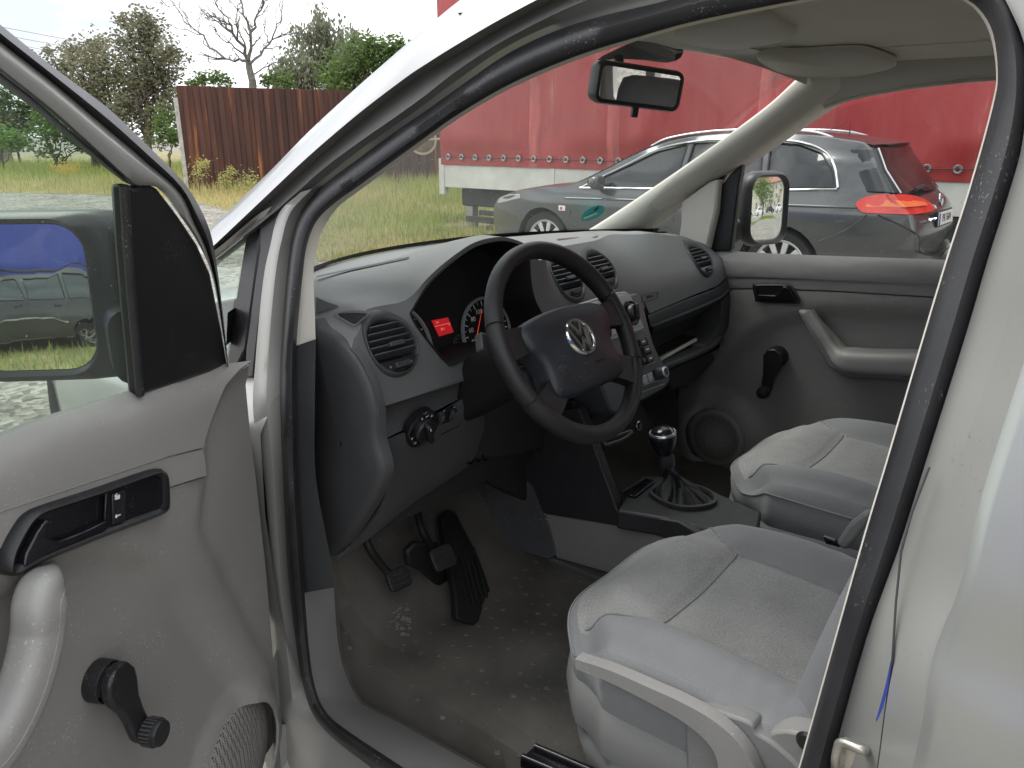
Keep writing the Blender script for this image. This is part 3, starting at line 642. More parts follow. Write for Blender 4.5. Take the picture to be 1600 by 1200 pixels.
# --- round vents
def vent(c, r, tab_at=(.1, .05), m='dash_lit'):
    x, z = c; o = onF(x, z); a = V((1, YF(x+.01, z)*100-YF(x, z)*100, 0)).normalized(); b = V((0, (YF(x, z+.01)-YF(x, z))*100, 1)).normalized(); n = b.cross(a)
    if n.y > 0: n = -n
    n.normalize(); b = n.cross(a)*-1 if n.cross(a).z < 0 else n.cross(a)
    # bezel that follows the face at its rim
    prof = [(1.035, .000), (1.03, .004), (.99, .0055), (.955, .003), (.93, -.006), (.915, -.03), (.91, -.05)]
    lines = []
    for rr, h in prof:
        ln = []
        for i in range(40):
            t = 2*math.pi*i/40; qx, qz = x+r*rr*math.cos(t), z+r*rr*math.sin(t)
            flat = o+a*(r*rr*math.cos(t))+b*(r*rr*math.sin(t)); k = max(0, min(1, (rr-.93)/.1))
            ln.append(onF(qx, qz).lerp(flat, 1-k)+n*h)
        lines.append(ln)
    ven = strip('air_vent', lines, 'dash_dark', van, closed_v=True)
    mk('duct_back', lines[-1], [tuple(range(40))], 'frit', ven, None)
    for i in range(6):
        h = r*(.68-.235*i) ; hw = math.sqrt(max(0, (r*.92)**2-h*h))*.985
        if i == 5: continue
        box('slat', o+b*h-n*.006, (2*hw, .020, .0035), 'dash_dark', ven, ax=(a, (n*.94+b*.34).normalized(), (b*.94-n*.34).normalized()), bev=.0008)
    hw = math.sqrt((r*.92)**2-(r*.55)**2)
    lens = [o+a*(r*.92*math.cos(t))+b*(r*.92*math.sin(t))-n*.002 for t in [R_(213+114*i/14) for i in range(15)]]
    pl_ = prism('vent_plate', lens, -n*.012, 'black_plastic', ven, .0008)
    box('slat_tab', o+b*(r*.0)+a*(r*.12)+n*.003, (r*.62, .012, r*.16), 'stack_dark', ven, ax=(a, n, b), bev=.0012)
    box('thumbwheel', o-b*(r*.73)+a*(r*.05)+n*.002, (r*.62, .010, r*.2), 'button', ven, ax=(a, n, b), bev=.002)
    for i in range(9): box('thumbwheel_rib', o-b*(r*.73)+a*(r*(-.2+.0625*i))+n*.0072, (r*.02, .002, r*.17), 'stack_dark', ven, ax=(a, n, b), bev=0)
    text('vent_mark', 'o', r*.16, o-b*(r*.70)-a*(r*.42)-n*.001, a, b, 'white_dim', ven, .0003)
    text('vent_mark', 'c', r*.16, o-b*(r*.70)+a*(r*.48)-n*.001, a, b, 'white_dim', ven, .0003)
for c, r in vents: vent(c, r)
# airbag lettering on the pad
ab = F(1015, 465, .002); aa, bb, nn = V((1, .0, -.01)), V((0, .3, 1)), V((0, -1, .3))
fr_ = [F(x, y, .0015) for x, y in [(1003.5,463),(1006,460.5),(1026,456.5),(1028,459),(1027,463.5),(1024,466.5),(1006,471),(1003.5,469)]]
tube('airbag_frame', crs(fr_, 3, True), .0011, 'dash_low', van, 5, closed=True)
text('airbag_mark', 'AIRBAG', .0105, F(1015.5, 463.5, .001), F(1024, 462)-F(1006, 466), V((0, .3, 1)), 'dash_low', van, .0006)

# --- end panel of the dashboard, seen past the open door
XE = -.748
ep = [(490,505),(505,516),(530,530),(556,556),(578,598),(588,634),(590,660),(592,690),(603,735),(590,775),(556,830),(524,868),(508,862),(500,830),(494,740),(492,620)]
ep3 = crs([P(x, y, X=XE) for x, y in ep], 4, True); ce = sum(ep3, V((0, 0, 0)))/len(ep3)
strip('dashboard_end_cover', [[p+V((.02, 0, 0)) for p in ep3], ep3, [ce+(p-ce)*.97+V((-.006, 0, 0)) for p in ep3], [ce+(p-ce)*.85+V((-.010, 0, 0)) for p in ep3], [ce+(p-ce)*.45+V((-.014, 0, 0)) for p in ep3], [ce+(p-ce)*.02+V((-.015, 0, 0)) for p in ep3]], 'dash_low', van, closed_v=True)
# rounded corner between end cover and face
ec_ = [P(x, y, X=XE-.001) for x, y in [(592,640),(591,634),(582,600),(562,560),(534,530),(506,513),(490,506)]]
def edge_at(z):
    for a, b in zip(ec_, ec_[1:]):
        if a.z <= z <= b.z: return a.lerp(b, (z-a.z)/max(1e-6, b.z-a.z))
    return (ec_[0] if z < ec_[0].z else ec_[-1]).copy()
zs_ = [1.018+.006*i for i in range(20)]
la = [edge_at(z) for z in zs_]; lf = [onF(-.722, z, .0005) for z in zs_]
lb = [V((XE+.004, (a.y*.35+f.y*.65), z)) for a, f, z in zip(la, lf, zs_)]; lc_ = [V((-.738, f.y+.003, z)) for f, z in zip(lf, zs_)]
strip('dashboard_corner', [[V((p.x+.002, p.y+.01, z)) for p, z in zip(la, zs_)], [V((p.x, p.y, z)) for p, z in zip(la, zs_)], lb, lc_, lf], 'dash_shaded', van)
# --- band under the face, knee panel
def YK(z): return .318+.34*max(0, .95-z)-.01*sstep(.9, 1, z)
def K(px, py, off=0): return PI(px, py, lambda p: p.y-YK(p.z)+off)
band_t = [F(x, y, .001) for x, y in [(597,637),(640,622),(700,601),(760,581),(778,576)]]; band_b = [K(x, y, 0)+V((0, .006, 0)) for x, y in [(594,692),(632,673),(690,640),(745,612),(765,604)]]
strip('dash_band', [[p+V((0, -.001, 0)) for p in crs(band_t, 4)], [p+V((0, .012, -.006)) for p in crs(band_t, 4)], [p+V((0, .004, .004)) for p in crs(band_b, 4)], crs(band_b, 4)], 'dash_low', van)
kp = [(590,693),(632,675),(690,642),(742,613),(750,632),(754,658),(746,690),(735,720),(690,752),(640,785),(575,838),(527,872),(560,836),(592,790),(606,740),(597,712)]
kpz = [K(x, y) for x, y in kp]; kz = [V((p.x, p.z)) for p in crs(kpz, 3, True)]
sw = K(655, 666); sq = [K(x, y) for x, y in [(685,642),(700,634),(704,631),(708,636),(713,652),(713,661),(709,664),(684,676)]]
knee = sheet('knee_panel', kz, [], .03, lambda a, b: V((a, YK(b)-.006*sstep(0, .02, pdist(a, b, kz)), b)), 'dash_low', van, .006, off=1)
kn = V((0, -1, -.30)).normalized(); ku = V((1, 0, 0)); kv = kn.cross(ku)*-1; kv = kv if kv.z > 0 else -kv
swc = sw+kn*.008
lsw = lathe_o('light_switch', [(.0, .004), (.034, .004), (.039, .006), (.042, .004), (.0425, -.012)], swc, kn, 'gloss_black', van, 40)
dk = (ku*.42-kv*.9).normalized(); dk2 = kn.cross(dk)
kno = lathe_o('switch_base', [(0, .016), (.023, .016), (.026, .013), (.0265, .003)], swc, kn, 'black_plastic', lsw, 32)
box('switch_grip', swc+kn*.020+dk*.001, (.052, .011, .018), 'black_plastic', lsw, ax=(dk, dk2, kn), bev=.004)
box('switch_pointer', swc+kn*.030-dk*.017, (.007, .002, .001), 'white_mark', lsw, ax=(dk, dk2, kn), bev=0)
for ang, s in ((112, '0'), (88, '»«'), (62, 'D'), (-20, '*'), (200, '#'), (235, 'O')):
    a = R_(ang); text('switch_mark', s, .008, swc+(ku*math.cos(a)+kv*math.sin(a))*.032+kn*.0065, ku, kv, 'white_mark', lsw, .0002)
sw2 = prism('dimmer_panel', [p+kn*.004 for p in sq], kn*.008, 'gloss_black', lsw, .002)
for x, y in ((684, 650), (700, 644)):
    q = K(x, y)+kn*.013; box('dimmer_well', q, (.010, .026, .002), 'button', lsw, ax=(ku, kv, kn), bev=.0008); lathe_o('dimmer_wheel', [(0, -.003), (.011, -.003), (.0115, 0), (.011, .003), (0, .003)], q-kn*.006, ku, 'stack_dark', lsw, 20)
    text('switch_mark', '=', .008, q+kv*.019+kn*.0005, ku, kv, 'white_mark', lsw, .0002)
# dark underside behind the knee panel, column surround
prism('dash_core', [V((-.735, .36, 1.0)), V((-.735, .40, .70)), V((-.735, .62, .72)), V((-.735, .70, 1.05))], V((1.45, 0, 0)), 'console_dark', van)
lc = [K(x, y) for x, y in [(752,650),(735,722),(690,754)]]
prism('column_lower_panel', [P(x, y, Y=.36) for x, y in [(742,614),(800,600),(880,600),(900,640),(900,690),(800,715),(735,722),(752,662)]], V((0, .05, 0)), 'console_dark', van, .01)
prism('knee_bolster', [P(x, y, Y=.42) for x, y in [(728,735),(800,712),(905,680),(930,760),(940,800),(860,806),(800,770),(760,752)]], V((0, .10, 0)), 'console_dark', van, .01)
# a bit of wiring hanging below the column
for k in range(3):
    w0 = P(730+k*12, 722-k*5, Y=.355); tube('wire', crs([w0, w0+V((.02, .01, -.012-.004*k)), w0+V((.06, .02, -.006)), w0+V((.10, .03, .01))], 5), .0035, 'gloss_black', van, 6)

# ------------------------------------------------------------------ centre stack
tr = V((.205, .298, 1.095)); brc = P(1046, 596, X=.20); tl_ = V((-.125, .298, 1.11))
SN = V((0, -(tr.z-brc.z), -(brc.y-tr.y)*-1)).normalized()
spl = (tr, V((0, -(tr.z-brc.z), (tr.y-brc.y))).normalized()); SNn = spl[1] if spl[1].y < 0 else -spl[1]
SUv = V((0, tr.y-brc.y, tr.z-brc.z)).normalized(); SRv = V((1, 0, 0))
def K2(px, py, off=0): return P(px, py, pl=(tr+SNn*off, SNn))
xl = -.115
def stk_pt(x, z): t = (z-tr.z)/(brc.z-tr.z); return V((x, tr.y+(brc.y-tr.y)*t, z))
so_ = rpoly([(xl, 1.085, .015), (.19, 1.10, .03), (K2(1020,540).x+.0, K2(1020,540).z, .02), (K2(1047,592).x, K2(1047,592).z, .02), (K2(1040,606).x, K2(1040,606).z, .015), (xl+.02, K2(1040,606).z-.005, .03)], .02)
stack = prism('centre_stack', [stk_pt(p.x, p.y)+SNn*.004 for p in so_], -SNn*.10, 'stack_dark', van, .006)
def plate(nm, px, m, off=.006, th=.004, bev=.0015, par=None, rnd=None):
    q = [K2(x, y, off) for x, y in px]
    return prism(nm, q, -SNn*th, m, par or stack, bev)
hp = plate('heater_plate', [(893,478),(940,463),(960,457),(978,455),(985,460),(1007,512),(1004,516),(968,528),(905,548)], 'stack_grey', .010, .008, .003)
plate('heater_inlay', [(900,482),(958,463),(976,460),(981,464),(1002,508),(966,522),(910,540)], 'stack_grey', .013, .004, .0015)
for x, y in ((986, 489), (941, 513)):
    c = K2(x, y, .013); kb = lathe_o('heater_knob_ring', [(.034, -.002), (.033, .004), (.030, .006), (.027, .001), (0, .0)], c, SNn, 'gloss_black', stack, 32)
    lathe_o('heater_knob', [(.0, .016), (.018, .016), (.021, .012), (.0225, 0)], c, SNn, 'black_plastic', stack, 28)
    box('heater_knob_grip', c+SNn*.018, (.008, .040, .014), 'gloss_black', stack, ax=((SRv*.93-SUv*.37), (SUv*.93+SRv*.37), SNn), bev=.003)
    box('knob_mark', c+SNn*.002+(SUv*-.93+SRv*.37)*-.030*-1, (.010, .006, .001), 'white_dim', stack, ax=(SRv, SUv, SNn), bev=0)
tube('stack_line', [K2(x, y, .0065) for x, y in [(988,522),(1008,516)]], .0012, 'stack_grey', stack, 5)
rd = plate('radio_surround', [(988,534),(1006,526),(1010,527),(1022,562),(1022,566),(1000,577)], 'gloss_black', .0075, .004, .001)
for i, (x, y) in enumerate([(1004, 534), (1010, 546), (1015, 560)]):
    c = K2(x, y, .009); box('radio_button', c, (.026, .017, .006), 'button', stack, ax=(SRv, SUv, SNn), bev=.0015); box('button_mark', c+SNn*.0035, (.014, .0035, .0006), 'white_mark', stack, ax=(SRv, SUv, SNn), bev=0)
for x, y in ((948, 553), (955, 566), (992, 545)):
    c = K2(x, y, .009); box('radio_button', c, (.024, .016, .006), 'button', stack, ax=(SRv, SUv, SNn), bev=.0015); box('button_mark', c+SNn*.0035, (.012, .003, .0006), 'white_mark', stack, ax=(SRv, SUv, SNn), bev=0)
lathe_o('radio_button_round', [(0, .005), (.006, .005), (.007, 0)], K2(1005, 563, .008), SNn, 'button', stack, 16)
tube('stack_line', [K2(x, y, .0065) for x, y in [(1000,575),(1023,565)]], .0014, 'white_dim', stack, 5)
for x, y in ((1007, 594), (1016, 590)):
    c = K2(x, y, .008); box('preset_key', c, (.024, .024, .006), 'stack_grey', stack, ax=(SRv, SUv, SNn), bev=.002); text('key_mark', 'm', .007, c+SNn*.0032, SRv, SUv, 'white_mark', stack, .0002)
c = K2(1028, 584, .006); vk = lathe_o('volume_knob', [(0, .024), (.009, .024), (.0105, .026), (.014, .025), (.0155, .022), (.0165, .0)], c, SNn, 'stack_dark', stack, 28)
lathe_o('volume_knob_ring', [(.0102, .0262), (.0145, .0256), (.0150, .0235)], c, SNn, 'chrome_dull', stack, 28)
tube('stack_line', [K2(x, y, .0065) for x, y in [(1002,604),(1030,594)]], .0012, 'white_dim', stack, 5)
tube('stack_line', [K2(x, y, .0065) for x, y in [(1002,613),(1038,600)]], .0012, 'stack_grey', stack, 5)

# ------------------------------------------------------------------ glove compartment
gy = .30
gl_t = [F(x, y, .0) for x, y in [(1012,493),(1080,465),(1120,449),(1136,434)]]; gl_m = [P(x, y, Y=.305) for x, y in [(1016,508),(1080,483),(1122,464),(1140,448)]]; gl_b = [P(x, y, Y=.315) for x, y in [(1019,520),(1080,496),(1124,474),(1142,462)]]
strip('glovebox_brow', [crs(gl_t, 5), [p+V((0, -.002, -.004)) for p in crs(gl_t, 5)], crs(gl_m, 5), [p+V((0, -.010, -.002)) for p in crs(gl_m, 5)], crs(gl_b, 5), [p+V((0, .03, 0)) for p in crs(gl_b, 5)]], 'dash_dark', van)
# cavity: open-fronted dark box
x0, x1, y0, y1, z0, z1 = .225, .735, .305, .62, .828, .985
mat('cavity_black', (.008, .008, .009), .8, spec=.2)
cav = mk('glovebox_cavity', [V(p) for p in [(x0,y0,z0),(x1,y0,z0),(x1,y0,z1),(x0,y0,z1),(x0,y1,z0),(x1,y1,z0),(x1,y1,z1),(x0,y1,z1)]], [(0,1,5,4),(1,2,6,5),(2,3,7,6),(3,0,4,7),(4,5,6,7)], 'cavity_black', van, None)
lip_a = [P(x, y, Y=.29) for x, y in [(1037,575),(1060,566),(1090,553),(1112,542),(1128,528)]]
lp_c = crs(lip_a, 4); vs2, fs2 = sweep(lp_c, rrect(.05, .02, .008), V((0, 0, 1))); mk('glovebox_lip', [v+V((0, .02, 0)) for v in vs2], fs2, 'dash_low', van)
# curved right end of the dash below the brow
re_ = [P(x, y, Y=.30) for x, y in [(1140,452),(1143,480),(1141,505),(1130,525),(1112,545),(1095,556)]]; re_i = [P(x, y, Y=.30) for x, y in [(1127,470),(1126,490),(1124,505),(1116,520),(1104,536),(1090,548)]]
ra_, rb_ = crs(re_, 5), crs(re_i, 5)
strip('glovebox_cheek', [[p+V((0, .2, 0)) for p in ra_], [p+V((.0, .01, 0)) for p in ra_], [a.lerp(b, .3)+V((0, -.008, 0)) for a, b in zip(ra_, rb_)], [a.lerp(b, .8)+V((0, -.004, 0)) for a, b in zip(ra_, rb_)], rb_, [p+V((-.01, .2, 0)) for p in rb_]], 'dash_low', van)
prism('glovebox_underside', [P(x, y, Y=.31) for x, y in [(1040,578),(1112,548),(1120,560),(1085,600),(1050,612)]], V((0, .25, -.04)), 'console_dark', van, .01)
# papers in the open glove compartment
pp = [P(x, y, Z=zz) for x, y, zz in [(1034,556,.835),(1086,531,.835),(1090,533,.832),(1036,562,.830)]]
bk = empty('document_folder', 'dark folder with pale paper edge lying in the open glove compartment', 'folder', (0.40, .45, .829))
def local(o, parent):
    o.parent = parent; o.matrix_parent_inverse = Matrix.Translation(-parent.location); return o
a_, b_ = P(1030, 562, Y=.325), P(1088, 536, Y=.325)
du_ = (b_-a_).normalized()
zb_ = .831
local(prism('cover', [V((a_.x+.01, .325, zb_)), V((b_.x, .325, zb_)), V((b_.x, .545, zb_)), V((a_.x+.01, .545, zb_))], V((0, 0, .03)), 'gloss_black', None, .003), bk)
local(prism('paper', [V((a_.x+.0, .318, zb_+.031)), V((b_.x-.01, .318, zb_+.031+.016)), V((b_.x-.01, .53, zb_+.05)), V((a_.x, .53, zb_+.04))], V((0, 0, .008)), 'paper', None, .001), bk)
local(prism('cover', [V((a_.x+.0, .324, zb_+.040)), V((b_.x-.004, .324, zb_+.056)), V((b_.x-.004, .54, zb_+.060)), V((a_.x, .54, zb_+.050))], V((0, 0, .003)), 'gloss_black', None, .001), bk)
wire = tag(tube('loose_wire', crs([P(1040, 556, Y=.33), P(1055, 542, Y=.34), P(1070, 528, Y=.35), P(1081, 516, Y=.36)], 5), .0014, 'stack_dark', None, 6), 'thin loose wire rising from the folder in glove compartment', 'wire')

# ------------------------------------------------------------------ steering wheel
SWC = V((-.44, .075, 1.13)); tilt = R_(31); WU = V((0, math.sin(tilt), math.cos(tilt))); WX = V((1, 0, 0)); WN = V((0, -math.cos(tilt), math.sin(tilt)))   # WN towards the driver
def wp(x, y, h=0): return SWC+WX*x+WU*y+WN*h
RW = .186
ringp = [wp(RW*math.sin(2*math.pi*i/72), RW*math.cos(2*math.pi*i/72)) for i in range(72)]
# fatter rim, slightly oval section
vs2 = []; prof = circ(.0165, 14)
for i in range(72):
    d = (ringp[i]-SWC).normalized()
    a = 2*math.pi*i/72; fat = 1+.12*max(0, math.cos(a*2-1.2))
    for p in prof: vs2.append(ringp[i]+d*p[0]*.95*fat+WN*p[1]*1.12*fat)
fs2 = [(i*14+j, i*14+(j+1) % 14, ((i+1) % 72)*14+(j+1) % 14, ((i+1) % 72)*14+j) for i in range(72) for j in range(14)]
sw_ = mk('steering_wheel', vs2, fs2, 'leather', van)
# hub pad outline (rounded trapezoid), crowned
hub = [(-.135,.030),(-.125,.046),(-.09,.057),(-.03,.063),(.03,.063),(.09,.057),(.125,.046),(.135,.030),(.131,.006),(.116,-.012),(.108,-.040),(.112,-.070),(.110,-.088),(.094,-.099),(.04,-.103),(-.04,-.103),(-.094,-.099),(-.110,-.088),(-.112,-.070),(-.108,-.040),(-.116,-.012),(-.131,.006)]
hub = [V((x, y, 0)) for x, y in hub]; hc = crs(hub, 3, True)
def hl(s, h): return [wp(p.x*s, p.y*s-.004*(1-s), h) for p in hc]
strip('hub_pad', [hl(.97, -.03), hl(1.0, -.012), hl(1.0, .006), hl(.975, .014), hl(.90, .020), hl(.55, .026), hl(.25, .028), hl(.02, .0285)], 'hub_plastic', sw_, closed_v=True)
def spoke(p0, p1, w0, w1, nm='spoke'):
    a, b = wp(*p0, -.004), wp(*p1, -.002); m_ = (a+b)/2+WN*.004; pth = crs([a, m_, b], 6); sc = [w0+(w1-w0)*i/(len(pth)-1) for i in range(len(pth))]
    vs3, fs3 = [], []; T = (b-a).normalized(); B = T.cross(WN)
    prof_ = rrect(1, .024, .011, 3); k = len(prof_)
    for i, p in enumerate(pth): vs3 += [p+B*(q[0]*sc[i])+WN*q[1] for q in prof_]
    for i in range(len(pth)-1): fs3 += [(i*k+j, i*k+(j+1) % k, (i+1)*k+(j+1) % k, (i+1)*k+j) for j in range(k)]
    return mk(nm, vs3, fs3, 'leather', sw_)
spoke((-.11, .024), (-.188, .022), .046, .062); spoke((.11, .024), (.188, .022), .046, .062)
spoke((-.085, -.074), (-.153, -.108), .050, .060); spoke((.085, -.074), (.153, -.108), .050, .060)
# seams round the leather
for ang in (20, 160, 205, 335):
    a = R_(ang); c = wp(RW*math.cos(a), RW*math.sin(a)); d = (c-SWC).normalized(); t = WN.cross(d)
    tube('leather_seam', [c+d*.0172*math.cos(q)+WN*.0200*math.sin(q) for q in [2*math.pi*i/20 for i in range(20)]], .0011, 'gloss_black', sw_, 5, closed=True)
# emblem: chrome ring with V over W
ec = wp(.0, -.004, .0275)
eu, ev = WX, (WU-WN*.10).normalized(); en = eu.cross(ev)
lathe_o('emblem_disc', [(0, .002), (.034, .002), (.035, 0)], ec, en, 'gloss_black', sw_, 36)
lathe_o('emblem_ring', [(.0315, .002), (.0325, .0050), (.0362, .0050), (.0385, .001), (.039, -.006)], ec, en, 'chrome', sw_, 40)
def bar2(pts, w, nm, m_, par, o_=.0022, th=.0024):
    bm = bmesh.new()
    for (ax, ay), (bx, by) in zip(pts, pts[1:]):
        d = V((bx-ax, by-ay)).normalized(); nn_ = V((-d.y, d.x))*w/2
        q = [(ax+nn_.x-d.x*w*.25, ay+nn_.y-d.y*w*.25), (bx+nn_.x+d.x*w*.25, by+nn_.y+d.y*w*.25), (bx-nn_.x+d.x*w*.25, by-nn_.y+d.y*w*.25), (ax-nn_.x-d.x*w*.25, ay-nn_.y-d.y*w*.25)]
        lo = [bm.verts.new(ec+eu*x+ev*y+en*o_) for x, y in q]; hi = [bm.verts.new(ec+eu*x+ev*y+en*(o_+th)) for x, y in q]
        bm.faces.new(hi); [bm.faces.new((lo[i], lo[(i+1) % 4], hi[(i+1) % 4], hi[i])) for i in range(4)]
    return bm_obj(nm, bm, m_, par, 30)
bar2([(-.0145,.0282),(0,.0035),(.0145,.0282)], .0063, 'emblem_letter', 'chrome', sw_)
bar2([(-.0260,.0172),(-.0121,-.0270),(0,-.0040),(.0121,-.0270),(.0260,.0172)], .0063, 'emblem_letter', 'chrome', sw_)
text('airbag_mark', 'AIRBAG', .008, wp(.030, -.058, .0262), WX, (WU-WN*.2), 'hub_plastic', sw_, .0006)
# column shroud and stalks
CA = -WN
csh = [[wp(1.1*x, y+.002, h) for x, y in [(p[0], p[1]) for p in rrect(w, hh, .03, 4)]] for h, w, hh in ((-.028, .075, .085), (-.05, .088, .10), (-.12, .095, .11), (-.24, .10, .12), (-.34, .10, .125))]
strip('column_shroud', csh, 'binnacle_black', van, closed_v=True)
stq = crs([wp(-.05, .0, -.055), wp(-.085, .012, -.058), wp(-.12, .028, -.056), wp(-.158, .046, -.052)], 5)
vs3, fs3 = sweep(stq, rrect(.030, .016, .006), WN); sk = mk('indicator_stalk', vs3, fs3, 'black_plastic', van)
box('stalk_end', stq[-1]+WX*-.006+WU*.002, (.026, .034, .020), 'stack_dark', sk, ax=((stq[-1]-stq[-4]).normalized(), WN.cross((stq[-1]-stq[-4]).normalized()), WN), bev=.003)
text('stalk_mark', 'OFF', .006, stq[-6]+WN*.009, (stq[-1]-stq[-4])*-1, WN.cross(stq[-1]-stq[-4])*-1, 'white_dim', sk, .0002)
lathe_o('stalk_boot', [(.026, 0), (.026, .02), (.018, .03), (0, .032)], wp(-.075, -.035, -.075), -WX, 'stack_dark', van, 20)
# ------------------------------------------------------------------ floor, tunnel, pedals
def floor_z(x, y):
    z = .40+.34*sstep(.40, .86, y)+.05*sstep(.5, .8, y)
    z += .03*sstep(-.66, -.78, x)*sstep(.15, .5, y)           # up to the sill and the wheel arch
    z += .045*sstep(.30, .40, x+.0*y)*0
    return z
rows = []
for j in range(41):
    y = -.75+1.62*j/40; rows.append([V((x, y, floor_z(x, y)+.0016*math.sin(31*x+17*y)+.0022*math.sin(13*y-21*x+1))) for x in [-.685+1.48*i/60 for i in range(61)]])
fl = strip('floor_covering', rows, 'floor_mat', van)
# raised studs of the rubber floor
bm = bmesh.new(); ns = 0
def fl_n(x, y): return V((-(floor_z(x+.01, y)-floor_z(x-.01, y))/.02, -(floor_z(x, y+.01)-floor_z(x, y-.01))/.02, 1)).normalized()
sm = None
random.seed(3)
for i in range(26):
    for j in range(26):
        x = -.72+.044*i+(.022 if j % 2 else 0); y = -.20+.036*j
        if x > -.10 or (i*7+j*5) % 11 in (0, 4): continue
        q = V((x, y, floor_z(x, y)+.0016*math.sin(31*x+17*y)+.0022*math.sin(13*y-21*x+1))); n = fl_n(x, y); u = n.cross(V((0, 1, 0))).normalized(); v = n.cross(u)
        if random.random() < .12: continue
        s = .0075
        base = [bm.verts.new(q+u*s*a+v*s*b) for a, b in ((1, 0), (0, 1), (-1, 0), (0, -1))]; top = [bm.verts.new(q+n*.0010+u*s*.75*a+v*s*.75*b) for a, b in ((1, 0), (0, 1), (-1, 0), (0, -1))]
        bm.faces.new(top); [bm.faces.new((base[k], base[(k+1) % 4], top[(k+1) % 4], top[k])) for k in range(4)]
so2 = bm_obj('floor_studs', bm, 'stud', fl, None); so2['kind'] = 'stuff'
# worn flaked patch near the pedals
bm = bmesh.new()
pc = PI(630, 975, lambda p: floor_z(p.x, p.y)-p.z)
for k in range(60):
    dx, dy = random.gauss(0, .017), random.gauss(0, .020); r = random.uniform(.0015, .0065)*(1 if k > 12 else 1.7); x, y = pc.x+dx+.5*dy, pc.y+dy
    bm.faces.new([bm.verts.new(V((x+r*math.cos(a)*random.uniform(.6, 1), y+r*math.sin(a)*random.uniform(.6, 1), floor_z(x, y)+.0042+.0002*k/60+ .35*floor_z(x, y)*0))) for a in [2*math.pi*i/6 for i in range(6)]])
wp_ = bm_obj('worn_patch', bm, 'sill_grey', fl, None); wp_['kind'] = 'stuff'
prism('firewall', [V((-.80, .80, .6)), V((.80, .80, .6)), V((.80, .80, 1.15)), V((-.80, .80, 1.15))], V((0, .02, 0)), 'carpet_grey', van)
# footwell side beside the tunnel: grey moulded lining with a raised edge
XT = -.135
def PT(px, py, x=XT): return P(px, py, X=x)
lin = [PT(x, y) for x, y in [(705,780),(740,742),(800,738),(830,750),(848,790),(862,835),(868,862),(862,872),(845,872),(800,858),(770,850),(745,870),(720,900),(690,880)]]
prism('tunnel_lining', crs(lin, 3, True), V((.02, 0, 0)), 'carpet_grey', van, .004)
prism('tunnel_carpet', [PT(x, y, -.125) for x, y in [(690,860),(765,850),(860,872),(940,905),(1040,950),(1060,1100),(900,1000),(760,960),(690,940)]], V((.06, 0, 0)), 'carpet_grey', van, .006)
prism('tunnel_panel', [PT(x, y, -.132) for x, y in [(845,802),(990,826),(1080,850),(1080,960),(985,905),(870,872)]], V((.03, 0, 0)), 'trim_grey_low', van, .003)
prism('footwell_side', [V((.765, .30, .34)), V((.765, .95, .34)), V((.765, .95, 1.15)), V((.765, .56, 1.05)), V((.765, .50, .7)), V((.765, .40, .45))], V((.03, 0, 0)), 'carpet_grey', van)
prism('footwell_side', [V((-.775, .52, .40)), V((-.775, .95, .40)), V((-.775, .95, 1.15)), V((-.775, .56, 1.05))], V((-.02, 0, 0)), 'floor_mat', van)
# floor covering carried up to the sill moulding
lp_ = loop(TI, .116); nr_ = len(ring(TI, .116)); seq = lp_[nr_+20:]+lp_[:34]
def fl_pt(p, x):
    y = min(p.y+.10*sstep(.25, .5, p.y), .86); return V((x, y, floor_z(x, y)+.003))
sd_l = [[p+V((-.01, 0, -.004)) for p in seq], [p+V((.010, .004, -.004)) for p in seq], [p.lerp(fl_pt(p, -.70), .35)+V((0, 0, -.006)) for p in seq], [p.lerp(fl_pt(p, -.70), .7)+V((0, 0, -.006)) for p in seq], [fl_pt(p, -.70) for p in seq], [fl_pt(p, -.62)+V((0, 0, -.004)) for p in seq]]
strip('floor_side', sd_l, 'floor_mat', van)
# ---- dark console: side cheek, shelf with gear lever
XC = -.14
cheek = [P(x, y, X=XC) for x, y in [(845,640),(905,640),(925,690),(965,800),(985,803),(1060,815),(1110,845),(1060,848),(990,826),(848,802),(832,760),(800,735),(790,690)]]
prism('console_side', cheek, V((.03, 0, 0)), 'console_dark', van, .003)
cz = P(968, 790, X=-.11).z
ZC = .655
ctop = [P(x, y, Z=ZC) for x, y in [(964,797),(1055,812),(1180,845),(1190,800),(1122,770),(1075,750),(1052,745),(1000,742)]]
prism('console_top', ctop, V((0, 0, -.05)), 'console_dark', van, .006)
# storage well front wall, right upright edge
prism('console_back_wall', [V((-.12, .34, ZC)), V((.14, .34, ZC)), V((.14, .34, .90)), V((-.12, .34, .90))], V((0, .02, 0)), 'frit', van)
slp = [P(x, y, Z=ZC+.004) for x, y in [(972,770),(1008,748),(1024,752),(992,777)]]
tr_ = prism('console_tray', slp, V((0, 0, .002)), 'gloss_black', van, .001)
tube('tray_edge', [slp[0]+V((0, 0, .003)), slp[1]+V((0, 0, .003))], .0015, 'stack_dark', tr_, 5); tube('tray_edge', [slp[2]+V((0, 0, .003)), slp[3]+V((0, 0, .003))], .0015, 'stack_dark', tr_, 5)
lk = P(996, 665, Y=.29); lt = lathe_o('lighter_socket', [(.0, .004), (.009, .004), (.0115, .008), (.0135, .007), (.0145, 0)], lk, V((-.1, -1, .25)), 'chrome_dull', van, 24)
lathe_o('lighter_cap', [(0, .012), (.008, .012), (.0095, .008)], lk, V((-.1, -1, .25)), 'gloss_black', lt, 20)
cup = crs([P(x, y, Z=.80) for x, y in [(944,690),(955,684),(972,678),(986,674),(984,679),(972,687),(958,692),(947,695)]], 4, True)
tube('ashtray_lip', cup, .004, 'stack_dark', van, 6, closed=True)
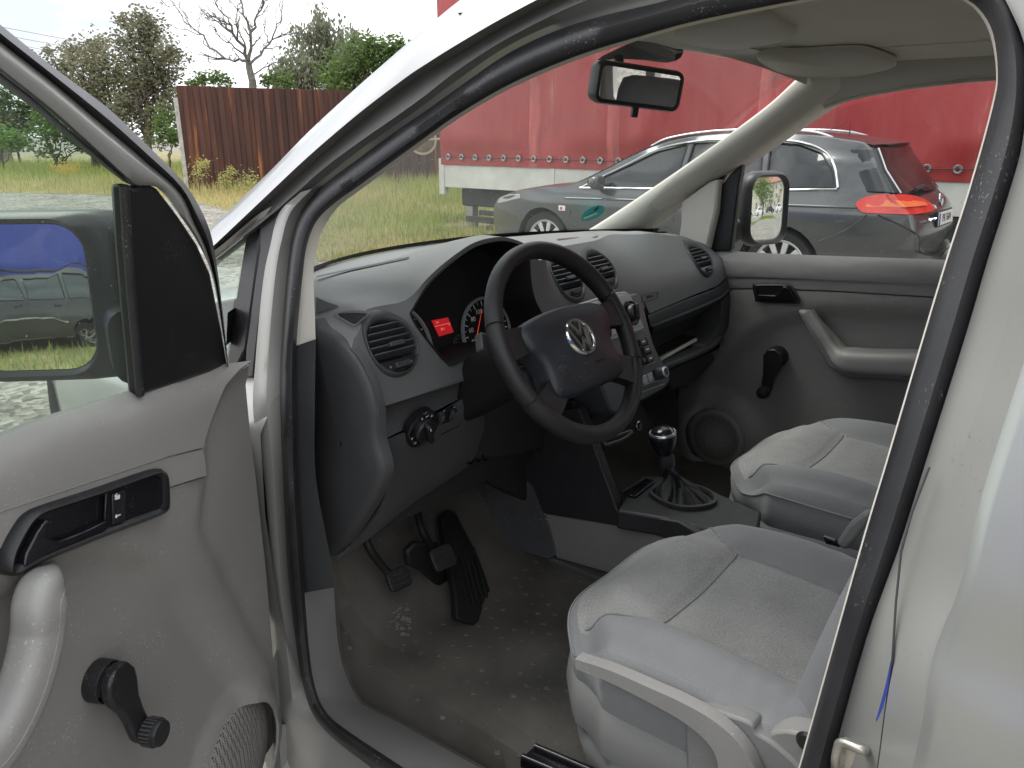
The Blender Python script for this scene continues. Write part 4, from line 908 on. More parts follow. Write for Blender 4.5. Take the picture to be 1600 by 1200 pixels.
prism('ashtray_drawer', [V((-.11, .29, .83)), V((.10, .29, .83)), V((.10, .29, .87)), V((-.11, .29, .87))], V((0, .03, 0)), 'console_dark', van, .004)
# gear lever: surround, gathered boot, knob
gc = P(1062, 778, Z=ZC+.002); gk = P(1036, 682, X=gc.x-.01)
gs = crs([P(x, y, Z=ZC+.003) for x, y in [(1013,772),(1030,762),(1060,757),(1100,765),(1120,780),(1112,792),(1075,797),(1040,790)]], 4, True); gcc = sum(gs, V((0, 0, 0)))/len(gs)
gear = strip('gear_surround', [gs, [p+V((0, 0, .008)) for p in gs], [gcc+(p-gcc)*.90+V((0, 0, .009)) for p in gs], [gcc+(p-gcc)*.86+V((0, 0, .002)) for p in gs]], 'console_dark', van, closed_v=True)
top_b = P(1040, 722, X=gcc.x-.012); lines = []
NB = 48
for j in range(11):
    t = j/10; c_ = gcc.lerp(top_b, t**.85); rr = (1-t)**1.6*.9+.0; ln = []
    for i in range(NB):
        a = 2*math.pi*i/NB; gp_ = gs[int(i*len(gs)/NB)]; d = (gp_-gcc)
        fold = 1+.20*math.sin(5*a+2.2*t*3+.7)*math.sin(math.pi*min(1, t*1.1+.1))+.10*math.sin(11*a-4*t)*math.sin(math.pi*t)
        ln.append(c_+V((d.x, d.y, 0))*(rr*.86*fold)+(V((math.cos(a), math.sin(a), 0))*.019*t)*fold+V((0, 0, .008*math.sin(3*a+1)*math.sin(math.pi*t))))
    lines.append(ln)
strip('gear_boot', lines, 'leather', gear, closed_v=True, smooth=180)
ga = (gk-top_b).normalized()
lathe_o('gear_collar', [(.022, -.01), (.0225, .012), (.019, .02), (.0185, .03)], top_b, ga, 'black_plastic', gear, 24)
lathe_o('gear_knob', [(.019, .0), (.023, .012), (.031, .03), (.0335, .045), (.0325, .053)], gk-ga*.045, ga, 'gloss_black', gear, 28)
lathe_o('gear_knob_ring', [(.0325, .051), (.0335, .054), (.0315, .058), (.0285, .058)], gk-ga*.045, ga, 'chrome_dull', gear, 28)
lathe_o('gear_knob_cap', [(.0290, .057), (.0255, .064), (.015, .069), (0, .0705)], gk-ga*.045, ga, 'gloss_black', gear, 28)
# ---- pedals
def pad(nm, c, n, w, h, m, par=None, th=.012, r=.012, up=V((0, 0, 1)), ribs=0, skew=0):
    u, v, n = basis(n, up); out = [(p[0]+skew*p[1], p[1]) for p in rrect(w, h, r, 4)]
    o = prism(nm, [c+u*x+v*y for x, y in out], n*th, m, par, .003)
    for k in range(ribs):
        y = -h*.36+h*.72*k/max(1, ribs-1); box('pad_rib', c+v*y+u*(skew*y)+n*(th+.001), (w*.8, .003, .0022), m, o, ax=(u, v, n), bev=.0006)
    return o
pn = V((-.10, -.80, .58)).normalized()
cl_c = P(621, 905, Y=.47); clu = pad('clutch_pedal', cl_c, pn, .060, .050, 'pedal_rubber', van, ribs=4)
a0 = P(575, 852, Y=.50); tube('pedal_arm', crs([cl_c-pn*.004, P(600, 888, Y=.49), a0, P(560, 800, Y=.56)], 5), .010, 'pedal_rubber', clu, 8)
br_c = P(690, 872, Y=.405); brk = pad('brake_pedal', br_c, pn, .064, .055, 'pedal_rubber', van, ribs=4)
tube('pedal_arm', crs([br_c-pn*.006, P(668, 845, Y=.48), P(655, 815, Y=.52), P(650, 770, Y=.58)], 5), .010, 'pedal_rubber', brk, 8)
prism('brake_backing', [P(x, y, Y=.47) for x, y in [(636,862),(650,848),(690,850),(700,870),(720,930),(700,960),(690,920),(660,895),(640,885)]], V((0, .02, 0)), 'pedal_rubber', brk, .006)
AY = lambda y: .55-(y-800)/165*.225
acc = prism('accelerator_pedal', [P(x, y, Y=AY(y)) for x, y in [(690,808),(700,796),(712,800),(748,870),(774,945),(776,953),(742,976),(714,966),(712,930),(704,880)]], V((0, .02, -.012)), 'pedal_rubber', van, .004)
for k in range(5):
    tube('pad_rib', [P(712+k*7, 862-k*2.0, Y=AY(862-k*2)-.003), P(733+k*7.6, 948-k*2, Y=AY(948-k*2)-.003)], .0022, 'pedal_rubber', acc, 5)
# seat slide rail end in the front left corner
rr_ = P(850, 1178, Z=.415)
rail = prism('seat_rail', [P(x, y, Z=.425) for x, y in [(838,1162),(935,1200),(1010,1235),(1000,1260),(905,1215),(812,1186)]], V((0, 0, -.02)), 'gloss_black', van, .003)
for (xa, ya), (xb, yb) in (((836, 1166), (1010, 1240)), ((816, 1182), (990, 1256))): tube('rail_flange', [P(xa, ya, Z=.43), P(xb, yb, Z=.43)], .006, 'gloss_black', rail, 8)

# ------------------------------------------------------------------ seats
SW, SL = .262, .50
def lim(t): return .56+.34*(1-sstep(.02, .40, t))
def seat_top(s, t):
    """s -1..1 across, t 0 front .. 1 back -> height"""
    L_ = lim(t); bol = .040*sstep(L_-.10, min(1.0, L_+.24), abs(s))*(.12+.88*sstep(.05, .62, t))-.030*sstep(.78, 1.0, abs(s))**2
    pan = -.012*math.exp(-((s)/.45)**2)
    seam = -.010*math.exp(-((t-.37)/.022)**2)*(1-sstep(.50, .60, abs(s)))
    puff = .012*math.sin(math.pi*min(1, t/.37))*(1-sstep(.45, .65, abs(s))) if t < .37 else .006*math.sin(math.pi*min(1, (t-.37)/.63))*(1-sstep(.45, .65, abs(s)))
    front = -.044*(1-sstep(0, .26, t))**2
    grv = -.007*math.exp(-((abs(s)-L_)/.03)**2)*sstep(.12, .34, t)
    crease = .0022*math.sin(95*t+9*s)*sstep(.62, .8, s*-1)*sstep(.55, .75, t)+.0012*math.sin(61*t-33*s)*sstep(.4, .9, t)
    return bol+pan+seam+puff+front+grv+crease - .03*t
def seat(ox, oy, mirror, lever):
    m = -1 if mirror else 1
    ns, ntt = 48, 44
    def W(t): return SW*(.88+.12*sstep(0, .30, t))
    def pt(s, t, dz=0, grow=1): 
        # rounded plan at the front corners
        fy = -.085*(abs(s)**3.6)*(1-sstep(0, .40, t))
        return V((ox+m*s*W(t)*grow, oy-SL*t+fy, .732+seat_top(s, t)+dz))
    rows = [[pt(-1+2*i/ns, j/ntt) for i in range(ns+1)] for j in range(ntt+1)]
    # material split: side bolsters in smooth cloth, the middle in woven cloth
    vs_, fs_ = grid(rows); me_faces_mid, me_side = [], []
    for f in fs_:
        c = f[0] % (ns+1); s = abs(-1+2*(c+.5)/ns); r = f[0]//(ns+1)
        (me_faces_mid if s < lim((r+.5)/ntt) else me_side).append(f)
    allv = vs_
    o = mk('seat_cushion', allv, me_faces_mid+me_side, 'seat_cloth', van, 180); o.data.materials.append(MATS['seat_side'])
    for k, p in enumerate(o.data.polygons): p.material_index = 0 if k < len(me_faces_mid) else 1
    # side and front skirt
    per = [(-1, 1-j/ntt) for j in range(ntt+1)]+[(-1+2*i/ns, 0) for i in range(1, ns+1)]+[(1, j/ntt) for j in range(1, ntt+1)]
    def pl(dz, g, back=0):
        out = []
        for s, t in per:
            p = pt(s, t); k_ = sstep(.16, 0, t) if abs(s) > .99 else 1; d = V((m*s*(1-.35*k_ if abs(s) > .99 else abs(s)**3*.65), .76*k_ if abs(s) > .99 else 1-.24*abs(s)**3, 0)).normalized()
            p = p+d*g; p.z += dz; out.append(p)
        return out
    def flat(l, z, k):
        return [V((p.x, p.y, p.z*(1-k)+z*k)) for p in l]
    def zl(g):
        l_ = pl(0, g); zz = [min(.690, p.z-.016) for p in l_]
        for _ in range(6): zz = [zz[0]]+[(zz[i-1]+zz[i]+zz[i+1])/3 for i in range(1, len(zz)-1)]+[zz[-1]]
        return [V((p.x, p.y, z)) for p, z in zip(l_, zz)]
    def zm(g, z): return [V((p.x, p.y, z)) for p in pl(0, g)]
    L1 = pl(-.008, .008); L2 = zl(.0155)
    strip('cushion_side', [pl(0, 0), L1, L2, zm(.016, .645), zm(.010, .605), zm(-.006, .595)], 'seat_side', o, smooth=180)
    tube('piping', zl(.0165), .0022, 'seat_side', o, 6)
    for s in (-1, 1): tube('seam', [pt(s*lim(.03+.95*j/30), .03+.95*j/30, .0016) for j in range(31)], .0016, 'seat_side', o, 5)
    tube('seam', [pt(-.56+1.12*i/20, .37, .004) for i in range(21)], .0016, 'seat_side', o, 5)
    bm = bmesh.new()
    for r_, t_ in enumerate((.035, .055, .075)):
        for i in range(34):
            s = -.80+1.6*i/33; a, b = pt(s-.007, t_, .0012), pt(s+.007, t_, .0012); w_ = (pt(s, t_+.006, .0012)-a)*.5; bm.faces.new([bm.verts.new(q) for q in (a-w_*.4, b-w_*.4, b+w_*.4, a+w_*.4)])
    stt = bm_obj('stitching', bm, 'cream', o, None); stt['kind'] = 'stuff'
    # plastic valance, pedestal
    def vl(z, g): return [V((p.x, p.y, z+.02*sstep(oy-.1, oy-SL, p.y))) for p in pl(0, g)]
    strip('seat_valance', [vl(.615, -.002), vl(.60, .012), vl(.56, .018), vl(.51, .010), vl(.505, -.01)], 'handle_grey' if False else 'sill_grey', van)
    def pd(z, g, b): return [V((ox+(p.x-ox)*b, oy-.02+(p.y-oy)*.96, z)) for p in pl(0, g)]
    strip('seat_pedestal', [pd(.53, -.01, .97), pd(.50, 0, 1.0), pd(.47, .012, 1.0), pd(.44, .004, .99), pd(.38, -.004, .985)], 'sill_grey', van)
    # backrest with side bolsters and head restraint
    lines = []
    for j in range(22):
        t = j/21; z = .66+.62*t; yb_ = oy-SL+.03-.17*t; w = .245-.035*t-.05*sstep(.8, 1, t)**2; dep = .13-.05*t
        ln = []
        for i in range(33):
            s = -1+2*i/32; bolx = .055*sstep(.5, .85, abs(s))*(1-.75*sstep(.55, 1, t)); edge = .05*sstep(.88, 1, abs(s))
            ln.append(V((ox+s*w, yb_+bolx-edge+.018*math.sin(math.pi*t), z)))
        for i in range(33):
            s = 1-2*i/32; ln.append(V((ox+s*w*.97, yb_-dep+.06*abs(s)**6, z-.01)))
        lines.append(ln)
    cen = [sum(lines[k], V((0, 0, 0)))/len(lines[k]) for k in (0, -1)]
    lines = [[cen[0]+(p-cen[0])*.05 for p in lines[0]]]+lines+[[cen[1]+(p-cen[1])*.6+V((0, 0, .02)) for p in lines[-1]], [cen[1]+(p-cen[1])*.02+V((0, 0, .024)) for p in lines[-1]]]
    b = strip('seat_backrest', lines, 'seat_side', van, closed_v=True, smooth=80)
    hr = []
    for t, w, d in ((0, .6, .6), (.05, .9, .9), (.25, 1, 1), (.7, 1, 1), (.93, .92, .85), (1, .7, .5), (1.005, .02, .02)):
        hr.append([V((ox+p[0]*w, oy-SL-.20+p[1]*d, 1.335+.17*t)) for p in rrect(.25, .11, .05, 5)])
    strip('head_restraint', hr, 'seat_side', b, closed_v=True)
    for s in (-.06, .06): tube('restraint_post', [V((ox+s, oy-SL-.19, 1.27)), V((ox+s, oy-SL-.20, 1.36))], .007, 'chrome_dull', b, 8)
    return o
drv = seat(-.430, -.045, False, True)
pas = seat(.346, .0, False, False)
# recline / height lever on the driver's seat: long grey lever and side shield
lv = crs([P(x, y, X=-.725) for x, y in [(905,1032),(960,1052),(1020,1080),(1075,1108),(1120,1140),(1150,1178),(1165,1230)]], 5)
vs3, fs3 = [], []
wd = [.018, .022, .026, .032, .042, .055, .07]
nL = len(lv); prof = rrect(1, .022, .009, 3); kk = len(prof)
for i, p in enumerate(lv):
    t_ = i/(nL-1)*6; w = wd[int(min(5, t_))]+(wd[min(6, int(t_)+1)]-wd[int(min(5, t_))])*(t_-int(min(5, t_)))
    T = (lv[min(nL-1, i+1)]-lv[max(0, i-1)]).normalized(); nrm = V((-1, 0, 0)); B = T.cross(nrm).normalized()
    vs3 += [p+B*(q[0]*w)+nrm*q[1] for q in prof]
for i in range(nL-1): fs3 += [(i*kk+j, i*kk+(j+1) % kk, (i+1)*kk+(j+1) % kk, (i+1)*kk+j) for j in range(kk)]
fs3 += [tuple(range(kk-1, -1, -1)), tuple((nL-1)*kk+j for j in range(kk))]
mk('seat_height_lever', vs3, fs3, 'handle_grey', van)
prism('seat_side_shield', crs([P(x, y, X=-.712) for x, y in [(1075,1105),(1140,1118),(1175,1132),(1182,1146),(1205,1160),(1245,1195),(1280,1240),(1280,1320),(1120,1320),(1080,1260),(1072,1180)]], 3, True), V((.03, 0, 0)), 'sill_grey', van, .006)
prism('seat_hinge_cover', crs([P(x, y, X=-.705) for x, y in [(1200,1150),(1225,1142),(1262,1150),(1300,1165),(1300,1230),(1262,1205),(1225,1182)]], 3, True), V((.04, 0, 0)), 'handle_grey', van, .008)
lathe_o('hinge_cap', [(0, .004), (.012, .004), (.016, 0)], P(1262, 1160, X=-.708), V((-1, 0, 0)), 'black_plastic', van, 18)
# handbrake / belt buckle stub between the seats
bk_ = prism('belt_buckle', [P(x, y, X=-.10) for x, y in [(1305,850),(1325,820),(1350,800),(1362,805),(1340,840),(1320,862)]], V((.03, 0, 0)), 'sill_grey', van, .008)
prism('buckle_stalk', [P(x, y, X=-.09) for x, y in [(1285,838),(1305,845),(1312,856),(1290,850)]], V((.01, 0, 0)), 'gloss_black', bk_, .002)
# ------------------------------------------------------------------ driver's door (swung open)
HG = V((-.88, .47, 0)); PH = R_(-61)
DU = V((math.sin(PH), -math.cos(PH), 0)); DW = V((math.cos(PH), math.sin(PH), 0)); DZ = V((0, 0, 1))   # DU along the door, DW towards its inner side
def dpt(u, z, w=0): return HG+DU*u+DW*w+DZ*z
def Dd(px, py, w=0): return P(px, py, pl=(HG+DW*w, DW))
def D2(px, py, w=0): p = Dd(px, py, w)-HG; return V((p.dot(DU), p.z))
def frw(z): return .005+.24*max(0, z-1.12)
def Df(px, py, off=0): return PI(px, py, lambda p: (p-HG).dot(DW)-frw(p.z)-off, .2, 4)
def fl_(pts, off, k=4): return crs([Df(x, y, off) for x, y in pts], k)
door_outer = [V((-.01, .30)), V((-.01, .98)), V((.02, 1.06)), V((1.06, 1.10)), V((1.06, .34)), V((1.0, .29))]
door = prism('door', [dpt(u, z, -.105) for u, z in door_outer], DW*.085, 'silver', van, .02)
# upper frame, front leg: black seal, silver section, black glass channel
f0 = [(-90,-35),(0,38),(85,106),(170,170),(227,224),(283,280),(311,322),(329,364),(338,410),(346,470),(357,572)]
f1 = [(-90,-8),(0,65),(85,131),(170,204),(227,252),(283,303),(304,350),(322,389),(336,438),(345,490),(357,574)]
f2 = [(-90,42),(0,113),(85,181),(150,240),(207,290),(245,293),(280,336),(308,378),(329,424),(341,480),(356,576)]
f3 = [(-90,60),(0,131),(57,174),(113,222),(193,284)]
fm = [(a[0]*.5+b[0]*.5, a[1]*.5+b[1]*.5) for a, b in zip(f0, f1)]; fn = [(a[0]*.5+b[0]*.5, a[1]*.5+b[1]*.5) for a, b in zip(f1, f2)]
strip('frame_seal', [fl_(f0, -.05), fl_(f0, -.01), fl_(fm, .012), fl_(f1, .0), fl_(f1, -.02)], 'rubber', door)
strip('window_frame', [fl_(f1, -.03), fl_(f1, .002), fl_([(a[0]*.8+b[0]*.2, a[1]*.8+b[1]*.2) for a, b in zip(f1, f2)], .010), fl_(fn, .012), fl_([(a[0]*.15+b[0]*.85, a[1]*.15+b[1]*.85) for a, b in zip(f1, f2)], .008), fl_(f2, -.004), fl_(f2, -.03)], 'silver_inner', door)
g2 = [(-90,42),(0,113),(57,158),(113,207),(207,290)]
strip('glass_channel', [fl_(g2, .004), fl_([(a[0]*.5+b[0]*.5, a[1]*.5+b[1]*.5) for a, b in zip(g2, f3)], .008), fl_(f3, -.004), fl_(f3, -.03)], 'rubber', door)
# rest of the frame outside the picture: roof leg and rear leg
tubp = [Df(-90, 15, 0)]; q0 = D2(-90, 15, 0)
top = [dpt(.62, 1.58, frw(1.58)), dpt(.80, 1.62, frw(1.62)), dpt(1.02, 1.60, frw(1.60)), dpt(1.06, 1.4, frw(1.4)), dpt(1.06, 1.10, frw(1.1))]
vs3, fs3 = sweep(crs([Df(-80, 18, -.01)]+top, 5), rrect(.06, .035, .012), DW); mk('window_frame', vs3, fs3, 'silver_inner', door)
# mirror sail: black triangular plate inside
sail = [(193,285),(212,292),(232,285),(247,293),(281,338),(309,380),(330,426),(347,510),(358,573),(300,592),(218,619),(213,560),(205,470),(198,380)]
sa = [Df(x, y, .004) for x, y in sail]
sl_ = prism('mirror_sail', sa, DW*-.02, 'black_plastic', door, .006)
tube('sail_edge', [Df(x, y, .004) for x, y in [(194,290),(199,380),(206,470),(214,560),(219,617)]], .006, 'rubber', sl_, 8)
# glass
gq = [V((.02, 1.08)), V((.12, 1.30)), V((.40, 1.55)), V((.80, 1.62)), V((1.05, 1.58)), V((1.05, 1.10))]
sheet('door_window', [D2(358, 572, 0), D2(345, 425, .07), D2(300, 325, .09), D2(235, 255, .1), D2(110, 155, .11), D2(0, 75, .12), V((.85, 1.60)), V((1.05, 1.58)), V((1.05, 1.10)), V((.5, 1.10))], [], .1, lambda a, b: dpt(a, b, frw(b)-.016), 'door_glass', door, .003)

# ---- inner trim: three mouldings with open seams
def poly2(px, w=0): return [D2(x, y, w) for x, y in px]
belt = [(-150,752),(-60,716),(0,691),(60,668),(130,645),(218,617),(300,590),(340,577)]
scal = [(385,567),(366,581),(346,602),(330,630),(318,660),(310,685),(308,698)]
seam1 = [(250,712),(180,734),(100,760),(0,793),(-60,815),(-150,848)]
seam1b = [(-150,851),(-60,818),(0,796),(100,763),(180,737),(250,715),(308,700.5)]
seam2 = [(314,742),(262,758),(180,786),(90,822),(0,851),(-60,874),(-150,905)]
seam2b = [(-150,908),(-60,877),(0,854),(90,825),(180,789),(262,761),(315,744)]
right = [(309,698),(312,684),(320,659),(332,629),(348,601),(368,579),(386,568),(388,602),(395,680),(405,760),(420,900),(432,1050),(442,1200),(446,1330)]
upo = poly2(belt+scal+seam1, .02); mio = poly2(seam1b+[(311,715)]+seam2, .02)
upo = crs(upo, 2, True) if False else upo
def trim_w(a, b, poly, base, curl=.012, amt=.010):
    return base-amt*(1-sstep(0, curl, pdist(a, b, poly)))**2
def up_w(a, b):
    w = trim_w(a, b, upo, .030, .03, .028); return w
beltpts = poly2(belt, .02)
def up_fn(a, b):
    d = pdist(a, b, beltpts, False); w = .028*math.sqrt(max(0, 1-(1-min(1, d/.055))**2))-.002
    d2 = pdist(a, b, upo); w -= 0*d2
    return dpt(a, b, w)
sheet('belt_trim', upo, [], .022, up_fn, 'trim_grey', door, .006)
sheet('trim_strip', mio, [], .022, lambda a, b: dpt(a, b, .024), 'trim_grey', door, .006)
lowo = poly2(seam2b+[(316,730)]+right+[(-260,1330),(-260,952)], .02)
pocket = poly2([(-300,960),(-120,930),(0,905),(60,876),(120,853),(180,845),(240,860),(300,915),(345,985),(385,1050),(400,1120),(398,1200),(380,1330),(-300,1330)], .02)
ledge = poly2([(309,700),(318,745),(306,830),(330,880),(375,970),(420,1050),(445,1330),(600,1330),(420,560),(386,568),(345,602),(318,660)], .02)
spk = D2(376, 1190, .02); SR = .112
ringd = lambda a, b: math.hypot(a-spk.x, (b-spk.y))
def low_fn(a, b):
    w = .022-.024*sstep(0, .035, sdp(a, b, pocket))
    w += -.012*sstep(-.004, .012, sdp(a, b, ledge))
    d = ringd(a, b); w += .014*(1-sstep(SR*1.06, SR*1.22, d))
    return dpt(a, b, w)
hole = [V((spk.x+SR*.93*math.cos(2*math.pi*i/36), spk.y+SR*.93*math.sin(2*math.pi*i/36))) for i in range(36)]
sheet('trim_panel', lowo, [hole], .020, low_fn, 'trim_grey_low', door, .005)
box('trim_backing', dpt(.52, .70, -.012), (.98, .02, .78), 'black_plastic', door, ax=(DU, DW, DZ), bev=.002)
# speaker grille: domed disc with drilled dots
spc = dpt(spk.x, spk.y, .019)
def grille_mat():
    m = mat('grille', (.19, .182, .17), .5); n = m.node_tree; l = n.links.new; b = n.nodes['Principled BSDF']; t = n.nodes.new('ShaderNodeTexCoord')
    vo = n.nodes.new('ShaderNodeTexVoronoi'); vo.inputs['Scale'].default_value = 190; vo.inputs['Randomness'].default_value = .12; l(t.outputs['Object'], vo.inputs['Vector'])
    r = n.nodes.new('ShaderNodeValToRGB'); r.color_ramp.elements[0].position = .34; r.color_ramp.elements[0].color = (.025, .024, .023, 1); r.color_ramp.elements[1].position = .46; r.color_ramp.elements[1].color = (.24, .23, .22, 1)
    l(vo.outputs['Distance'], r.inputs['Fac']); l(r.outputs['Color'], b.inputs['Base Color'])
grille_mat()
lathe_o('speaker_grille', [(SR*1.12, -.014), (SR*1.0, -.007), (SR*.93, .0), (SR*.6, .005), (SR*.3, .009), (0, .0095)], spc, DW, 'grille', door, 36)
# pull handle
hpth = [(70,900),(63,935),(60,985),(50,1035),(34,1085),(12,1132),(-20,1180),(-70,1225)]
hp3 = crs([Dd(x, y, .062 if i else .018) for i, (x, y) in enumerate(hpth)], 5)
prof = rrect(.052, .046, .017, 4)
sc = [.72+.28*sstep(0, .12, i/(len(hp3)-1)) for i in range(len(hp3))]
vs3, fs3 = sweep(hp3, prof, DW, scale=sc); hd = mk('grab_handle', vs3, fs3, 'handle_grey', door)
T_, N_ = frames(hp3, DW); tube('handle_seam', [p+T_[i].cross(N_[i])*-.003+N_[i]*.0235*sc[i] for i, p in enumerate(hp3)], .0009, 'trim_grey', hd, 5)
# window crank
cb = Dd(148, 1062, .0); kn_ = Dd(190, 1150, .0)
ck = lathe_o('window_crank', [(.029, .0), (.029, .024), (.0278, .027)], cb-DW*.002, DW, 'black_plastic', door, 30)
arm_d = (kn_-cb).normalized(); side_ = DW.cross(arm_d); al = (kn_-cb).length-.02
arm = []
for t, w in ((-.029, 0), (-.027, .011), (-.019, .022), (0, .028), (.020, .025), (.042, .0175), (.065, .0155), (al, .016), (al+.010, .013), (al+.017, .005)):
    arm.append((t, w))
outl = [cb+arm_d*t+side_*w+DW*.028 for t, w in arm]+[cb+arm_d*t-side_*w+DW*.028 for t, w in reversed(arm)]
prism('crank_arm', outl, DW*.016, 'black_plastic', ck, .005)
kc = cb+arm_d*(al-.002)+DW*.043
lathe_o('crank_knob', [(.013, 0), (.0185, .002), (.0195, .006), (.0195, .024), (.0175, .029), (.0, .0295)], kc, DW, 'black_plastic', ck, 28)
for i in range(24):
    a = 2*math.pi*i/24; d = arm_d*math.cos(a)+side_*math.sin(a); box('knob_rib', kc+d*.0195+DW*.014, (.0022, .0022, .016), 'dash_low', ck, ax=(d, DW.cross(d), DW), bev=0)
# inner release handle set in its black bezel
bz = [(3,886),(9,856),(30,818),(46,801),(70,790),(150,764),(238,734),(252,736),(260,746),(262,788),(258,798),(245,806),(150,842),(60,879),(24,898),(8,897)]
bz2 = [(20,888),(26,864),(44,828),(56,812),(78,800),(150,777),(236,746),(248,745),(254,752),(255,784),(250,793),(238,799),(150,831),(58,868),(30,886),(22,890)]
bzo = [Dd(x, y, .036) for x, y in bz]; bzi = [Dd(x, y, .042) for x, y in bz2]
rel = strip('release_handle_bezel', [crs([p-DW*.010 for p in bzo], 3, True), crs([p+DW*.004 for p in bzo], 3, True), crs([(a*.5+b*.5)+DW*.007 for a, b in zip(bzo, bzi)], 3, True), crs(bzi, 3, True), crs([p-DW*.009 for p in bzi], 3, True)], 'black_plastic', door, closed_v=True)
mk('recess_back', [p-DW*.0075 for p in bzi], [tuple(range(len(bzi)))], 'gloss_black', rel, None)
prism('switch_panel', [Dd(x, y, .038) for x, y in [(163,768),(236,744),(250,747),(254,754),(255,784),(250,792),(160,829)]], DW*.003, 'gloss_black', rel, .001)
lvr = [Dd(x, y, .035) for x, y in [(26,884),(30,864),(48,830),(62,810),(66,812),(60,838),(80,845),(120,830),(157,812),(158,826),(150,831),(58,868),(30,886)]]
prism('release_lever', lvr, DW*.010, 'gloss_black', rel, .004)
swp = [Dd(x, y, .041) for x, y in [(173,772),(192,766),(194,768),(193,812),(190,815),(174,820)]]
prism('lock_switch', swp, DW*.003, 'black_plastic', rel, .001)
ud = (Dd(192, 766, .033)-Dd(173, 772, .033)).normalized()
text('lock_symbol', '⊕', .010, Dd(183, 778, .030), ud, DZ, 'white_mark', rel, .0002) if False else None
lkc = Dd(183.5, 777, .0446); box('lock_symbol', lkc, (.009, .0055, .0006), 'white_mark', rel, ax=(ud, DW.cross(ud)*-1, DW), bev=0); box('lock_symbol', lkc+DZ*.0038-ud*.002, (.005, .0012, .0006), 'white_mark', rel, ax=((ud+DZ*.6).normalized(), DW.cross((ud+DZ*.6).normalized()), DW), bev=0)
kx = Dd(183, 806, .0446); lathe_o('key_symbol', [(0, .0005), (.0025, .0005)], kx-ud*.002, DW, 'white_mark', rel, 12); box('key_symbol', kx+ud*.003, (.007, .0013, .0006), 'white_mark', rel, ax=(ud, DW.cross(ud), DW), bev=0)

# ------------------------------------------------------------------ side mirrors
def mirror_unit(nm, gc, gn, gu, w, h, depth, arm_to, roundness=.04, convex=1.3, arm=(.075, .075, .28), fat=0):
    """gc glass centre, gn glass normal, gu width direction; housing behind"""
    gu = (gu-gn*gu.dot(gn)).normalized(); gv = gn.cross(gu); gv = gv if gv.z > 0 else -gv
    sd_ = 1 if (arm_to-gc).dot(gu) > 0 else -1
    def rr(wd, hh, d, r=roundness, ft=0): return [gc+gu*(p[0]+sd_*fat*ft*.5)+gv*p[1]+gn*d for p in rrect(wd+fat*ft, hh, r, 6)]
    lines = [rr(w-.002, h-.002, -.012), rr(w+.004, h+.004, .004), rr(w+.016, h+.016, .010, roundness+.006), rr(w+.034, h+.034, .002, roundness+.012, .5), rr(w+.042, h+.042, -.03, roundness+.016, 1), rr(w+.036, h+.036, -depth*.5, roundness+.016, 1), rr(w*.86, h*.86, -depth*.85, roundness*.9, .8), rr(w*.5, h*.55, -depth, roundness*.5), rr(w*.02, h*.02, -depth*1.02, .001)]
    hs = strip(nm, lines, 'black_plastic', van, closed_v=True)
    Rc = convex; o_ = rr(w, h, 0); lines = []
    for k in range(13):
        f_ = 1-k/12; lines.append([gc+(p-gc)*max(f_, .001)+gn*(math.sqrt(Rc*Rc-((p-gc).length*f_)**2)-Rc+.0015) for p in o_])
    strip('mirror_glass', lines, 'mirror', hs, closed_v=True, smooth=180)
    c = gc+gu*(sd_*(w*.5+fat*.6-.012))-gn*depth*(.5+fat*6)-gv*h*arm[2]
    pth = crs([c, c.lerp(arm_to, .5), arm_to], 5)
    vs_, fs_ = sweep(pth, rrect(arm[0], arm[1], .028), V((0, 0, 1))); mk('mirror_arm', vs_, fs_, 'black_plastic', hs)
    return hs
mirror_specs = {}
mc = Dd(45, 468, -.22)
# driver's mirror: on the open door, its glass turned to the camera side
MLN = V((-.30, -.93, .06)).normalized()        # placeholder, set below from what it must show
def mirror_normal(c, target): return ((CAM-c).normalized()+(target-c).normalized()).normalized()
mcl = P(42, 467, pl=(HG-DW*.235, DW))
ML_T = V((-8.0, -2.0, .95))
nl = mirror_normal(mcl, ML_T)
mirror_unit('side_mirror', mcl, nl, V((nl.y, -nl.x, 0)).normalized(), .185, .225, .09, Dd(222, 541, -.04), .045, 2.4, (.085, .115, .27), .06)
# passenger mirror
mcr = P(1200, 326, X=.98)
MR_T = V((20.0, -44.0, .9))
nr = mirror_normal(mcr, MR_T)
mirror_unit('side_mirror', mcr, nr, V((nr.y, -nr.x, 0)).normalized(), .150, .205, .09, V((.83, .45, 1.14)), .042)
# interior mirror
mci = P(1001, 136, X=0.0); MI_T = V((.62, -1.7, 1.33)); ni = mirror_normal(mci, MI_T)
iu = V((-ni.y, ni.x, 0)).normalized(); iu = iu if iu.dot(RGT) > 0 else -iu; iv = ni.cross(iu); iv = iv if iv.z > 0 else -iv
iu_ = (iu-iv*.075).normalized(); iv_ = ni.cross(iu_); iv_ = iv_ if iv_.z > 0 else -iv_
def rri(w, h, d, r): return [mci+iu_*p[0]+iv_*p[1]+ni*d for p in rrect(w, h, r, 5)]
im = strip('interior_mirror', [rri(.222, .066, -.004, .012), rri(.225, .069, .003, .013), rri(.239, .084, .002, .018), rri(.245, .090, -.008, .02), rri(.239, .084, -.03, .02), rri(.12, .05, -.042, .015), rri(.01, .01, -.044, .003)], 'black_plastic', van, closed_v=True)
mk('mirror_glass', rri(.223, .067, .0005, .012), [tuple(range(24))], 'mirror', im, None)
box('dip_lever', mci-iv_*.052+ni*-.006, (.016, .012, .026), 'black_plastic', im, ax=(iu_, ni, iv_), bev=.003)
tube('mirror_stem', crs([mci-ni*.035, mci-ni*.05+V((0, .02, .03)), V((.0, mci.y+.06, mci.z+.065))], 4), .011, 'black_plastic', im, 10)

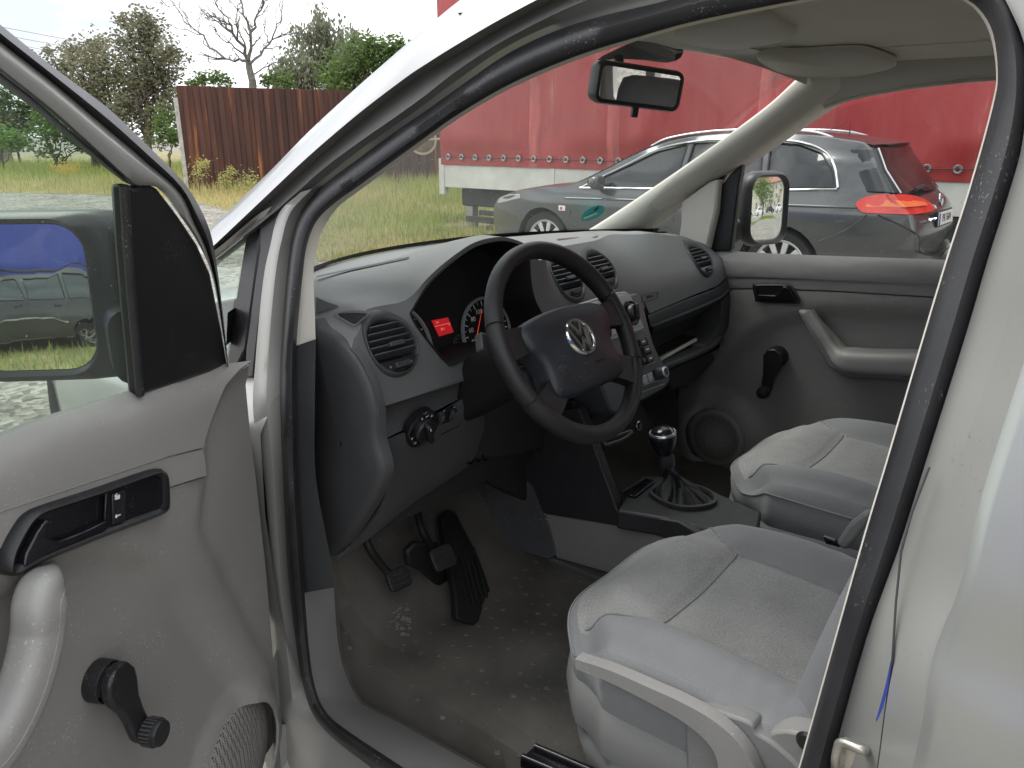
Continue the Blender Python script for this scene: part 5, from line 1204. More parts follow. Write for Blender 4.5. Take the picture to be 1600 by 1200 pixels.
# ------------------------------------------------------------------ passenger door (closed)
XP = .785
def PP(px, py, off=0): return P(px, py, X=XP-off)
def P2(px, py): p = PP(px, py); return V((p.y, p.z))
pdoor = prism('door', [V((XP+.02, .50, .34)), V((XP+.02, .50, 1.10)), V((XP+.02, -.62, 1.16)), V((XP+.02, -.62, .34))], V((.10, 0, 0)), 'silver', van, .01)
b1 = [P2(1085,388), P2(1120,391), P2(1200,396), P2(1300,400), P2(1475,406), V((-.62, P2(1475,406).y+.008))]
s1 = [V((-.62, P2(1475,436).y)), P2(1475,442), P2(1300,435), P2(1200,431.5), P2(1100,430)]
s1b = [P2(1100,432), P2(1200,433.5), P2(1300,437), P2(1475,444), V((-.62, P2(1475,438).y))]
s2 = [V((-.62, P2(1475,460).y)), P2(1475,463), P2(1300,452.5), P2(1200,449.5), P2(1100,449)]
s2b = [P2(1100,451), P2(1200,451.5), P2(1300,454.5), P2(1475,465), V((-.62, P2(1475,462).y))]
def pf(base, poly, rnd=None, curl=.01):
    def f(a, b):
        w = base-.006*(1-sstep(0, curl, pdist(a, b, poly)))
        if rnd is not None: d = pdist(a, b, rnd, False); w = base*math.sqrt(max(0, 1-(1-min(1, d/.06))**2))-.004*(1-sstep(0, .008, pdist(a, b, poly)))
        return V((XP-w, a, b))
    return f
u_p = b1+s1; sheet('belt_trim', u_p, [], .018, pf(.032, u_p, b1), 'trim_grey', pdoor, .006, off=1)
m_p = s1b+s2; sheet('trim_strip', m_p, [], .03, pf(.022, m_p), 'trim_grey', pdoor, .006, off=1)
l_p = s2b+[V((-.62, .36)), V((.46, .36)), V((.46, .80))]
pk = [P2(x, y) for x, y in [(1480,482),(1400,480),(1310,476),(1268,480),(1215,492),(1165,520),(1120,565),(1085,640),(1090,900),(1480,900)]]
psp = P2(1124, 680); PSR = .112
def plow(a, b):
    w = .022-.026*sstep(-.005, .05, sdp(a, b, pk))-.005*(1-sstep(0, .01, pdist(a, b, l_p)))
    d = math.hypot(a-psp.x, b-psp.y); w += .03*(1-sstep(PSR*1.1, PSR*1.5, d))
    return V((XP-w, a, b))
ph = [V((psp.x+PSR*.95*math.cos(2*math.pi*i/32), psp.y+PSR*.95*math.sin(2*math.pi*i/32))) for i in range(32)]
sheet('trim_panel', l_p, [ph], .026, plow, 'trim_grey_low', pdoor, .005, off=1)
lathe_o('speaker_grille', [(PSR*1.05, -.01), (PSR*.92, .006), (PSR*.6, .011), (0, .013)], V((XP-.022, psp.x, psp.y)), V((-1, 0, 0)), 'grille', pdoor, 36)
# armrest with upright pull
ar = crs([PP(x, y, .055) for x, y in [(1262,487),(1272,503),(1288,526),(1305,549),(1322,560),(1350,564),(1420,566),(1500,568),(1580,570)]], 5)
na = len(ar); sc = [.8+.85*sstep(.3, .55, i/(na-1)) for i in range(na)]
vs3, fs3 = sweep(ar, rrect(.040, .060, .014), V((-1, 0, 0)), scale=sc); mk('armrest', vs3, fs3, 'handle_grey', pdoor)
prism('armrest_base', [PP(x, y, .0) for x, y in [(1252,480),(1270,482),(1330,545),(1600,552),(1600,600),(1330,585),(1300,570)]], V((-.045, 0, 0)), 'trim_grey', pdoor, .012)
# release handle
rb1 = [(1177,446),(1182,443),(1228,443),(1238,448),(1250,466),(1250,472),(1244,474),(1184,471),(1181,468)]
rb2 = [(1181,448),(1184,446),(1227,446),(1235,450),(1245,466),(1245,469),(1241,470.5),(1188,468),(1185,466)]
ro, ri = [PP(x, y, .030) for x, y in rb1], [PP(x, y, .040) for x, y in rb2]
prl = strip('release_handle_bezel', [crs(ro, 3, True), crs([p+V((-.006, 0, 0)) for p in ro], 3, True), crs(ri, 3, True), crs([p+V((.009, 0, 0)) for p in ri], 3, True)], 'black_plastic', pdoor, closed_v=True)
mk('recess_back', [p+V((.007, 0, 0)) for p in ri], [tuple(range(len(ri)))], 'frit', prl, None)
prism('release_lever', [PP(x, y, .034) for x, y in [(1184,460),(1212,461),(1220,455),(1225,446),(1236,450),(1245,468),(1240,470),(1188,468)]], V((-.008, 0, 0)), 'gloss_black', prl, .003)
# crank
pcb = PP(1216, 556, -.004); pkn = PP(1204, 606, -.004); pn_ = V((-1, 0, 0)); pad_ = (pkn-pcb).normalized(); psd = pn_.cross(pad_)
pck = lathe_o('window_crank', [(.034, 0), (.034, .03), (.032, .034), (0, .035)], pcb, pn_, 'black_plastic', pdoor, 28)
al2 = (pkn-pcb).length
outl = [pcb+pad_*t+psd*w+pn_*.032 for t, w in ((-.034, 0), (-.025, .024), (0, .033), (.03, .026), (.06, .02), (al2, .018))]+[pcb+pad_*t-psd*w+pn_*.032 for t, w in ((al2, .018), (.06, .02), (.03, .026), (0, .033), (-.025, .024))]
prism('crank_arm', outl, pn_*.016, 'black_plastic', pck, .005)
lathe_o('crank_knob', [(.014, 0), (.02, .004), (.021, .02), (.017, .03), (0, .034)], pkn+pn_*.046, pn_, 'black_plastic', pck, 24)
# mirror sail, door glass, rear glass edge
prism('mirror_sail', [P(x, y, X=.775) for x, y in [(1098,393),(1104,340),(1115,305),(1140,272),(1160,256),(1152,310),(1142,392)]], V((.03, 0, 0)), 'black_plastic', pdoor, .006)
sheet('door_window', [V((.40, 1.13)), V((.30, 1.36)), V((.06, 1.56)), V((-.30, 1.64)), V((-.66, 1.64)), V((-.66, 1.15)), V((0, 1.145))], [], .12, lambda a, b: V((XP+.03-.16*max(0, b-1.12), a, b)), 'pass_glass', pdoor, .003)
# outer half of the passenger door frame
fo = crs([V((XP+.06-.16*max(0, z-1.12), y, z)) for y, z in [(.50, 1.12), (.37, 1.40), (.12, 1.63), (-.28, 1.72), (-.66, 1.72)]], 6)
vs3, fs3 = sweep(fo, rrect(.04, .03, .008), V((1, 0, 0))); mk('window_frame', vs3, fs3, 'rubber', pdoor)
# green sticker, printed box, wiper on the windscreen
stc = [(908,341),(912,333),(922,325),(934,321),(942,322),(945,326),(942,334),(932,341),(918,345),(910,345)]
def onW(px, py, off=.006):
    d = ray(px, py)
    a = WB(.5); b = WT(.5); n = V((0, (b-a).z, -(b-a).y)).normalized()
    def f(p):
        s = max(-1, min(1, p.x/.72)); best = 1e9
        A0, B0 = WB(s*.77), WT(s*.665); t = max(0, min(1, (p.z-A0.z)/(B0.z-A0.z))); bul = math.sin(math.pi*t)*.035
        return p.y-(A0.y+(B0.y-A0.y)*t+.6*bul)+off*1.6
    return PI(px, py, f, 1, 4)
mat('sticker', (.04, .38, .36), .5, var=.1, vscale=30); mat('sticker_pale', (.45, .62, .55), .5)
stp = [onW(x, y) for x, y in stc]
stk_ = mk('emission_sticker', crs(stp, 3, True), [tuple(range(30))], 'sticker', ws, None)
mk('sticker_bar', [onW(x, y, .009) for x, y in [(911,340),(932,331.5),(934,334),(913,343)]], [(0, 1, 2, 3)], 'sticker_pale', ws, None)
mk('sticker_bar', [onW(x, y, .009) for x, y in [(928,329),(936,322),(935,326),(930,330)]], [(0, 1, 2, 3)], 'frit', ws, None)
for a, b in (((1183,132),(1215,103)), ((1215,103),(1250,113)), ((1250,113),(1215,140)), ((1215,140),(1183,132)), ((1199,118),(1233,126)), ((1222,106),(1192,134))):
    tube('printed_line', [onW(*a), onW(*b)], .0007, 'white_dim', ws, 4)

fpp = [onW(x, y, .008) for x, y in [(933,94),(960,78),(1000,62),(1040,58),(1066,72),(1064,90),(1042,98),(1005,94),(965,92)]]
mk('frit_patch', crs(fpp, 2, True), [tuple(range(18))], 'frit', ws, None)
# ================================================================== OUTSIDE
mat('bark', (.085, .070, .055), .9, grain=.6, gscale=60, var=.3, vscale=9)
mat('bark_grey', (.13, .12, .105), .9, grain=.5, gscale=60, var=.3, vscale=9)
def leaf_mat(name, a, b):
    m = bpy.data.materials.new(name); m.use_nodes = True; n = m.node_tree; l = n.links.new; bs = n.nodes['Principled BSDF']; bs.inputs['Roughness'].default_value = .55
    g = n.nodes.new('ShaderNodeNewGeometry'); nz = n.nodes.new('ShaderNodeTexNoise'); nz.inputs['Scale'].default_value = 1.1; nz.inputs['Detail'].default_value = 3
    t = n.nodes.new('ShaderNodeTexCoord'); l(t.outputs['Object'], nz.inputs['Vector'])
    ad = n.nodes.new('ShaderNodeMath'); ad.operation = 'MULTIPLY_ADD'; ad.inputs[1].default_value = .55; l(g.outputs['Random Per Island'], ad.inputs[0])
    sb = n.nodes.new('ShaderNodeMath'); sb.operation = 'MULTIPLY_ADD'; sb.inputs[1].default_value = 1.3; sb.inputs[2].default_value = -.42; l(nz.outputs['Fac'], sb.inputs[0]); l(sb.outputs[0], ad.inputs[2])
    r = n.nodes.new('ShaderNodeValToRGB'); r.color_ramp.elements[0].color = (*a, 1); r.color_ramp.elements[1].color = (*b, 1); l(ad.outputs[0], r.inputs['Fac']); l(r.outputs['Color'], bs.inputs['Base Color'])
    tr = n.nodes.new('ShaderNodeBsdfTranslucent'); l(r.outputs['Color'], tr.inputs['Color']); ms = n.nodes.new('ShaderNodeMixShader'); ms.inputs['Fac'].default_value = .42
    l(bs.outputs[0], ms.inputs[1]); l(tr.outputs[0], ms.inputs[2]); l(ms.outputs[0], n.nodes['Material Output'].inputs['Surface']); MATS[name] = m
leaf_mat('leaf_olive', (.105, .108, .062), (.27, .262, .165)); leaf_mat('leaf_green', (.050, .098, .022), (.155, .225, .062)); leaf_mat('leaf_willow', (.12, .14, .09), (.28, .30, .20)); leaf_mat('leaf_bright', (.07, .15, .025), (.18, .30, .065)); leaf_mat('leaf_dark', (.040, .068, .022), (.11, .15, .055))
leaf_mat('grass_green', (.14, .23, .04), (.32, .42, .10)); leaf_mat('grass_dry', (.40, .34, .15), (.66, .57, .30)); leaf_mat('flower_yellow', (.42, .30, .06), (.62, .46, .12)); leaf_mat('grass_mid', (.28, .30, .08), (.50, .48, .18))

# ---- ground
def gravel():
    m = mat('gravel', (.3, .29, .26), .95); n = m.node_tree; l = n.links.new; b = n.nodes['Principled BSDF']; t = n.nodes.new('ShaderNodeTexCoord')
    vo = n.nodes.new('ShaderNodeTexVoronoi'); vo.inputs['Scale'].default_value = 22; l(t.outputs['Object'], vo.inputs['Vector'])
    nz = n.nodes.new('ShaderNodeTexNoise'); nz.inputs['Scale'].default_value = 1.4; nz.inputs['Detail'].default_value = 10; nz.inputs['Roughness'].default_value = .78; l(t.outputs['Object'], nz.inputs['Vector'])
    sp = n.nodes.new('ShaderNodeSeparateColor'); l(vo.outputs['Color'], sp.inputs['Color'])
    ma = n.nodes.new('ShaderNodeMath'); ma.operation = 'MULTIPLY_ADD'; ma.inputs[1].default_value = .35; l(sp.outputs[0], ma.inputs[0])
    mb = n.nodes.new('ShaderNodeMath'); mb.operation = 'MULTIPLY_ADD'; mb.inputs[1].default_value = .9; mb.inputs[2].default_value = -.1; l(nz.outputs['Fac'], mb.inputs[0]); l(mb.outputs[0], ma.inputs[2])
    r = n.nodes.new('ShaderNodeValToRGB'); e = r.color_ramp.elements; e[0].position = .34; e[0].color = (.09, .084, .070, 1); e[1].position = .72; e[1].color = (.33, .31, .27, 1); l(ma.outputs[0], r.inputs['Fac']); l(r.outputs['Color'], b.inputs['Base Color'])
    bp = n.nodes.new('ShaderNodeBump'); bp.inputs['Strength'].default_value = .9; bp.inputs['Distance'].default_value = .02; l(vo.outputs['Distance'], bp.inputs['Height']); l(bp.outputs['Normal'], b.inputs['Normal'])
gravel()
g = mk('gravel_lot', [V((x, y, 0)) for x, y in ((-600, -600), (600, -600), (600, 600), (-600, 600))], [(0, 1, 2, 3)], 'gravel', None, None); g['kind'] = 'structure'
m_ = mat('verge_soil', (.13, .125, .05), .95, var=.4, vscale=.8, var2=(.28, .24, .11))
edge = [(-420,300),(-200,299),(0,301),(150,304),(300,314),(385,338),(430,360),(500,408),(560,410),(640,385)]
gpoly = [V((p.x, p.y)) for p in (P(x, y, Z=0) for x, y in edge)]
gpoly += [V((7.6, 6.6)), V((9, 5.5)), V((13, 5.5)), V((40, 20)), V((40, 70)), V((-30, 70))]
v_ = mk('grass_verge', [V((p.x, p.y, .004)) for p in gpoly], [tuple(range(len(gpoly)))], 'verge_soil', None, None); v_['kind'] = 'structure'
gp2 = [V((-3.6, -12)), V((-4.3, -6)), V((-4.0, -1)), V((-4.6, 3)), V((-6, 9)), V((-16, 10)), V((-16, -14))]
v2 = mk('grass_verge_left', [V((p.x, p.y, .004)) for p in gp2], [tuple(range(len(gp2)))], 'verge_soil', None, None); v2['kind'] = 'structure'
v2.name = 'grass_strip'

def hash2(x, y): return math.sin(x*1.3+.7*math.sin(y*.9))*math.cos(y*1.1+.6*math.sin(x*1.7))
def blades(name, label, pts, m, hmin, hmax, w, seed=1, lean=.35):
    rnd = random.Random(seed); vs, fs = [], []
    for x, y, k in pts:
        h = (hmin+(hmax-hmin)*rnd.random()**1.5)*k; a = rnd.uniform(0, 6.283); dx, dy = math.cos(a)*w/2, math.sin(a)*w/2; b = rnd.uniform(0, 6.283); lx, ly = math.cos(b)*lean*h*rnd.random(), math.sin(b)*lean*h*rnd.random(); i = len(vs)
        vs += [(x-dx, y-dy, 0), (x+dx, y+dy, 0), (x+dx*.7+lx*.4, y+dy*.7+ly*.4, h*.6), (x-dx*.7+lx*.4, y-dy*.7+ly*.4, h*.6), (x+lx, y+ly, h)]; fs += [(i, i+1, i+2, i+3), (i+3, i+2, i+4)]
    o = mk(name, vs, fs, m, None, None); tag(o, label, 'grass', None, 'stuff'); return o
rnd = random.Random(11)
near, far, dry, mids, left_g, left_d = [], [], [], [], [], []
def vis(x, y):
    d = V((x, y, .3))-CAM; z = d.dot(FWD)
    if z < 1: return False
    px = 800+1200*d.dot(RGT)/z; return -60 < px < 960
xs0 = [p.x for p in gpoly]; ys0 = [p.y for p in gpoly]
tries = 0
while len(near)+len(far)+len(dry)+len(mids) < 95000 and tries < 900000:
    tries += 1; D = 8+34*rnd.random()**1.35; px = rnd.uniform(-60, 940); d = FWD+RGT*((px-800)/FPX); q = CAM+d*D; x, y = q.x, q.y
    if not inpoly(x, y, gpoly): continue
    if x > 7.5 and y < 8.9 and x < 10.6: continue
    e = pdist(x, y, gpoly[:10], False); h = hash2(x*.6, y*.6)
    k = .35+.65*sstep(0, 2.5, e)
    if D < 17.5 and h > .25 and rnd.random() < .55: continue
    if D < 17.5: (dry if rnd.random() < (.75-.45*sstep(0, 3.0, e)+.3*h) else (near if rnd.random() < .6 else mids)).append((x, y, k*.62))
    else:
        pdry = .92-.80*sstep(1.5, 6.5, e+1.5*h); (dry if rnd.random() < pdry else (far if rnd.random() < .6 else mids)).append((x, y, k))
blades('green_grass', 'green grass growing on the verge before the rusty fence', near+far, 'grass_green', .14, .46, .018, 2)
blades('dry_grass', 'straw coloured dry grass along the gravel edge', dry, 'grass_dry', .12, .46, .014, 3)
blades('wild_grass', 'yellowish green wild grass mixed into the verge', mids, 'grass_mid', .16, .62, .015, 4)
for _ in range(16000):
    x, y = rnd.uniform(-10, -3.6), rnd.uniform(-9, 6)
    if inpoly(x, y, gp2) and not (-9.3 < x < -7.55 and -4.3 < y < .3): (left_d if rnd.random() < .4 else left_g).append((x, y, .7))
blades('roadside_grass', 'low green grass before the dark old estate car', left_g, 'grass_green', .08, .34, .014, 5)
blades('roadside_straw', 'dry grass stalks before the dark old estate car', left_d, 'grass_mid', .10, .42, .012, 6)
fl = []
for _ in range(110):
    p = P(106+rnd.gauss(0, 11), 263+rnd.gauss(0, 4), D=25.0+rnd.gauss(0, .5)); fl.append(p)
vs, fs = [], []
for p in fl:
    for _ in range(5):
        q = p+V((rnd.gauss(0, .06), rnd.gauss(0, .06), rnd.gauss(0, .04))); r = .022; i = len(vs); a = rnd.uniform(0, 3.14); u = V((math.cos(a), math.sin(a), .3))*r; v = V((-math.sin(a)*.4, math.cos(a)*.4, 1))*r; vs += [q-u, q-v, q+u, q+v]; fs.append((i, i+1, i+2, i+3))
# stems below the flowers
for p in fl[::4]:
    i = len(vs); vs += [V((p.x-.006, p.y, 0)), V((p.x+.006, p.y, 0)), p]; fs.append((i, i+1, i+2))
tag(mk('yellow_flowers', vs, fs, 'flower_yellow', None, None), 'clump of small yellow flowers in the verge by the gravel', 'flowers', None, 'stuff')

# ---- rusty sheet fence
def rust():
    m = mat('rust_sheet', (.10, .04, .03), .75); n = m.node_tree; l = n.links.new; b = n.nodes['Principled BSDF']; t = n.nodes.new('ShaderNodeTexCoord')
    mp_ = n.nodes.new('ShaderNodeMapping'); mp_.inputs['Scale'].default_value = (3.0, 3.0, .16); l(t.outputs['Object'], mp_.inputs['Vector'])
    nz = n.nodes.new('ShaderNodeTexNoise'); nz.inputs['Scale'].default_value = 1.6; nz.inputs['Detail'].default_value = 7; nz.inputs['Roughness'].default_value = .62; l(mp_.outputs['Vector'], nz.inputs['Vector'])
    r = n.nodes.new('ShaderNodeValToRGB'); e = r.color_ramp.elements; e[0].position = .30; e[0].color = (.048, .022, .018, 1); e[1].position = .82; e[1].color = (.42, .26, .14, 1)
    for p_, c_ in ((.53, (.082, .034, .026, 1)), (.62, (.13, .050, .029, 1)), (.69, (.40, .155, .045, 1))): q = e.new(p_); q.color = c_
    l(nz.outputs['Fac'], r.inputs['Fac']); l(r.outputs['Color'], b.inputs['Base Color'])
rust()
FA = P(296, 300, Z=0); FA.z = 0
fdir = None
tdir = P(690, 300, Z=0)
dA = ray(690, 240); tB = 24.0; FBp = CAM+dA*tB; FB = V((FBp.x, FBp.y, 0)); fd = (FB-FA).normalized(); fn_ = V((fd.y, -fd.x, 0))
if fn_.dot(CAM-FA) < 0: fn_ = -fn_
HF = 2.72
fence = empty('sheet_fence', 'rusty brown corrugated sheet metal fence beyond the dry grass', 'fence', FA)
flen = (FB-FA).length+2; x = 0; k = 0
while x < flen:
    pr = []; w = .62; 
    for s, o_ in ((0, 0), (.09, 0), (.12, .05), (.24, .05), (.27, 0), (.39, 0), (.42, .05), (.54, .05), (.57, 0), (.69, 0), (.72, .05), (.84, .05), (.87, 0), (.945, .002)): pr.append((s, o_))
    top = HF-.0035*k+rnd.uniform(-.02, .02); lean = rnd.uniform(-.02, .02)
    lines = [[fd*(x+s)+fn_*(o_+.004*(k % 2)+lean*z/2.7)+V((0, 0, z)) for s, o_ in pr] for z in (.05, 1.0, 1.9, top)]
    o = strip('panel', lines, 'rust_sheet', None, smooth=20); o.parent = fence; solid(o, .003)
    x += .90; k += 1
mat('post_paint', (.42, .41, .38), .7, var=.3, vscale=6)
o = prism('post', [fd*-.10+fn_*-.04, fd*-.10+fn_*.05, fd*-.0+fn_*.05, fd*-.0+fn_*-.04], V((0, 0, HF-.3)), 'post_paint', None, .01); o.parent = fence
for z in (.5, 1.4, 2.3):
    o = prism('rail', [fn_*-.06+V((0, 0, z)), fn_*-.01+V((0, 0, z)), fn_*-.01+V((0, 0, z+.05)), fn_*-.06+V((0, 0, z+.05))], fd*flen, 'rust_sheet', None); o.parent = fence

# ---- trees: trunk and limbs to each crown lobe, leaves clustered through the lobes
def leaves(name, clumps, m, n, size, spread, seed, droop=0, parent=None):
    rnd = random.Random(seed); vs, fs = [], []
    for c, r in clumps:
        for _ in range(n):
            q = c+V((rnd.gauss(0, 1), rnd.gauss(0, 1), rnd.gauss(0, .8)))*(r*spread)
            if droop: q.z -= abs(rnd.gauss(0, 1))*droop
            a = rnd.uniform(0, 6.283); s = size*rnd.uniform(.6, 1.35); t = V((math.cos(a), math.sin(a), rnd.uniform(-.9, .5) if not droop else rnd.uniform(-2.6, -.9))).normalized(); b = t.cross(V((rnd.uniform(-1, 1), rnd.uniform(-1, 1), rnd.uniform(-.2, 1)))).normalized()
            i = len(vs); vs += [q-t*s*.5, q+b*s*.26, q+t*s*.5, q-b*s*.26]; fs.append((i, i+1, i+2, i+3))
    return mk(name, vs, fs, m, parent, None)
def limb(segs, a, b, r0, r1, rnd, wob=.08, n=6):
    L_ = (b-a).length; p = [a+(b-a)*(i/n)+(V((rnd.gauss(0, 1), rnd.gauss(0, 1), rnd.gauss(0, .6)))*(wob*L_*.35*math.sin(math.pi*i/n)) if 0 < i < n else V((0, 0, 0))) for i in range(n+1)]
    segs.append(([q for q in p], [r0+(r1-r0)*i/n for i in range(n+1)])); return p
def trunk_mesh(name, segs, m, parent, seg=6):
    vs, fs = [], []
    for path, rad in segs:
        v, f = sweep(path, circ(1, seg), None, False, rad, True); b = len(vs); vs += v; fs += [tuple(i+b for i in q) for q in f]
    return mk(name, vs, fs, m, parent, 70)
def tree(name, label, foot_px, D, lobes, m, nclump, nleaf, size, seed, droop=0, trunk_r=.16, group=None, bark='bark', cat='tree', spread=.34, dep=.8):
    rnd = random.Random(seed); f = P(foot_px, 300, D=D); foot = V((f.x, f.y, 0)); t = empty(name, label, cat, foot, group)
    lob = [(P(x, y, D=D+rnd.uniform(-dep, dep))-foot, r*D/FPX) for x, y, r in lobes]
    cen = sum((c*r for c, r in lob), V((0, 0, 0)))/sum(r for _, r in lob); segs, clumps = [], []
    fork = V((cen.x*.35, cen.y*.35, max(.6, cen.z*.45))); main = limb(segs, V((0, 0, -.05)), fork, trunk_r, trunk_r*.62, rnd, .05)
    for c, r in lob:
        st = main[rnd.choice((3, 4, 5, 6))]; pth = limb(segs, st, c, trunk_r*.42, trunk_r*.12, rnd, .14)
        for _ in range(max(3, int(nclump*r/sum(q for _, q in lob)))):
            d = V((rnd.gauss(0, 1), rnd.gauss(0, 1), rnd.gauss(0, 1))).normalized()*(r*rnd.random()**.45); cc = c+d
            cr = rnd.uniform(.28, .6)*min(1, r*.7+.2); clumps.append((cc, cr))
            if rnd.random() < .55: limb(segs, pth[rnd.choice((3, 4, 5, 6))], cc, trunk_r*.11, trunk_r*.04, rnd, .16, 4)
    trunk_mesh('trunk', segs, bark, t); lo = leaves('crown', clumps, m, nleaf, size, spread*2.2, seed+1, droop, t)
    return t
tree('olive_tree', 'tall grey green leafy tree beside the rusty fence end', 235, 31, [(215,40,26),(240,62,28),(205,72,28),(250,95,34),(222,105,34),(262,125,26),(215,140,34),(250,150,34),(235,180,34),(205,170,28),(265,170,22),(226,28,16),(195,33,10),(270,85,18)], 'leaf_olive', 190, 42, .17, 21, trunk_r=.2, spread=.40)
tree('bushy_tree', 'broad olive green tree left of the tall one', 155, 32, [(150,72,20),(160,95,34),(130,95,26),(110,85,20),(85,95,16),(170,125,36),(135,130,34),(195,130,26),(160,160,40),(190,175,34),(125,165,34),(180,205,34),(150,200,34),(100,120,22)], 'leaf_olive', 190, 42, .17, 22, trunk_r=.2, spread=.42)
tree('low_shrub', 'bright green shrub standing by the left end of the fence', 268, 27, [(265,195,20),(278,180,16),(255,210,18),(276,212,16)], 'leaf_green', 34, 46, .15, 23, trunk_r=.05, cat='shrub')
tree('green_shrub', 'green shrub seen through the window glass below the tree', 88, 30, [(85,200,26),(60,195,22),(110,205,24),(130,215,22),(75,222,22),(165,215,22)], 'leaf_green', 60, 46, .16, 24, trunk_r=.07, cat='shrub')
tree('thicket', 'dark green thicket above the tiled roof at far left', 10, 36, [(0,160,34),(40,175,30),(-40,150,40),(-90,150,44),(70,180,26),(25,200,26)], 'leaf_dark', 110, 46, .20, 25, trunk_r=.12, cat='tree')
tree('bright_shrub', 'light green bush in front of the tiled roof', 14, 29, [(0,218,22),(25,222,18),(-30,212,24)], 'leaf_bright', 40, 46, .15, 26, trunk_r=.05, cat='shrub')
tree('willow_tree', 'grey green weeping willow behind the rusty fence', 500, 34, [(500,30,24),(480,55,26),(520,55,30),(548,62,24),(470,85,22),(505,90,32),(450,98,20),(435,118,18),(540,100,30),(475,120,26),(520,128,30),(570,85,22)], 'leaf_willow', 170, 46, .20, 27, droop=.55, trunk_r=.2, spread=.30)
tree('round_tree', 'fresh green leafy tree right of the weeping willow', 560, 29, [(575,82,26),(555,105,30),(530,112,26),(600,85,26),(620,75,16),(590,110,34),(545,132,30),(520,138,22),(625,100,26),(650,95,24)], 'leaf_green', 130, 46, .17, 28, trunk_r=.16, spread=.42)
tree('fence_sapling', 'low green sapling peeping over the fence top at left', 325, 27, [(318,128,9),(335,124,10),(352,128,9),(303,131,7)], 'leaf_green', 26, 34, .13, 29, trunk_r=.04, cat='shrub')
tree('fence_bush', 'small bush behind the fence beside the bare trunk', 428, 27, [(415,128,8),(432,124,10),(447,130,9)], 'leaf_green', 22, 34, .13, 30, trunk_r=.04, cat='shrub')
# weeds at the foot of the fence
for k_, (px, py, r, nm, lb) in enumerate([(312,262,8,'tall_weed','tall dark weed at the left foot of the fence'),(355,275,6,'tall_weed','seeding weed at the foot of the fence under orange streaks'),(385,285,7,'tall_weed','wiry weed at the fence foot nearest the front pillar')]):
    tree(nm, lb, px, 19.6, [(px, py, r), (px+5, py-8, r*.8), (px-4, py+10, r)], 'grass_mid', 16, 22, .06, 40+k_, trunk_r=.012, cat='weed', group='weeds at the fence foot', dep=.2)
# ---- bare dead tree
rnd = random.Random(5)
f = P(396, 300, D=27); bt = empty('bare_tree', 'leafless dead tree standing behind the rusty fence', 'tree', (f.x, f.y, 0)); org = V((f.x, f.y, 0)); segs = []
def q_(x, y, d=0): return P(x, y, D=27+d)-org
def grow(a, b, r, depth):
    p = limb(segs, a, b, r, r*.5, rnd, .16, 5)
    if depth == 0: return
    L_ = (b-a).length; d0 = (b-a).normalized()
    for i in ((2, 3, 4, 5, 5) if depth > 1 else (2, 3, 4, 5)):
        d = (d0+V((rnd.gauss(0, .55), rnd.gauss(0, .55), rnd.gauss(.18, .45)))).normalized(); grow(p[i], p[i]+d*L_*rnd.uniform(.40, .68), r*.46, depth-1)
limb(segs, V((0, 0, -.05)), q_(395, 128), .16, .135, rnd, .02); limb(segs, q_(395, 128), q_(388, 95), .135, .11, rnd, .05, 3)
for a, b, r, dp in (((388,95),(362,40),.075,3), ((388,95),(352,92),.06,1), ((352,92),(300,42),.045,3), ((352,92),(325,88),.035,2), ((388,95),(392,50),.07,2), ((392,50),(372,-15),.05,3), ((392,50),(412,8),.05,3), ((391,100),(425,62),.055,3), ((425,62),(440,25),.03,2), ((394,118),(428,98),.03,2), ((370,60),(335,30),.035,2), ((386,90),(345,60),.035,2)):
    grow(q_(*a, rnd.uniform(-.2, .2)), q_(*b, rnd.uniform(-1, 1)), r, dp)
trunk_mesh('trunk', segs, 'bark_grey', bt, 5)
# ---- old tiled house at the far left
mat('tile_red', (.22, .12, .085), .85, var=.35, vscale=3); mat('old_wall', (.34, .31, .26), .9, var=.2, vscale=2); mat('dark_wood', (.06, .05, .04), .8)
hb = P(8, 235, D=38); hb = V((hb.x, hb.y, 0)); rr_ = P(26, 178, D=38)-hb; ll_ = P(-90, 178, D=38)-hb; ev_ = P(22, 205, D=37)-hb; el_ = P(-95, 205, D=37)-hb
house = empty('old_house', 'old house with weathered red tiled roof among bushes', 'house', hb)
dep_ = (ray(10, 200)*1.0); dep_.z = 0; dep_.normalize()
o = prism('wall', [V((el_.x, el_.y, 0))+dep_*.4, V((ev_.x, ev_.y, 0))+dep_*.4-RGT*.3, V((ev_.x, ev_.y, ev_.z-.05))+dep_*.4-RGT*.3, V((el_.x, el_.y, el_.z-.05))+dep_*.4], dep_*5, 'old_wall', None); o.parent = house
lines = [[el_.lerp(ev_, i/20) for i in range(21)], [ll_.lerp(rr_, i/20)+dep_*1.5 for i in range(21)]]
for r_ in range(9):
    a = [p.lerp(q, r_/9) for p, q in zip(*lines)]; b = [p.lerp(q, (r_+1.1)/9)+V((0, 0, .03)) for p, q in zip(*lines)]
    o = strip('tile_course', [[p+V((0, 0, .05+.02*(i % 2))) for i, p in enumerate(a)], [p+V((0, 0, .02*(i % 2))) for i, p in enumerate(b)]], 'tile_red', None, smooth=None); o.parent = house; solid(o, .03)
o = tube('gable_post', [V((ev_.x, ev_.y, 0)), V((ev_.x, ev_.y, ev_.z+.5))], .06, 'dark_wood', house, 6)
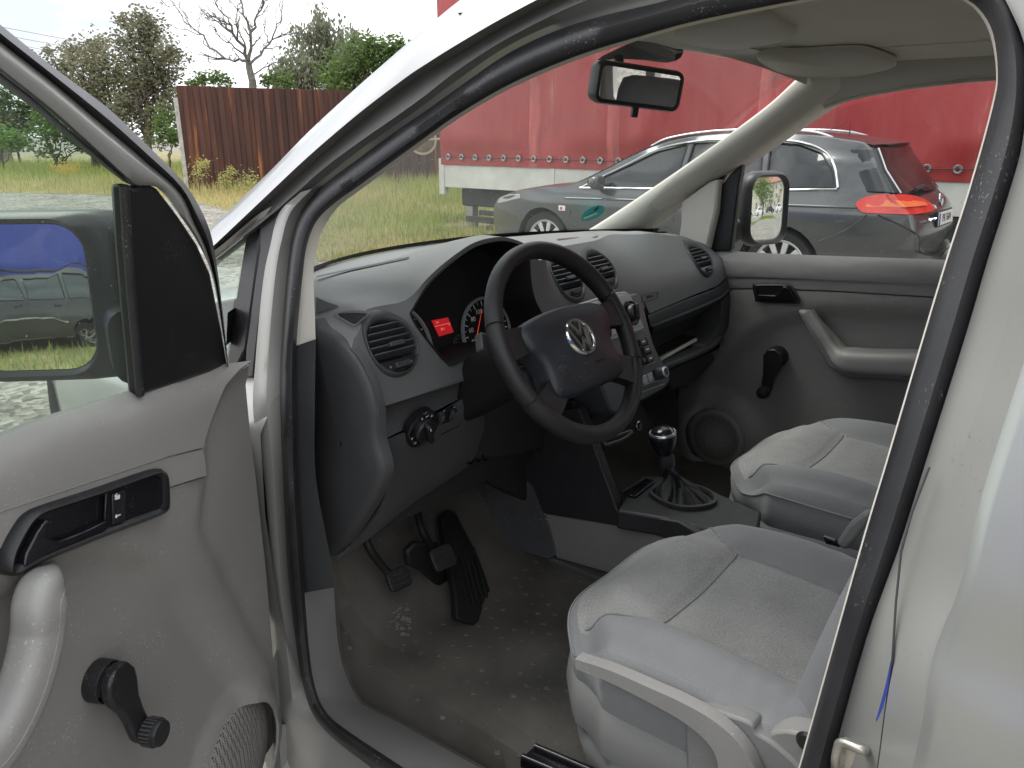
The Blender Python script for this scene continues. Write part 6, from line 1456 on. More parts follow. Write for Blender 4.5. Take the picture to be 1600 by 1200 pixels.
# ---- overhead wires
mat('wire_grey', (.25, .25, .27), .6)
for i, (ya, yb, lb) in enumerate([(30, 128, 'highest thin overhead wire crossing the sky'), (42, 140, 'second thin overhead wire crossing the sky'), (52, 158, 'lowest thin overhead wire crossing the sky')]):
    a, b = P(-60, ya, D=44+i), P(640, yb, D=52+i); tag(tube('overhead_wire', [a.lerp(b, t/12)-V((0, 0, .5*math.sin(math.pi*t/12))) for t in range(13)], .016, 'wire_grey', None, 5), lb, 'wire', 'overhead wires')
# ================================================================== RED TRAILER
def tarp_mat(name, col, dust, c2):
    m = mat(name, col, .42); n = m.node_tree; l = n.links.new; b = n.nodes['Principled BSDF']; t = n.nodes.new('ShaderNodeTexCoord')
    mp_ = n.nodes.new('ShaderNodeMapping'); mp_.inputs['Scale'].default_value = (1, 2.2, .35); l(t.outputs['Object'], mp_.inputs['Vector'])
    nz = n.nodes.new('ShaderNodeTexNoise'); nz.inputs['Scale'].default_value = 2.2; nz.inputs['Detail'].default_value = 9; nz.inputs['Roughness'].default_value = .68; l(mp_.outputs['Vector'], nz.inputs['Vector'])
    r = n.nodes.new('ShaderNodeValToRGB'); e = r.color_ramp.elements; e[0].position = .40; e[0].color = (*col, 1); e[1].position = .80; e[1].color = (*dust, 1); q = e.new(.62); q.color = (*c2, 1)
    l(nz.outputs['Fac'], r.inputs['Fac']); l(r.outputs['Color'], b.inputs['Base Color'])
tarp_mat('red_tarp', (.33, .028, .030), (.46, .22, .19), (.36, .050, .048)); tarp_mat('blue_tarp', (.035, .055, .36), (.10, .13, .42), (.045, .07, .38))
mat('red_band', (.42, .085, .080), .5, var=.25, vscale=6, streak=(1, 2, .4)); mat('board_white', (.60, .60, .55), .55, var=.12, vscale=3); mat('chassis', (.03, .03, .034), .7, var=.3, vscale=5); mat('steel', (.35, .35, .35), .4, metal=.8)
mat('tyre', (.018, .018, .019), .8, grain=.3, gscale=120); mat('alloy', (.62, .62, .60), .32, metal=.5); mat('steel_rim', (.30, .29, .27), .55, metal=.3, var=.3, vscale=20)
def trailer(nm, lb, X, Y0, Y1, z0, z1, ztop, tarp, sgn=-1, detail=True):
    """side plane at X facing sgn*X, running from Y0 (front) back to Y1"""
    t = empty(nm, lb, 'trailer', (X+(-sgn)*1.2, (Y0+Y1)/2, 0)); o0 = t.location; d = -sgn
    def add(o): o.parent = t; o.matrix_parent_inverse = Matrix.Translation(-o0); return o
    rnd = random.Random(4); posts = [Y0-.05-k*(Y0-Y1-.1)/6 for k in range(7)]; L_ = Y0-Y1; rows = []
    NY, NZ = 120, 36
    for j in range(NZ+1):
        z = z1-.10+(ztop-z1+.10)*j/NZ; row = []
        for i in range(NY+1):
            y = Y0-L_*i/NY; dp = min(abs(y-p) for p in posts); bulge = .030*sstep(0, .9, dp)+.016*math.sin(2.3*y+.8*z)+.010*math.sin(5.1*y-2.2*z)+.03*max(0, math.sin(1.7*y+.6))*math.exp(-((z-z1)/.5)**2)
            bulge += .035*math.exp(-(((y-5.0)+.42*(z-1.2))/.16)**2)*sstep(1.1, 1.5, z)*(1-sstep(1.9, 2.5, z))
            row.append(V((X+sgn*(.018+bulge*sstep(.02, .35, z-z1)), y, z)))
        rows.append(row)
    ta = add(strip('tarpaulin', rows, tarp, None))
    add(strip('tarp_panel', [[V((X+d*k*2.5/8+0, Y0+.01+.03*math.sin(k), z)) for k in range(9)] for z in (z1-.05, 2.0, 3.0, ztop)], tarp, None)); add(strip('roof_tarp', [[V((X+d*2.5*k/6, y, ztop+.03*math.sin(math.pi*k/6))) for k in range(7)] for y in (Y0, (Y0+Y1)/2, Y1)], tarp, None)); add(strip('tarp_panel', [[V((X+d*2.5, Y0-L_*k/8, z)) for k in range(9)] for z in (z1, ztop)], tarp, None)); add(strip('tarp_panel', [[V((X+d*2.5*k/6, Y1, z)) for k in range(7)] for z in (z1, ztop)], tarp, None))
    if detail:
        for yb_, wb_ in ((6.75, .22), (5.35, .20), (3.2, .2), (.6, .22), (-1.9, .22)):
            ln = []
            for dy in (-.5, -.45, .45, .5):
                i_ = min(range(NY+1), key=lambda q: abs(rows[0][q].y-(yb_+dy*wb_))); ln.append([V((r[i_].x+sgn*(.006 if abs(dy) < .48 else -.002), yb_+dy*wb_, r[i_].z)) for r in rows])
            add(strip('tarp_band', ln, 'red_band', None))
    for k in range(6):
        ya, yb = Y0-L_*k/6-.02, Y0-L_*(k+1)/6+.02
        add(prism('side_board', [V((X, ya, z0)), V((X, yb, z0)), V((X, yb, z1-.03)), V((X, ya, z1-.03))], V((d*.03, 0, 0)), 'board_white', None, .006))
        if k: add(prism('stake', [V((X+sgn*.012, ya+.055, z0-.04)), V((X+sgn*.012, ya-.02, z0-.04)), V((X+sgn*.012, ya-.02, z1-.02)), V((X+sgn*.012, ya+.055, z1-.02))], V((d*.06, 0, 0)), 'board_white', None, .004))
    add(prism('corner_post', [V((X+sgn*.016, Y0+.06, z0-.12)), V((X+sgn*.016, Y0-.06, z0-.12)), V((X+sgn*.016, Y0-.06, z1+.0)), V((X+sgn*.016, Y0+.06, z1+.0))], V((d*.10, 0, 0)), 'board_white', None, .006))
    ne = int(L_/.30)
    if detail:
        vs, fs = lathe([(.022, .0), (.024, .012), (.042, .014), (.050, .004), (.051, -.004)], V((0, 0, 0)), V((sgn, 0, 0)), 14); me0 = None
        for k in range(ne):
            y = Y0-.2-k*.30
            if me0 is None: o = mk('eyelet', vs, fs, 'steel', None); me0 = o.data
            else: o = bpy.data.objects.new('eyelet', me0); C.objects.link(o)
            o.parent = t; o.location = V((X+sgn*.045, y, z1+.03))-o0
        add(tube('lashing_rope', [V((X+sgn*.055, Y0-.1-L_*i/60*.98, z1+.03+.006*math.sin(i*2.1))) for i in range(61)], .006, 'chassis', None, 5))
    add(prism('chassis_beam', [V((X+d*.15, Y0-.3, z0-.30)), V((X+d*.15, Y1+.1, z0-.30)), V((X+d*.15, Y1+.1, z0-.01)), V((X+d*.15, Y0-.3, z0-.01))], V((d*2.0, 0, 0)), 'chassis', None, .02))
    add(prism('under_rail', [V((X+d*.02, Y0-.8, z0-.42)), V((X+d*.02, Y0-4.2, z0-.42)), V((X+d*.02, Y0-4.2, z0-.34)), V((X+d*.02, Y0-.8, z0-.34))], V((d*.05, 0, 0)), 'chassis', None, .01))
    add(prism('underrun_guard', [V((X+d*.03, Y0-.5, z0-.55)), V((X+d*.03, Y0-1.6, z0-.55)), V((X+d*.03, Y0-1.6, z0-.45)), V((X+d*.03, Y0-.5, z0-.45))], V((d*.05, 0, 0)), 'chassis', None, .01))
    add(prism('support_leg', [V((X+d*.2, Y0-.35, 0)), V((X+d*.2, Y0-.5, 0)), V((X+d*.2, Y0-.5, z0-.3)), V((X+d*.2, Y0-.35, z0-.3))], V((d*.15, 0, 0)), 'steel', None, .01))
    for y in (Y0-2.2, Y0-L_*.62, Y0-L_*.62-1.2):
        for xx in (X+d*.20, X+d*2.2):
            add(lathe_o('wheel', [(.0, .13), (.20, .13), (.24, .10), (.27, .14), (.42, .14), (.46, .10), (.46, -.10), (.42, -.14), (0, -.14)], V((xx, y, .46)), V((sgn, 0, 0)), 'tyre', None, 32))
    return t
trailer('red_trailer', 'red tarpaulin trailer with white side boards and steel eyelets', 7.9, 8.75, -5.2, .66, 1.12, 3.95, 'red_tarp')
trailer('blue_trailer', 'blue tarpaulin trailer behind the dark estate car', -11.6, 9.0, -12.0, .95, 1.4, 4.4, 'blue_tarp', sgn=1, detail=False)
dp_ = P(668, 219, X=7.75); dsc = empty('round_plate', 'round brownish plate with pale rim at the trailer front corner', 'plate', (dp_.x, dp_.y+.15, 0)); o0 = dsc.location
mat('plate_rim', (.46, .40, .32), .6); mat('plate_brown', (.16, .11, .07), .6, var=.4, vscale=8)
def at0(o, par): o.parent = par; o.matrix_parent_inverse = Matrix.Translation(-par.location); return o
pc_ = V((dp_.x, dp_.y+.12, dp_.z)); pa_ = (CAM-pc_); pa_.z = 0
at0(lathe_o('disc', [(0, .02), (.19, .012), (.21, 0), (0, -.01)], pc_, pa_, 'plate_brown', None, 28), dsc); at0(lathe_o('rim', [(.20, .0), (.205, .025), (.235, .022), (.24, -.01)], pc_, pa_, 'plate_rim', None, 28), dsc); at0(tube('bracket', [V((pc_.x, pc_.y, pc_.z)), V((8.0, 8.78, pc_.z+.02))], .02, 'plate_rim', None, 8), dsc)

# ================================================================== CARS
def car_paint(nm, col, rough=.22, metal=.35): mat(nm, col, rough, metal=metal, coat=.8, var=.05, vscale=2)
car_paint('graphite', (.072, .075, .077)); car_paint('old_dark', (.035, .035, .037), .4, .1); car_paint('car_white', (.6, .6, .58), .3, 0); car_paint('car_black', (.03, .03, .034))
mat('car_glass', (.012, .015, .017), .05, spec=.7); mat('car_glass_old', (.05, .06, .065), .06, spec=.9, metal=.5); mat('tail_red', (.55, .03, .02), .18, coat=.6, var=.15, vscale=12); mat('tail_dark', (.22, .01, .01), .15, coat=.6); mat('tail_orange', (.65, .14, .04), .2, coat=.6); mat('lamp_clear', (.55, .56, .56), .12, metal=.4, coat=1); mat('plate_white', (.72, .72, .70), .5); mat('plate_blue', (.02, .05, .4), .5); mat('plate_ink', (.02, .02, .02), .5); mat('reflector_orange', (.6, .25, .1), .3)
glass_mat('car_clear', (.55, .66, .62), .02, 0, 1.0)
def wheel_set(add, c, r, rr, ax, rim, spokes, w=.20):
    ty = add(lathe_o('wheel', [(rr*.98, w*.30), (rr, w*.46), (r*.93, w*.5), (r, w*.36), (r, -w*.36), (r*.93, -w*.5), (rr, -w*.4)], c, ax, 'tyre', None, 44))
    u, v, n = basis(ax)
    o = lathe_o('rim', [(rr*1.0, w*.44), (rr*.97, w*.47), (rr*.90, w*.40), (rr*.86, -w*.1)], c, ax, rim, ty, 44)
    lathe_o('brake_disc', [(0, -w*.12), (rr*.86, -w*.12)], c, ax, 'chassis', ty, 30)
    lathe_o('wheel_hub', [(0, w*.40), (rr*.16, w*.40), (rr*.22, w*.34), (rr*.24, 0)], c, ax, rim, ty, 24)
    for k in range(spokes):
        a = 2*math.pi*k/spokes+.12; d = u*math.cos(a)+v*math.sin(a); s = n.cross(d)
        q = [c+d*rr*.18+s*rr*.085, c+d*rr*.92+s*rr*.115, c+d*rr*.92-s*rr*.115, c+d*rr*.18-s*rr*.085]
        prism('spoke', [p+n*w*.28 for p in q], n*w*.12, rim, ty, .006)
    return ty
def car(nm, lb, cat, origin, heading, prof, wins, wheels, HW, taper, paint, glass, spokes=10, rim='alloy', wr=(.335, .245), group=None, crown=(.03, .10), arch=.375, ground_z=.24, trim='chrome', rear_glass=None, front_glass=None, seal_w=.016):
    """prof: upper outline (s,z) from front bumper foot over the roof to rear bumper foot; s measured from the nose"""
    fw = V((math.sin(heading), math.cos(heading), 0)); rt = V((math.cos(heading), -math.sin(heading), 0)); t = empty(nm, lb, cat, origin, group); O = V(origin)
    def W3(s, x, z): return O-fw*s+rt*x+V((0, 0, z))
    def add(o):
        if o.parent is None: o.parent = t; o.matrix_parent_inverse = Matrix.Translation(-O)
        return o
    Lc = max(p[0] for p in prof)
    def hw(s, z):
        h = lerp_tab(HW, z); a, b, c_, d = taper
        return h-a*max(0, 1-s/b)**2-c_*max(0, (s-(Lc-d))/d)**2.2
    pc = [V((p.x, p.y)) for p in crs([V((a, b, 0)) for a, b in prof], 4)]
    # underside with wheel arches, from rear to front
    low = []
    f0, r0 = pc[0], pc[-1]; low.append((r0.x, r0.y))
    for s, z in reversed(wheels):
        y0 = max(ground_z, z-.02); a0 = math.asin(max(-1, min(1, (ground_z-z)/arch)))
        for k in range(15):
            a = a0+(math.pi-2*a0)*k/14; low.append((s+arch*math.cos(a), z+arch*math.sin(a)))
    out = [(p.x, p.y) for p in pc]+[q for q in low[1:]]
    holes = [[(p.x, p.y) for p in rpoly(w, .03, 3)] for w in wins]
    sides = {}
    for sg in (-1, 1):
        add(sheet('side_panel', [V(p) for p in out], [[V(p) for p in h] for h in holes], .09, lambda a, b: W3(a, sg*hw(a, b), b), paint, None, 0, 50))
        for h in holes:
            g_ = add(sheet('side_window', [V(p) for p in h], [], .15, lambda a, b: W3(a, sg*(hw(a, b)-.012), b), glass, None))
            pts = [W3(p[0], sg*(hw(p[0], p[1])+.004), p[1]) for p in h]
            if trim: add(tube('window_trim', pts, seal_w*.5, trim, None, 5, closed=True))
    # body band across, along the outline
    NX = 14; rows = []
    n = len(pc)
    for i, p in enumerate(pc):
        a, b = pc[max(0, i-1)], pc[min(n-1, i+1)]; nr = V((-(b.y-a.y), b.x-a.x)).normalized()
        if nr.y < 0 and abs(nr.y) > .3: nr = -nr
        up = abs(nr.y); k = crown[0]*up+crown[1]*(1-up)
        nn_ = nr if (nr.x < 0) == (p.x < Lc/2) or up > .5 else -nr
        h = hw(p.x, p.y); row = []
        for j in range(NX+1):
            u = -1+2*j/NX; x = h*math.sin(u*math.pi/2)/1.0; q = k*(1-u*u); row.append((p.x+nn_.x*q, x, p.y+nn_.y*q))
        rows.append(row)
    add(strip('body_shell', [[W3(*q) for q in r] for r in rows], paint, None, smooth=50))
    def band(i0, i1, j0, j1, name, m, off=.006, shrink=0):
        lines = []
        for i in range(i0, i1+1):
            a, b = rows[max(0, i-1)], rows[min(n-1, i+1)]; ln = []
            for j in range(j0, j1+1):
                q = rows[i][j]; dx, dz = b[j][0]-a[j][0], b[j][2]-a[j][2]; L_ = math.hypot(dx, dz) or 1; ln.append(W3(q[0]+off*-dz/L_*(-1 if True else 1)*-1*(1 if dz > 0 else 1)*-1 if False else q[0]+off*(1 if q[0] > Lc/2 else -1)*abs(dz)/L_, q[1], q[2]+off*abs(dx)/L_))
            lines.append(ln)
        return add(strip(name, lines, m, None))
    if front_glass: band(front_glass[0]*4, front_glass[1]*4, 1, NX-1, 'windscreen', glass, .006)
    if rear_glass: band(rear_glass[0]*4, rear_glass[1]*4, 1, NX-1, 'rear_window', glass, .006)
    # dark inner box so the panes are not hollow, and arch liners
    add(box('cabin_floor', W3(Lc*.5, 0, .30), (1.5, Lc*.8, .08), 'chassis', None, ax=(rt, fw, V((0, 0, 1)))))
    for s, z in wheels:
        for sg in (-1, 1):
            h = hw(s, z); add(wheel_set(add, W3(s, sg*(h-.115), z), wr[0], wr[1], rt*sg, rim, spokes))
            lines = [[W3(s+arch*math.cos(math.pi*k/12)*1.0, sg*(h-d), z+arch*math.sin(math.pi*k/12)) for k in range(13)] for d in (.004, .30)]; add(strip('wheel_arch', lines, 'chassis', None))
    return t, W3, hw, add, band, rows
# --- graphite estate beside the van
INS = [(.06,.26),(.0,.40),(.0,.58),(.06,.70),(.18,.77),(.5,.86),(.95,.935),(1.38,.985),(1.78,1.17),(2.18,1.37),(2.55,1.465),(3.0,1.505),(3.4,1.508),(3.8,1.485),(4.08,1.452),(4.26,1.415),(4.36,1.29),(4.49,1.11),(4.60,.985),(4.70,.90),(4.76,.74),(4.77,.58),(4.75,.42),(4.70,.27)]
winsI = [[(1.50,.965),(1.92,1.165),(2.26,1.335),(2.58,1.41),(2.60,.985)], [(2.66,.99),(2.645,1.42),(3.0,1.442),(3.36,1.438),(3.47,1.02)], [(3.53,1.025),(3.43,1.436),(3.70,1.418),(3.93,1.345),(4.06,1.22),(4.14,1.065)]]
t, W3, hw, add, band, rows = car('graphite_estate_car', 'graphite grey estate car with roof rails parked beside the red trailer', 'car', (6.33, 5.66, 0), 0.0, INS, winsI, [(.98, .335), (3.72, .335)], [(.2, .84), (.4, .905), (.65, .928), (.85, .925), (1.0, .872), (1.2, .765), (1.42, .625), (1.52, .56)], (.30, 1.1, .22, .75), 'graphite', 'car_glass', 10, 'alloy', trim='frit', front_glass=(7, 10), rear_glass=None, crown=(.035, .11), arch=.385)
def onS(s, z, off=.0): return W3(s, -(hw(s, z)+off), z)
# shoulder crease, lower swage and bumper joint, door gaps
for pts, r, m_ in (([(1.3,.835),(2.2,.86),(3.2,.885),(4.1,.90),(4.42,.905)], .012, 'graphite'), ([(1.45,.42),(2.2,.47),(2.9,.53),(3.3,.58)], .008, 'graphite')):
    add(tube('body_crease', crs([onS(s, z, -.004) for s, z in pts], 6), r, m_, None, 8))
for pts in ([(1.32,.40),(1.38,.70),(1.42,.95)], [(2.62,.36),(2.64,.7),(2.63,1.0)], [(3.40,.72),(3.46,.85),(3.50,1.02)]): add(tube('door_gap', [onS(s, z, .001) for s, z in pts], .004, 'frit', None, 5))
add(tube('chrome_sill', crs([onS(s, z, .008) for s, z in [(1.47,.95),(2.0,.968),(2.6,.985),(3.5,1.015),(4.16,1.050)]], 5), .011, 'chrome', None, 6))
add(tube('chrome_arch', crs([onS(s, z, .006) for s, z in [(1.47,.95),(1.9,1.165),(2.25,1.345),(2.6,1.428),(3.0,1.456),(3.45,1.452),(3.73,1.432),(3.96,1.352),(4.09,1.225),(4.165,1.06)]], 6), .011, 'chrome', None, 6))
for sg in (-1, 1):
    add(tube('roof_rail', crs([W3(s, sg*(hw(s, z)-.045), z+o_) for s, z, o_ in [(2.15,1.385,.0),(2.35,1.43,.035),(2.8,1.49,.04),(3.4,1.505,.04),(3.75,1.488,.038),(3.92,1.47,.02),(4.0,1.46,-.005)]], 6), .014, 'chrome_dull', None, 8))
# door mirror, handles, side repeater badge, lamps
cm = onS(1.75, 1.02, .13); mm = []
for k, (d, w, h) in enumerate(((-.09, .02, .02), (-.07, .10, .09), (0, .15, .135), (.05, .15, .135), (.06, .13, .115), (.062, .01, .01))): mm.append([cm+V((p[0]*1.2, -d, p[1])) for p in rrect(w, h, .04, 4)])
add(strip('door_mirror', mm, 'graphite', None, closed_v=True)); add(tube('mirror_foot', [cm+V((.02, 0, -.05)), onS(1.72, .97, 0)], .025, 'frit', None, 8))
for s in (2.40, 3.28): add(tube('door_handle', crs([onS(s, .88, .004), onS(s+.05, .885, .03), onS(s+.15, .89, .03), onS(s+.2, .89, .004)], 4), .012, 'chrome_dull', None, 8))
add(prism('side_badge', [onS(s, z, .003) for s, z in [(1.22,.70),(1.31,.70),(1.31,.755),(1.22,.755)]], V((-.006, 0, 0)), 'plate_white', None, .002)); add(prism('side_badge_mark', [onS(s, z, .0105) for s, z in [(1.245,.712),(1.27,.712),(1.27,.742),(1.245,.742)]], V((-.002, 0, 0)), 'tail_red', None))
def wrap(nm, cols, m, thick=.012):
    """patch that follows the rear corner: cols = list of (side s or rear x, zlow, zhigh, 'S'|'R')"""
    lo, hi = [], []
    for kind, a, z0_, z1_ in cols:
        for z, l in ((z0_, lo), (z1_, hi)):
            if kind == 'S': l.append(W3(a, -(hw(a, z)+thick), z))
            elif kind == 'E':
                s_ = lerp_tab([(q.y, q.x) for q in sorted([V((r[0][0], r[0][2])) for r in rows[len(rows)*2//3:]], key=lambda q: q.y)], z)-a; l.append(W3(s_+thick*.5, -(hw(s_, z)+thick+.008), z))
            elif kind == 'F': l.append(W3(a, -(hw(max(a, 0), z)+thick), z))
            else:
                # rear: interpolate along the shell rows at this height
                best = min(range(len(rows)*2//3, len(rows)), key=lambda i: abs(rows[i][7][2]-z)); h = hw(rows[best][7][0], z); u = a; s_ = lerp_tab([(q.y, q.x) for q in sorted([V((r[0][0], r[0][2])) for r in rows[len(rows)*2//3:]], key=lambda q: q.y)], z); ua = math.asin(u)*2/math.pi; s_ += .118*(1-ua*ua)+.014; l.append(W3(s_+thick, u*h, z))
    lo, hi = crs(lo, 4), crs(hi, 4); mid_ = [a.lerp(b, .5) for a, b in zip(lo, hi)]
    return add(strip(nm, [lo, mid_, hi], m, None))
wrap('tail_lamp', [('S', 4.34, .925, .95), ('S', 4.40, .872, .995), ('S', 4.50, .865, 1.02), ('S', 4.56, .864, 1.02), ('E', .03, .863, 1.02), ('E', -.012, .863, 1.02), ('R', -.985, .862, 1.02), ('R', -.86, .868, 1.015), ('R', -.70, .872, 1.0), ('R', -.56, .878, .97), ('R', -.52, .882, .93)], 'tail_red', .018)
wrap('tail_lamp_bar', [('S', 4.42, .912, .955), ('S', 4.52, .92, .972), ('E', .03, .92, .974), ('E', -.012, .92, .974), ('R', -.98, .922, .975), ('R', -.84, .924, .965), ('R', -.66, .925, .95)], 'tail_orange', .022)
# rear window, tailgate lines, spoiler, wiper, plate, badge
def rear_pt(u, z, off=.0):
    s_ = lerp_tab([(q[1], q[0]) for q in sorted([(r[0][0], r[0][2]) for r in rows[len(rows)*2//3:]], key=lambda q: q[1])], z); h = hw(s_, z); ua = math.asin(max(-1, min(1, u)))*2/math.pi; return W3(s_+(.075+.03*sstep(1.15, .9, z))*(1-ua*ua)+.012+off, u*h, z+.02*(1-ua*ua)*sstep(.95, 1.1, z))
add(strip('rear_window', [[rear_pt(u*.93, z, .0) for u in [-1+.125*k for k in range(17)]] for z in (1.01, 1.08, 1.16, 1.24, 1.32, 1.38)], 'car_glass', None))
add(strip('rear_corner_glass', [[onS(s, z, .006) for s, z in [(4.16,1.375),(4.29,1.19),(4.40,1.04)]], [onS(s, z, .014) for s, z in [(4.22,1.375),(4.35,1.19),(4.46,1.04)]], [onS(s, z, .018) for s, z in [(4.28,1.375),(4.42,1.19),(4.53,1.04)]], [rear_pt(-.985, z, .014) for z in (1.375, 1.19, 1.03)], [rear_pt(-.92, z, .0) for z in (1.375, 1.19, 1.03)]], 'car_glass', None))
add(tube('gate_strip', [rear_pt(-.91, 1.375, .006), rear_pt(-.91, 1.2, .006), rear_pt(-.90, 1.02, .006)], .012, 'chrome_dull', None, 6))
sp0 = [W3(4.0, x, 1.478-.03*abs(x)) for x in (-.57, -.3, 0, .3, .57)]; sp1 = [W3(4.46-.42*x*x, x*1.02, 1.432-.03*abs(x)) for x in (-.57, -.3, 0, .3, .57)]
add(strip('roof_spoiler', [crs(sp0, 3), [p+V((0, 0, .014)) for p in crs([a.lerp(b, .5) for a, b in zip(sp0, sp1)], 3)], crs(sp1, 3), [p+V((0, .05, -.035)) for p in crs(sp1, 3)], [p+V((0, .3, -.04)) for p in crs(sp1, 3)]], 'graphite', None))
add(strip('shark_fin', [[W3(3.72, x, 1.53) for x in (-.03, 0, .03)], [W3(3.84, x*.7, 1.57) for x in (-.03, 0, .03)], [W3(3.93, x*.15, 1.62) for x in (-.03, 0, .03)], [W3(3.94, x*.8, 1.50) for x in (-.03, 0, .03)]], 'graphite', None))
add(tube('rear_wiper', crs([rear_pt(-.02, 1.035, .04), rear_pt(-.25, 1.05, .045), rear_pt(-.55, 1.035, .04)], 5), .016, 'rubber', None, 8))
add(tube('tailgate_gap', crs([onS(4.52, .85, .004), rear_pt(-.985, .70, .012), rear_pt(-.93, .56, .015), rear_pt(-.6, .50, .02), rear_pt(0, .49, .02), rear_pt(.6, .5, .02)], 6), .006, 'frit', None, 6))
add(tube('bumper_gap', crs([onS(4.08, .60, .001), onS(4.3, .72, .001), onS(4.44, .85, .001)], 6), .004, 'frit', None, 5))
pq = [rear_pt(u, z, .012) for u, z in [(-.30, .735), (.30, .735), (.30, .845), (-.30, .845)]]; cp_ = sum(pq, V((0, 0, 0)))/4; pu = (pq[1]-pq[0]).normalized(); pv = V((0, .08, 1)).normalized(); pnn = pu.cross(pv)
if pnn.y > 0: pnn = -pnn
box('plate_recess', cp_-pnn*.012, (.55, .012, .14), 'frit', None, ax=(pu, pnn, pv)).parent = None
add(bpy.data.objects['plate_recess']); lpz = add(box('licence_plate', cp_, (.52, .008, .112), 'plate_white', None, ax=(pu, pnn, pv), bev=.002)); add(box('plate_band', cp_-pu*.238+pnn*.005, (.042, .002, .108), 'plate_blue', None, ax=(pu, pnn, pv), bev=0))
add(text('plate_text', 'PB 7604', .098, cp_+pu*.02+pnn*.0055, pu, pv, 'plate_ink', None, .0005))
add(text('badge_text', 'INSIGNIA', .045, rear_pt(-.62, .80, .02), rear_pt(-.5, .80)-rear_pt(-.74, .80), V((0, 0, 1)), 'chrome', None, .003))
bc = rear_pt(-.02, .945, .04); add(lathe_o('badge_ring', [(.045, 0), (.047, .01), (.060, .01), (.062, 0)], bc, V((0, -1, .2)), 'chrome', None, 28)); add(box('badge_bolt', bc+V((0, -.008, 0)), (.11, .006, .014), 'chrome', None, ax=(V((.95, 0, .3)), V((0, -1, 0)), V((-.3, 0, .95)))))
# headlamp
hl_ = [onS(s, z, .006) for s, z in [(.10,.70),(.30,.735),(.62,.80),(.60,.845),(.38,.825),(.16,.77)]]; add(prism('headlamp', hl_, V((.03, 0, 0)), 'lamp_clear', None, .004))
# steering wheel and seats seen through the clear front door pane
for o in t.children:
    if o.name.startswith('side_window') : pass

# --- dark old estate seen in the driver's mirror
OLD = [(.05,.28),(.0,.42),(.02,.60),(.10,.72),(.55,.80),(1.15,.90),(1.25,.93),(1.75,1.28),(2.0,1.375),(2.5,1.40),(3.2,1.395),(3.95,1.36),(4.12,1.25),(4.26,.98),(4.32,.88),(4.34,.70),(4.36,.45),(4.30,.28)]
wO = [[(1.42,.95),(1.85,1.29),(2.12,1.32),(2.12,.955)], [(2.20,.955),(2.20,1.325),(2.95,1.325),(2.95,.955)], [(3.03,.955),(3.03,1.32),(3.85,1.29),(4.05,.965)]]
HWO = [(.2, .78), (.4, .83), (.65, .845), (.85, .835), (.95, .82), (1.2, .72), (1.35, .62), (1.42, .56)]
t2, W2, hw2, add2, band2, rows2 = car('dark_estate_car', 'dark old estate car with roof rack parked in grass before a blue tarpaulin', 'car', (-8.45, .30, 0), 0.0, OLD, wO, [(.82, .30), (3.30, .30)], HWO, (.14, .8, .06, .5), 'old_dark', 'car_glass_old', 7, 'steel_rim', (.30, .185), crown=(.02, .07), arch=.345, trim='frit', front_glass=(6, 8), rear_glass=(12, 13))
for sg in (-1, 1):
    add2(tube('rack_bar', [W2(s, sg*.52, 1.47) for s in (1.95, 2.5, 3.1, 3.8)], .014, 'frit', None, 6)); add2(tube('side_moulding', [W2(s, sg*(hw2(s, .62)+.008), .62) for s in (1.15, 1.8, 2.4, 2.93)], .016, 'steel_rim', None, 6))
    for s in (2.05, 2.85): add2(tube('door_handle', [W2(s, sg*(hw2(s, .86)+.012), .86), W2(s-.14, sg*(hw2(s, .86)+.012), .865)], .014, 'frit', None, 6))
    for s in (1.16, 2.16, 3.0): add2(tube('door_gap', [W2(s, sg*(hw2(s, z)+.001), z) for z in (.32, .6, .9)], .004, 'frit', None, 5))
for s in (2.1, 3.6): add2(tube('rack_bar', [W2(s, x, 1.475) for x in (-.54, 0, .54)], .016, 'frit', None, 6))

# --- what the passenger mirror shows: flats, tree, parked cars
mat('flat_wall', (.50, .46, .37), .9, var=.08, vscale=.6); mat('flat_roof', (.30, .14, .10), .85, var=.15, vscale=1); mat('flat_pane', (.10, .12, .14), .1, spec=.8); mat('asphalt_pale', (.42, .41, .40), .9)
BX, BY = 27.0, -62.0
bd = empty('apartment_block', 'beige apartment block with red tiled roof and balconies', 'building', (BX, BY, 0))
def addb(o, par=None): o.parent = par or bd; return o
holes = [[(x, z), (x+1.3, z), (x+1.3, z+1.5), (x, z+1.5)] for z in (1.0, 3.9, 6.8) for x in (-12, -8.6, -5.2, -1.8, 1.6, 5.0, 8.4)]
addb(sheet('wall', [V(p) for p in ((-14, 0), (14, 0), (14, 9.4), (-14, 9.4))], [[V(p) for p in h] for h in holes], 3, lambda a, b: V((a, 0, b)), 'flat_wall', None))
addb(prism('block_core', [V((-14, -.35, 0)), V((14, -.35, 0)), V((14, -.35, 9.4)), V((-14, -.35, 9.4))], V((0, -11, 0)), 'flat_wall', None))
for h in holes:
    (x, z) = h[0]; f_ = addb(box('window', (x+.65, -.16, z+.75), (1.3, .10, 1.5), 'plate_white', None, bev=0)); box('pane', (x+.36, -.10, z+.75), (.5, .04, 1.3), 'flat_pane', f_, bev=0); box('pane', (x+.94, -.10, z+.75), (.5, .04, 1.3), 'flat_pane', f_, bev=0)
for x in (-5.6, 1.2, 8.0):
    for z in (3.6, 6.5): b_ = addb(box('balcony', (x+1.0, .6, z), (2.8, 1.2, .16), 'flat_wall', None, bev=0)); box('balcony_front', (x+1.0, 1.15, z+.55), (2.8, .08, .95), 'old_wall', b_, bev=0)
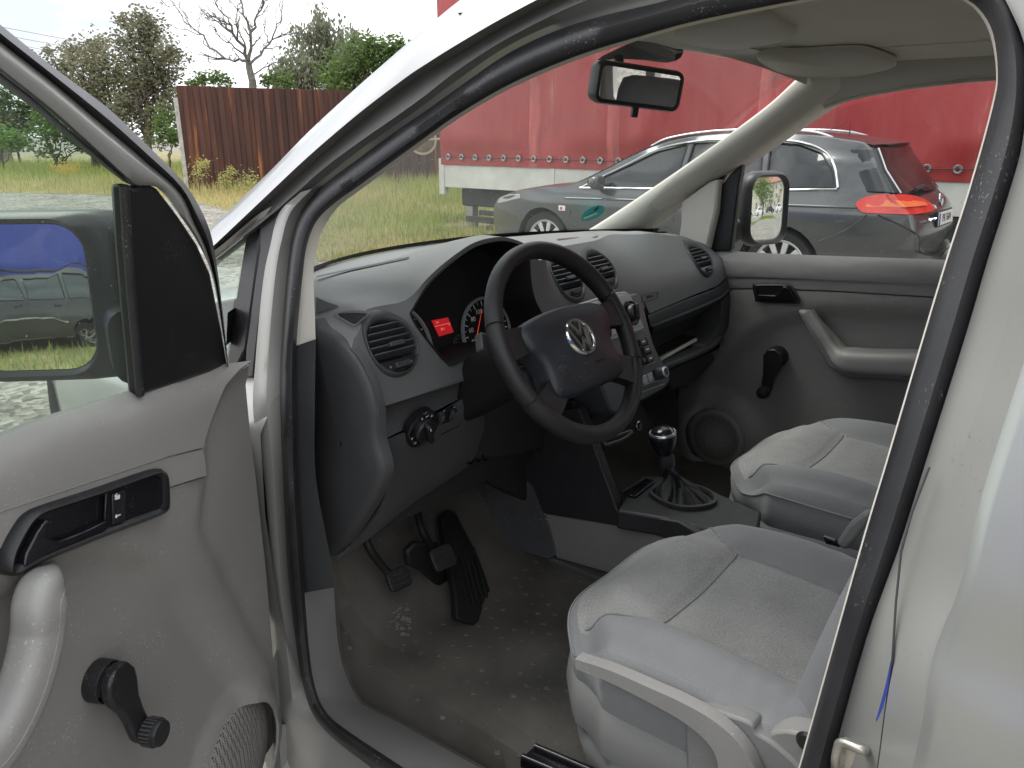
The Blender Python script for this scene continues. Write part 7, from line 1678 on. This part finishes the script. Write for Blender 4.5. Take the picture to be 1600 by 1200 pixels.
rf = addb(mk('roof', [V(p) for p in ((-14.6, .7, 9.3), (14.6, .7, 9.3), (14.6, -12, 9.3), (-14.6, -12, 9.3), (-11, -5.6, 12.2), (11, -5.6, 12.2))], [(0, 1, 5, 4), (1, 2, 5), (2, 3, 4, 5), (3, 0, 4)], 'flat_roof', None, None)); box('chimney', (-2, -3.5, 11.6), (.9, .9, 2.2), 'flat_wall', rf, bev=0)
rd = mk('side_road', [V((x, y, .006)) for x, y in ((-40, -46.5), (80, -46.5), (80, -41), (-40, -41))], [(0, 1, 2, 3)], 'asphalt_pale', None, None); rd['kind'] = 'structure'
def tree3(nm, lb, foot, lobes, m, ncl, nlf, size, seed, trunk_r=.2, cat='tree'):
    rnd = random.Random(seed); t = empty(nm, lb, cat, foot); segs, clumps = [], []; main = limb(segs, V((0, 0, -.05)), V((0, 0, lobes[0][2]*.6)), trunk_r, trunk_r*.6, rnd, .05)
    for x, y, z, r in lobes:
        c = V((x, y, z)); limb(segs, main[4], c, trunk_r*.4, trunk_r*.1, rnd, .1)
        for _ in range(ncl): clumps.append((c+V((rnd.gauss(0, 1), rnd.gauss(0, 1), rnd.gauss(0, 1))).normalized()*(r*rnd.random()**.4), .5))
    trunk_mesh('trunk', segs, 'bark', t); leaves('crown', clumps, m, nlf, size, .8, seed, 0, t); return t
tree3('leafy_tree', 'leafy green tree standing on a grassy island reflected in the passenger mirror', (9.5, -23.0, 0), [(0, 0, 3.4, 1.5), (1.3, .4, 2.8, 1.2), (-1.3, 0, 3.0, 1.3), (.3, .2, 4.8, 1.1), (-.9, -.4, 4.3, 1.1), (1.0, -.3, 3.9, 1.0), (0, .5, 2.2, 1.0)], 'leaf_bright', 12, 40, .22, 61)
isl = [V((9.5+3.4*math.cos(a)*(1+.1*math.sin(3*a)), -22.0+2.6*math.sin(a), .005)) for a in [2*math.pi*k/20 for k in range(20)]]
io = mk('grass_island', isl, [tuple(range(20))], 'verge_soil', None, None); io['kind'] = 'structure'
rnd = random.Random(8); blades('island_grass', 'green grass on the island under the leafy tree', [(9.5+rnd.gauss(0, 1.5), -22+rnd.gauss(0, 1.1), .8) for _ in range(4000)], 'grass_green', .1, .4, .03, 9)
SMALL = [(.05,.28),(.0,.45),(.06,.66),(.5,.78),(1.0,.88),(1.5,1.2),(1.9,1.40),(2.5,1.44),(3.1,1.38),(3.6,1.15),(3.9,.95),(4.02,.7),(4.0,.45),(3.95,.28)]
wS = [[(1.25,.94),(1.75,1.30),(2.15,1.35),(2.2,.95)], [(2.27,.95),(2.25,1.36),(2.85,1.34),(3.3,1.12),(3.4,.97)]]
for k_, (x, y, hd_, pt_, lb) in enumerate([(12.5, -43.2, 1.45, 'car_white', 'white parked hatchback nearest the tree in the passenger mirror'), (17.8, -43.6, 1.5, 'car_white', 'white parked hatchback in the middle of the mirrored row'), (22.6, -43.0, 1.55, 'car_black', 'black parked hatchback in the mirrored row'), (28.2, -43.4, 1.5, 'car_white', 'white parked hatchback beyond the black one')]):
    car('parked_hatchback', lb, 'car', (x, y, 0), hd_, SMALL, wS, [(.8, .30), (3.25, .30)], HWO, (.2, .8, .1, .6), pt_, 'car_glass', 6, 'alloy', (.30, .2), group='cars parked along the side road', arch=.34, trim=None, front_glass=(5, 6), rear_glass=(8, 10))
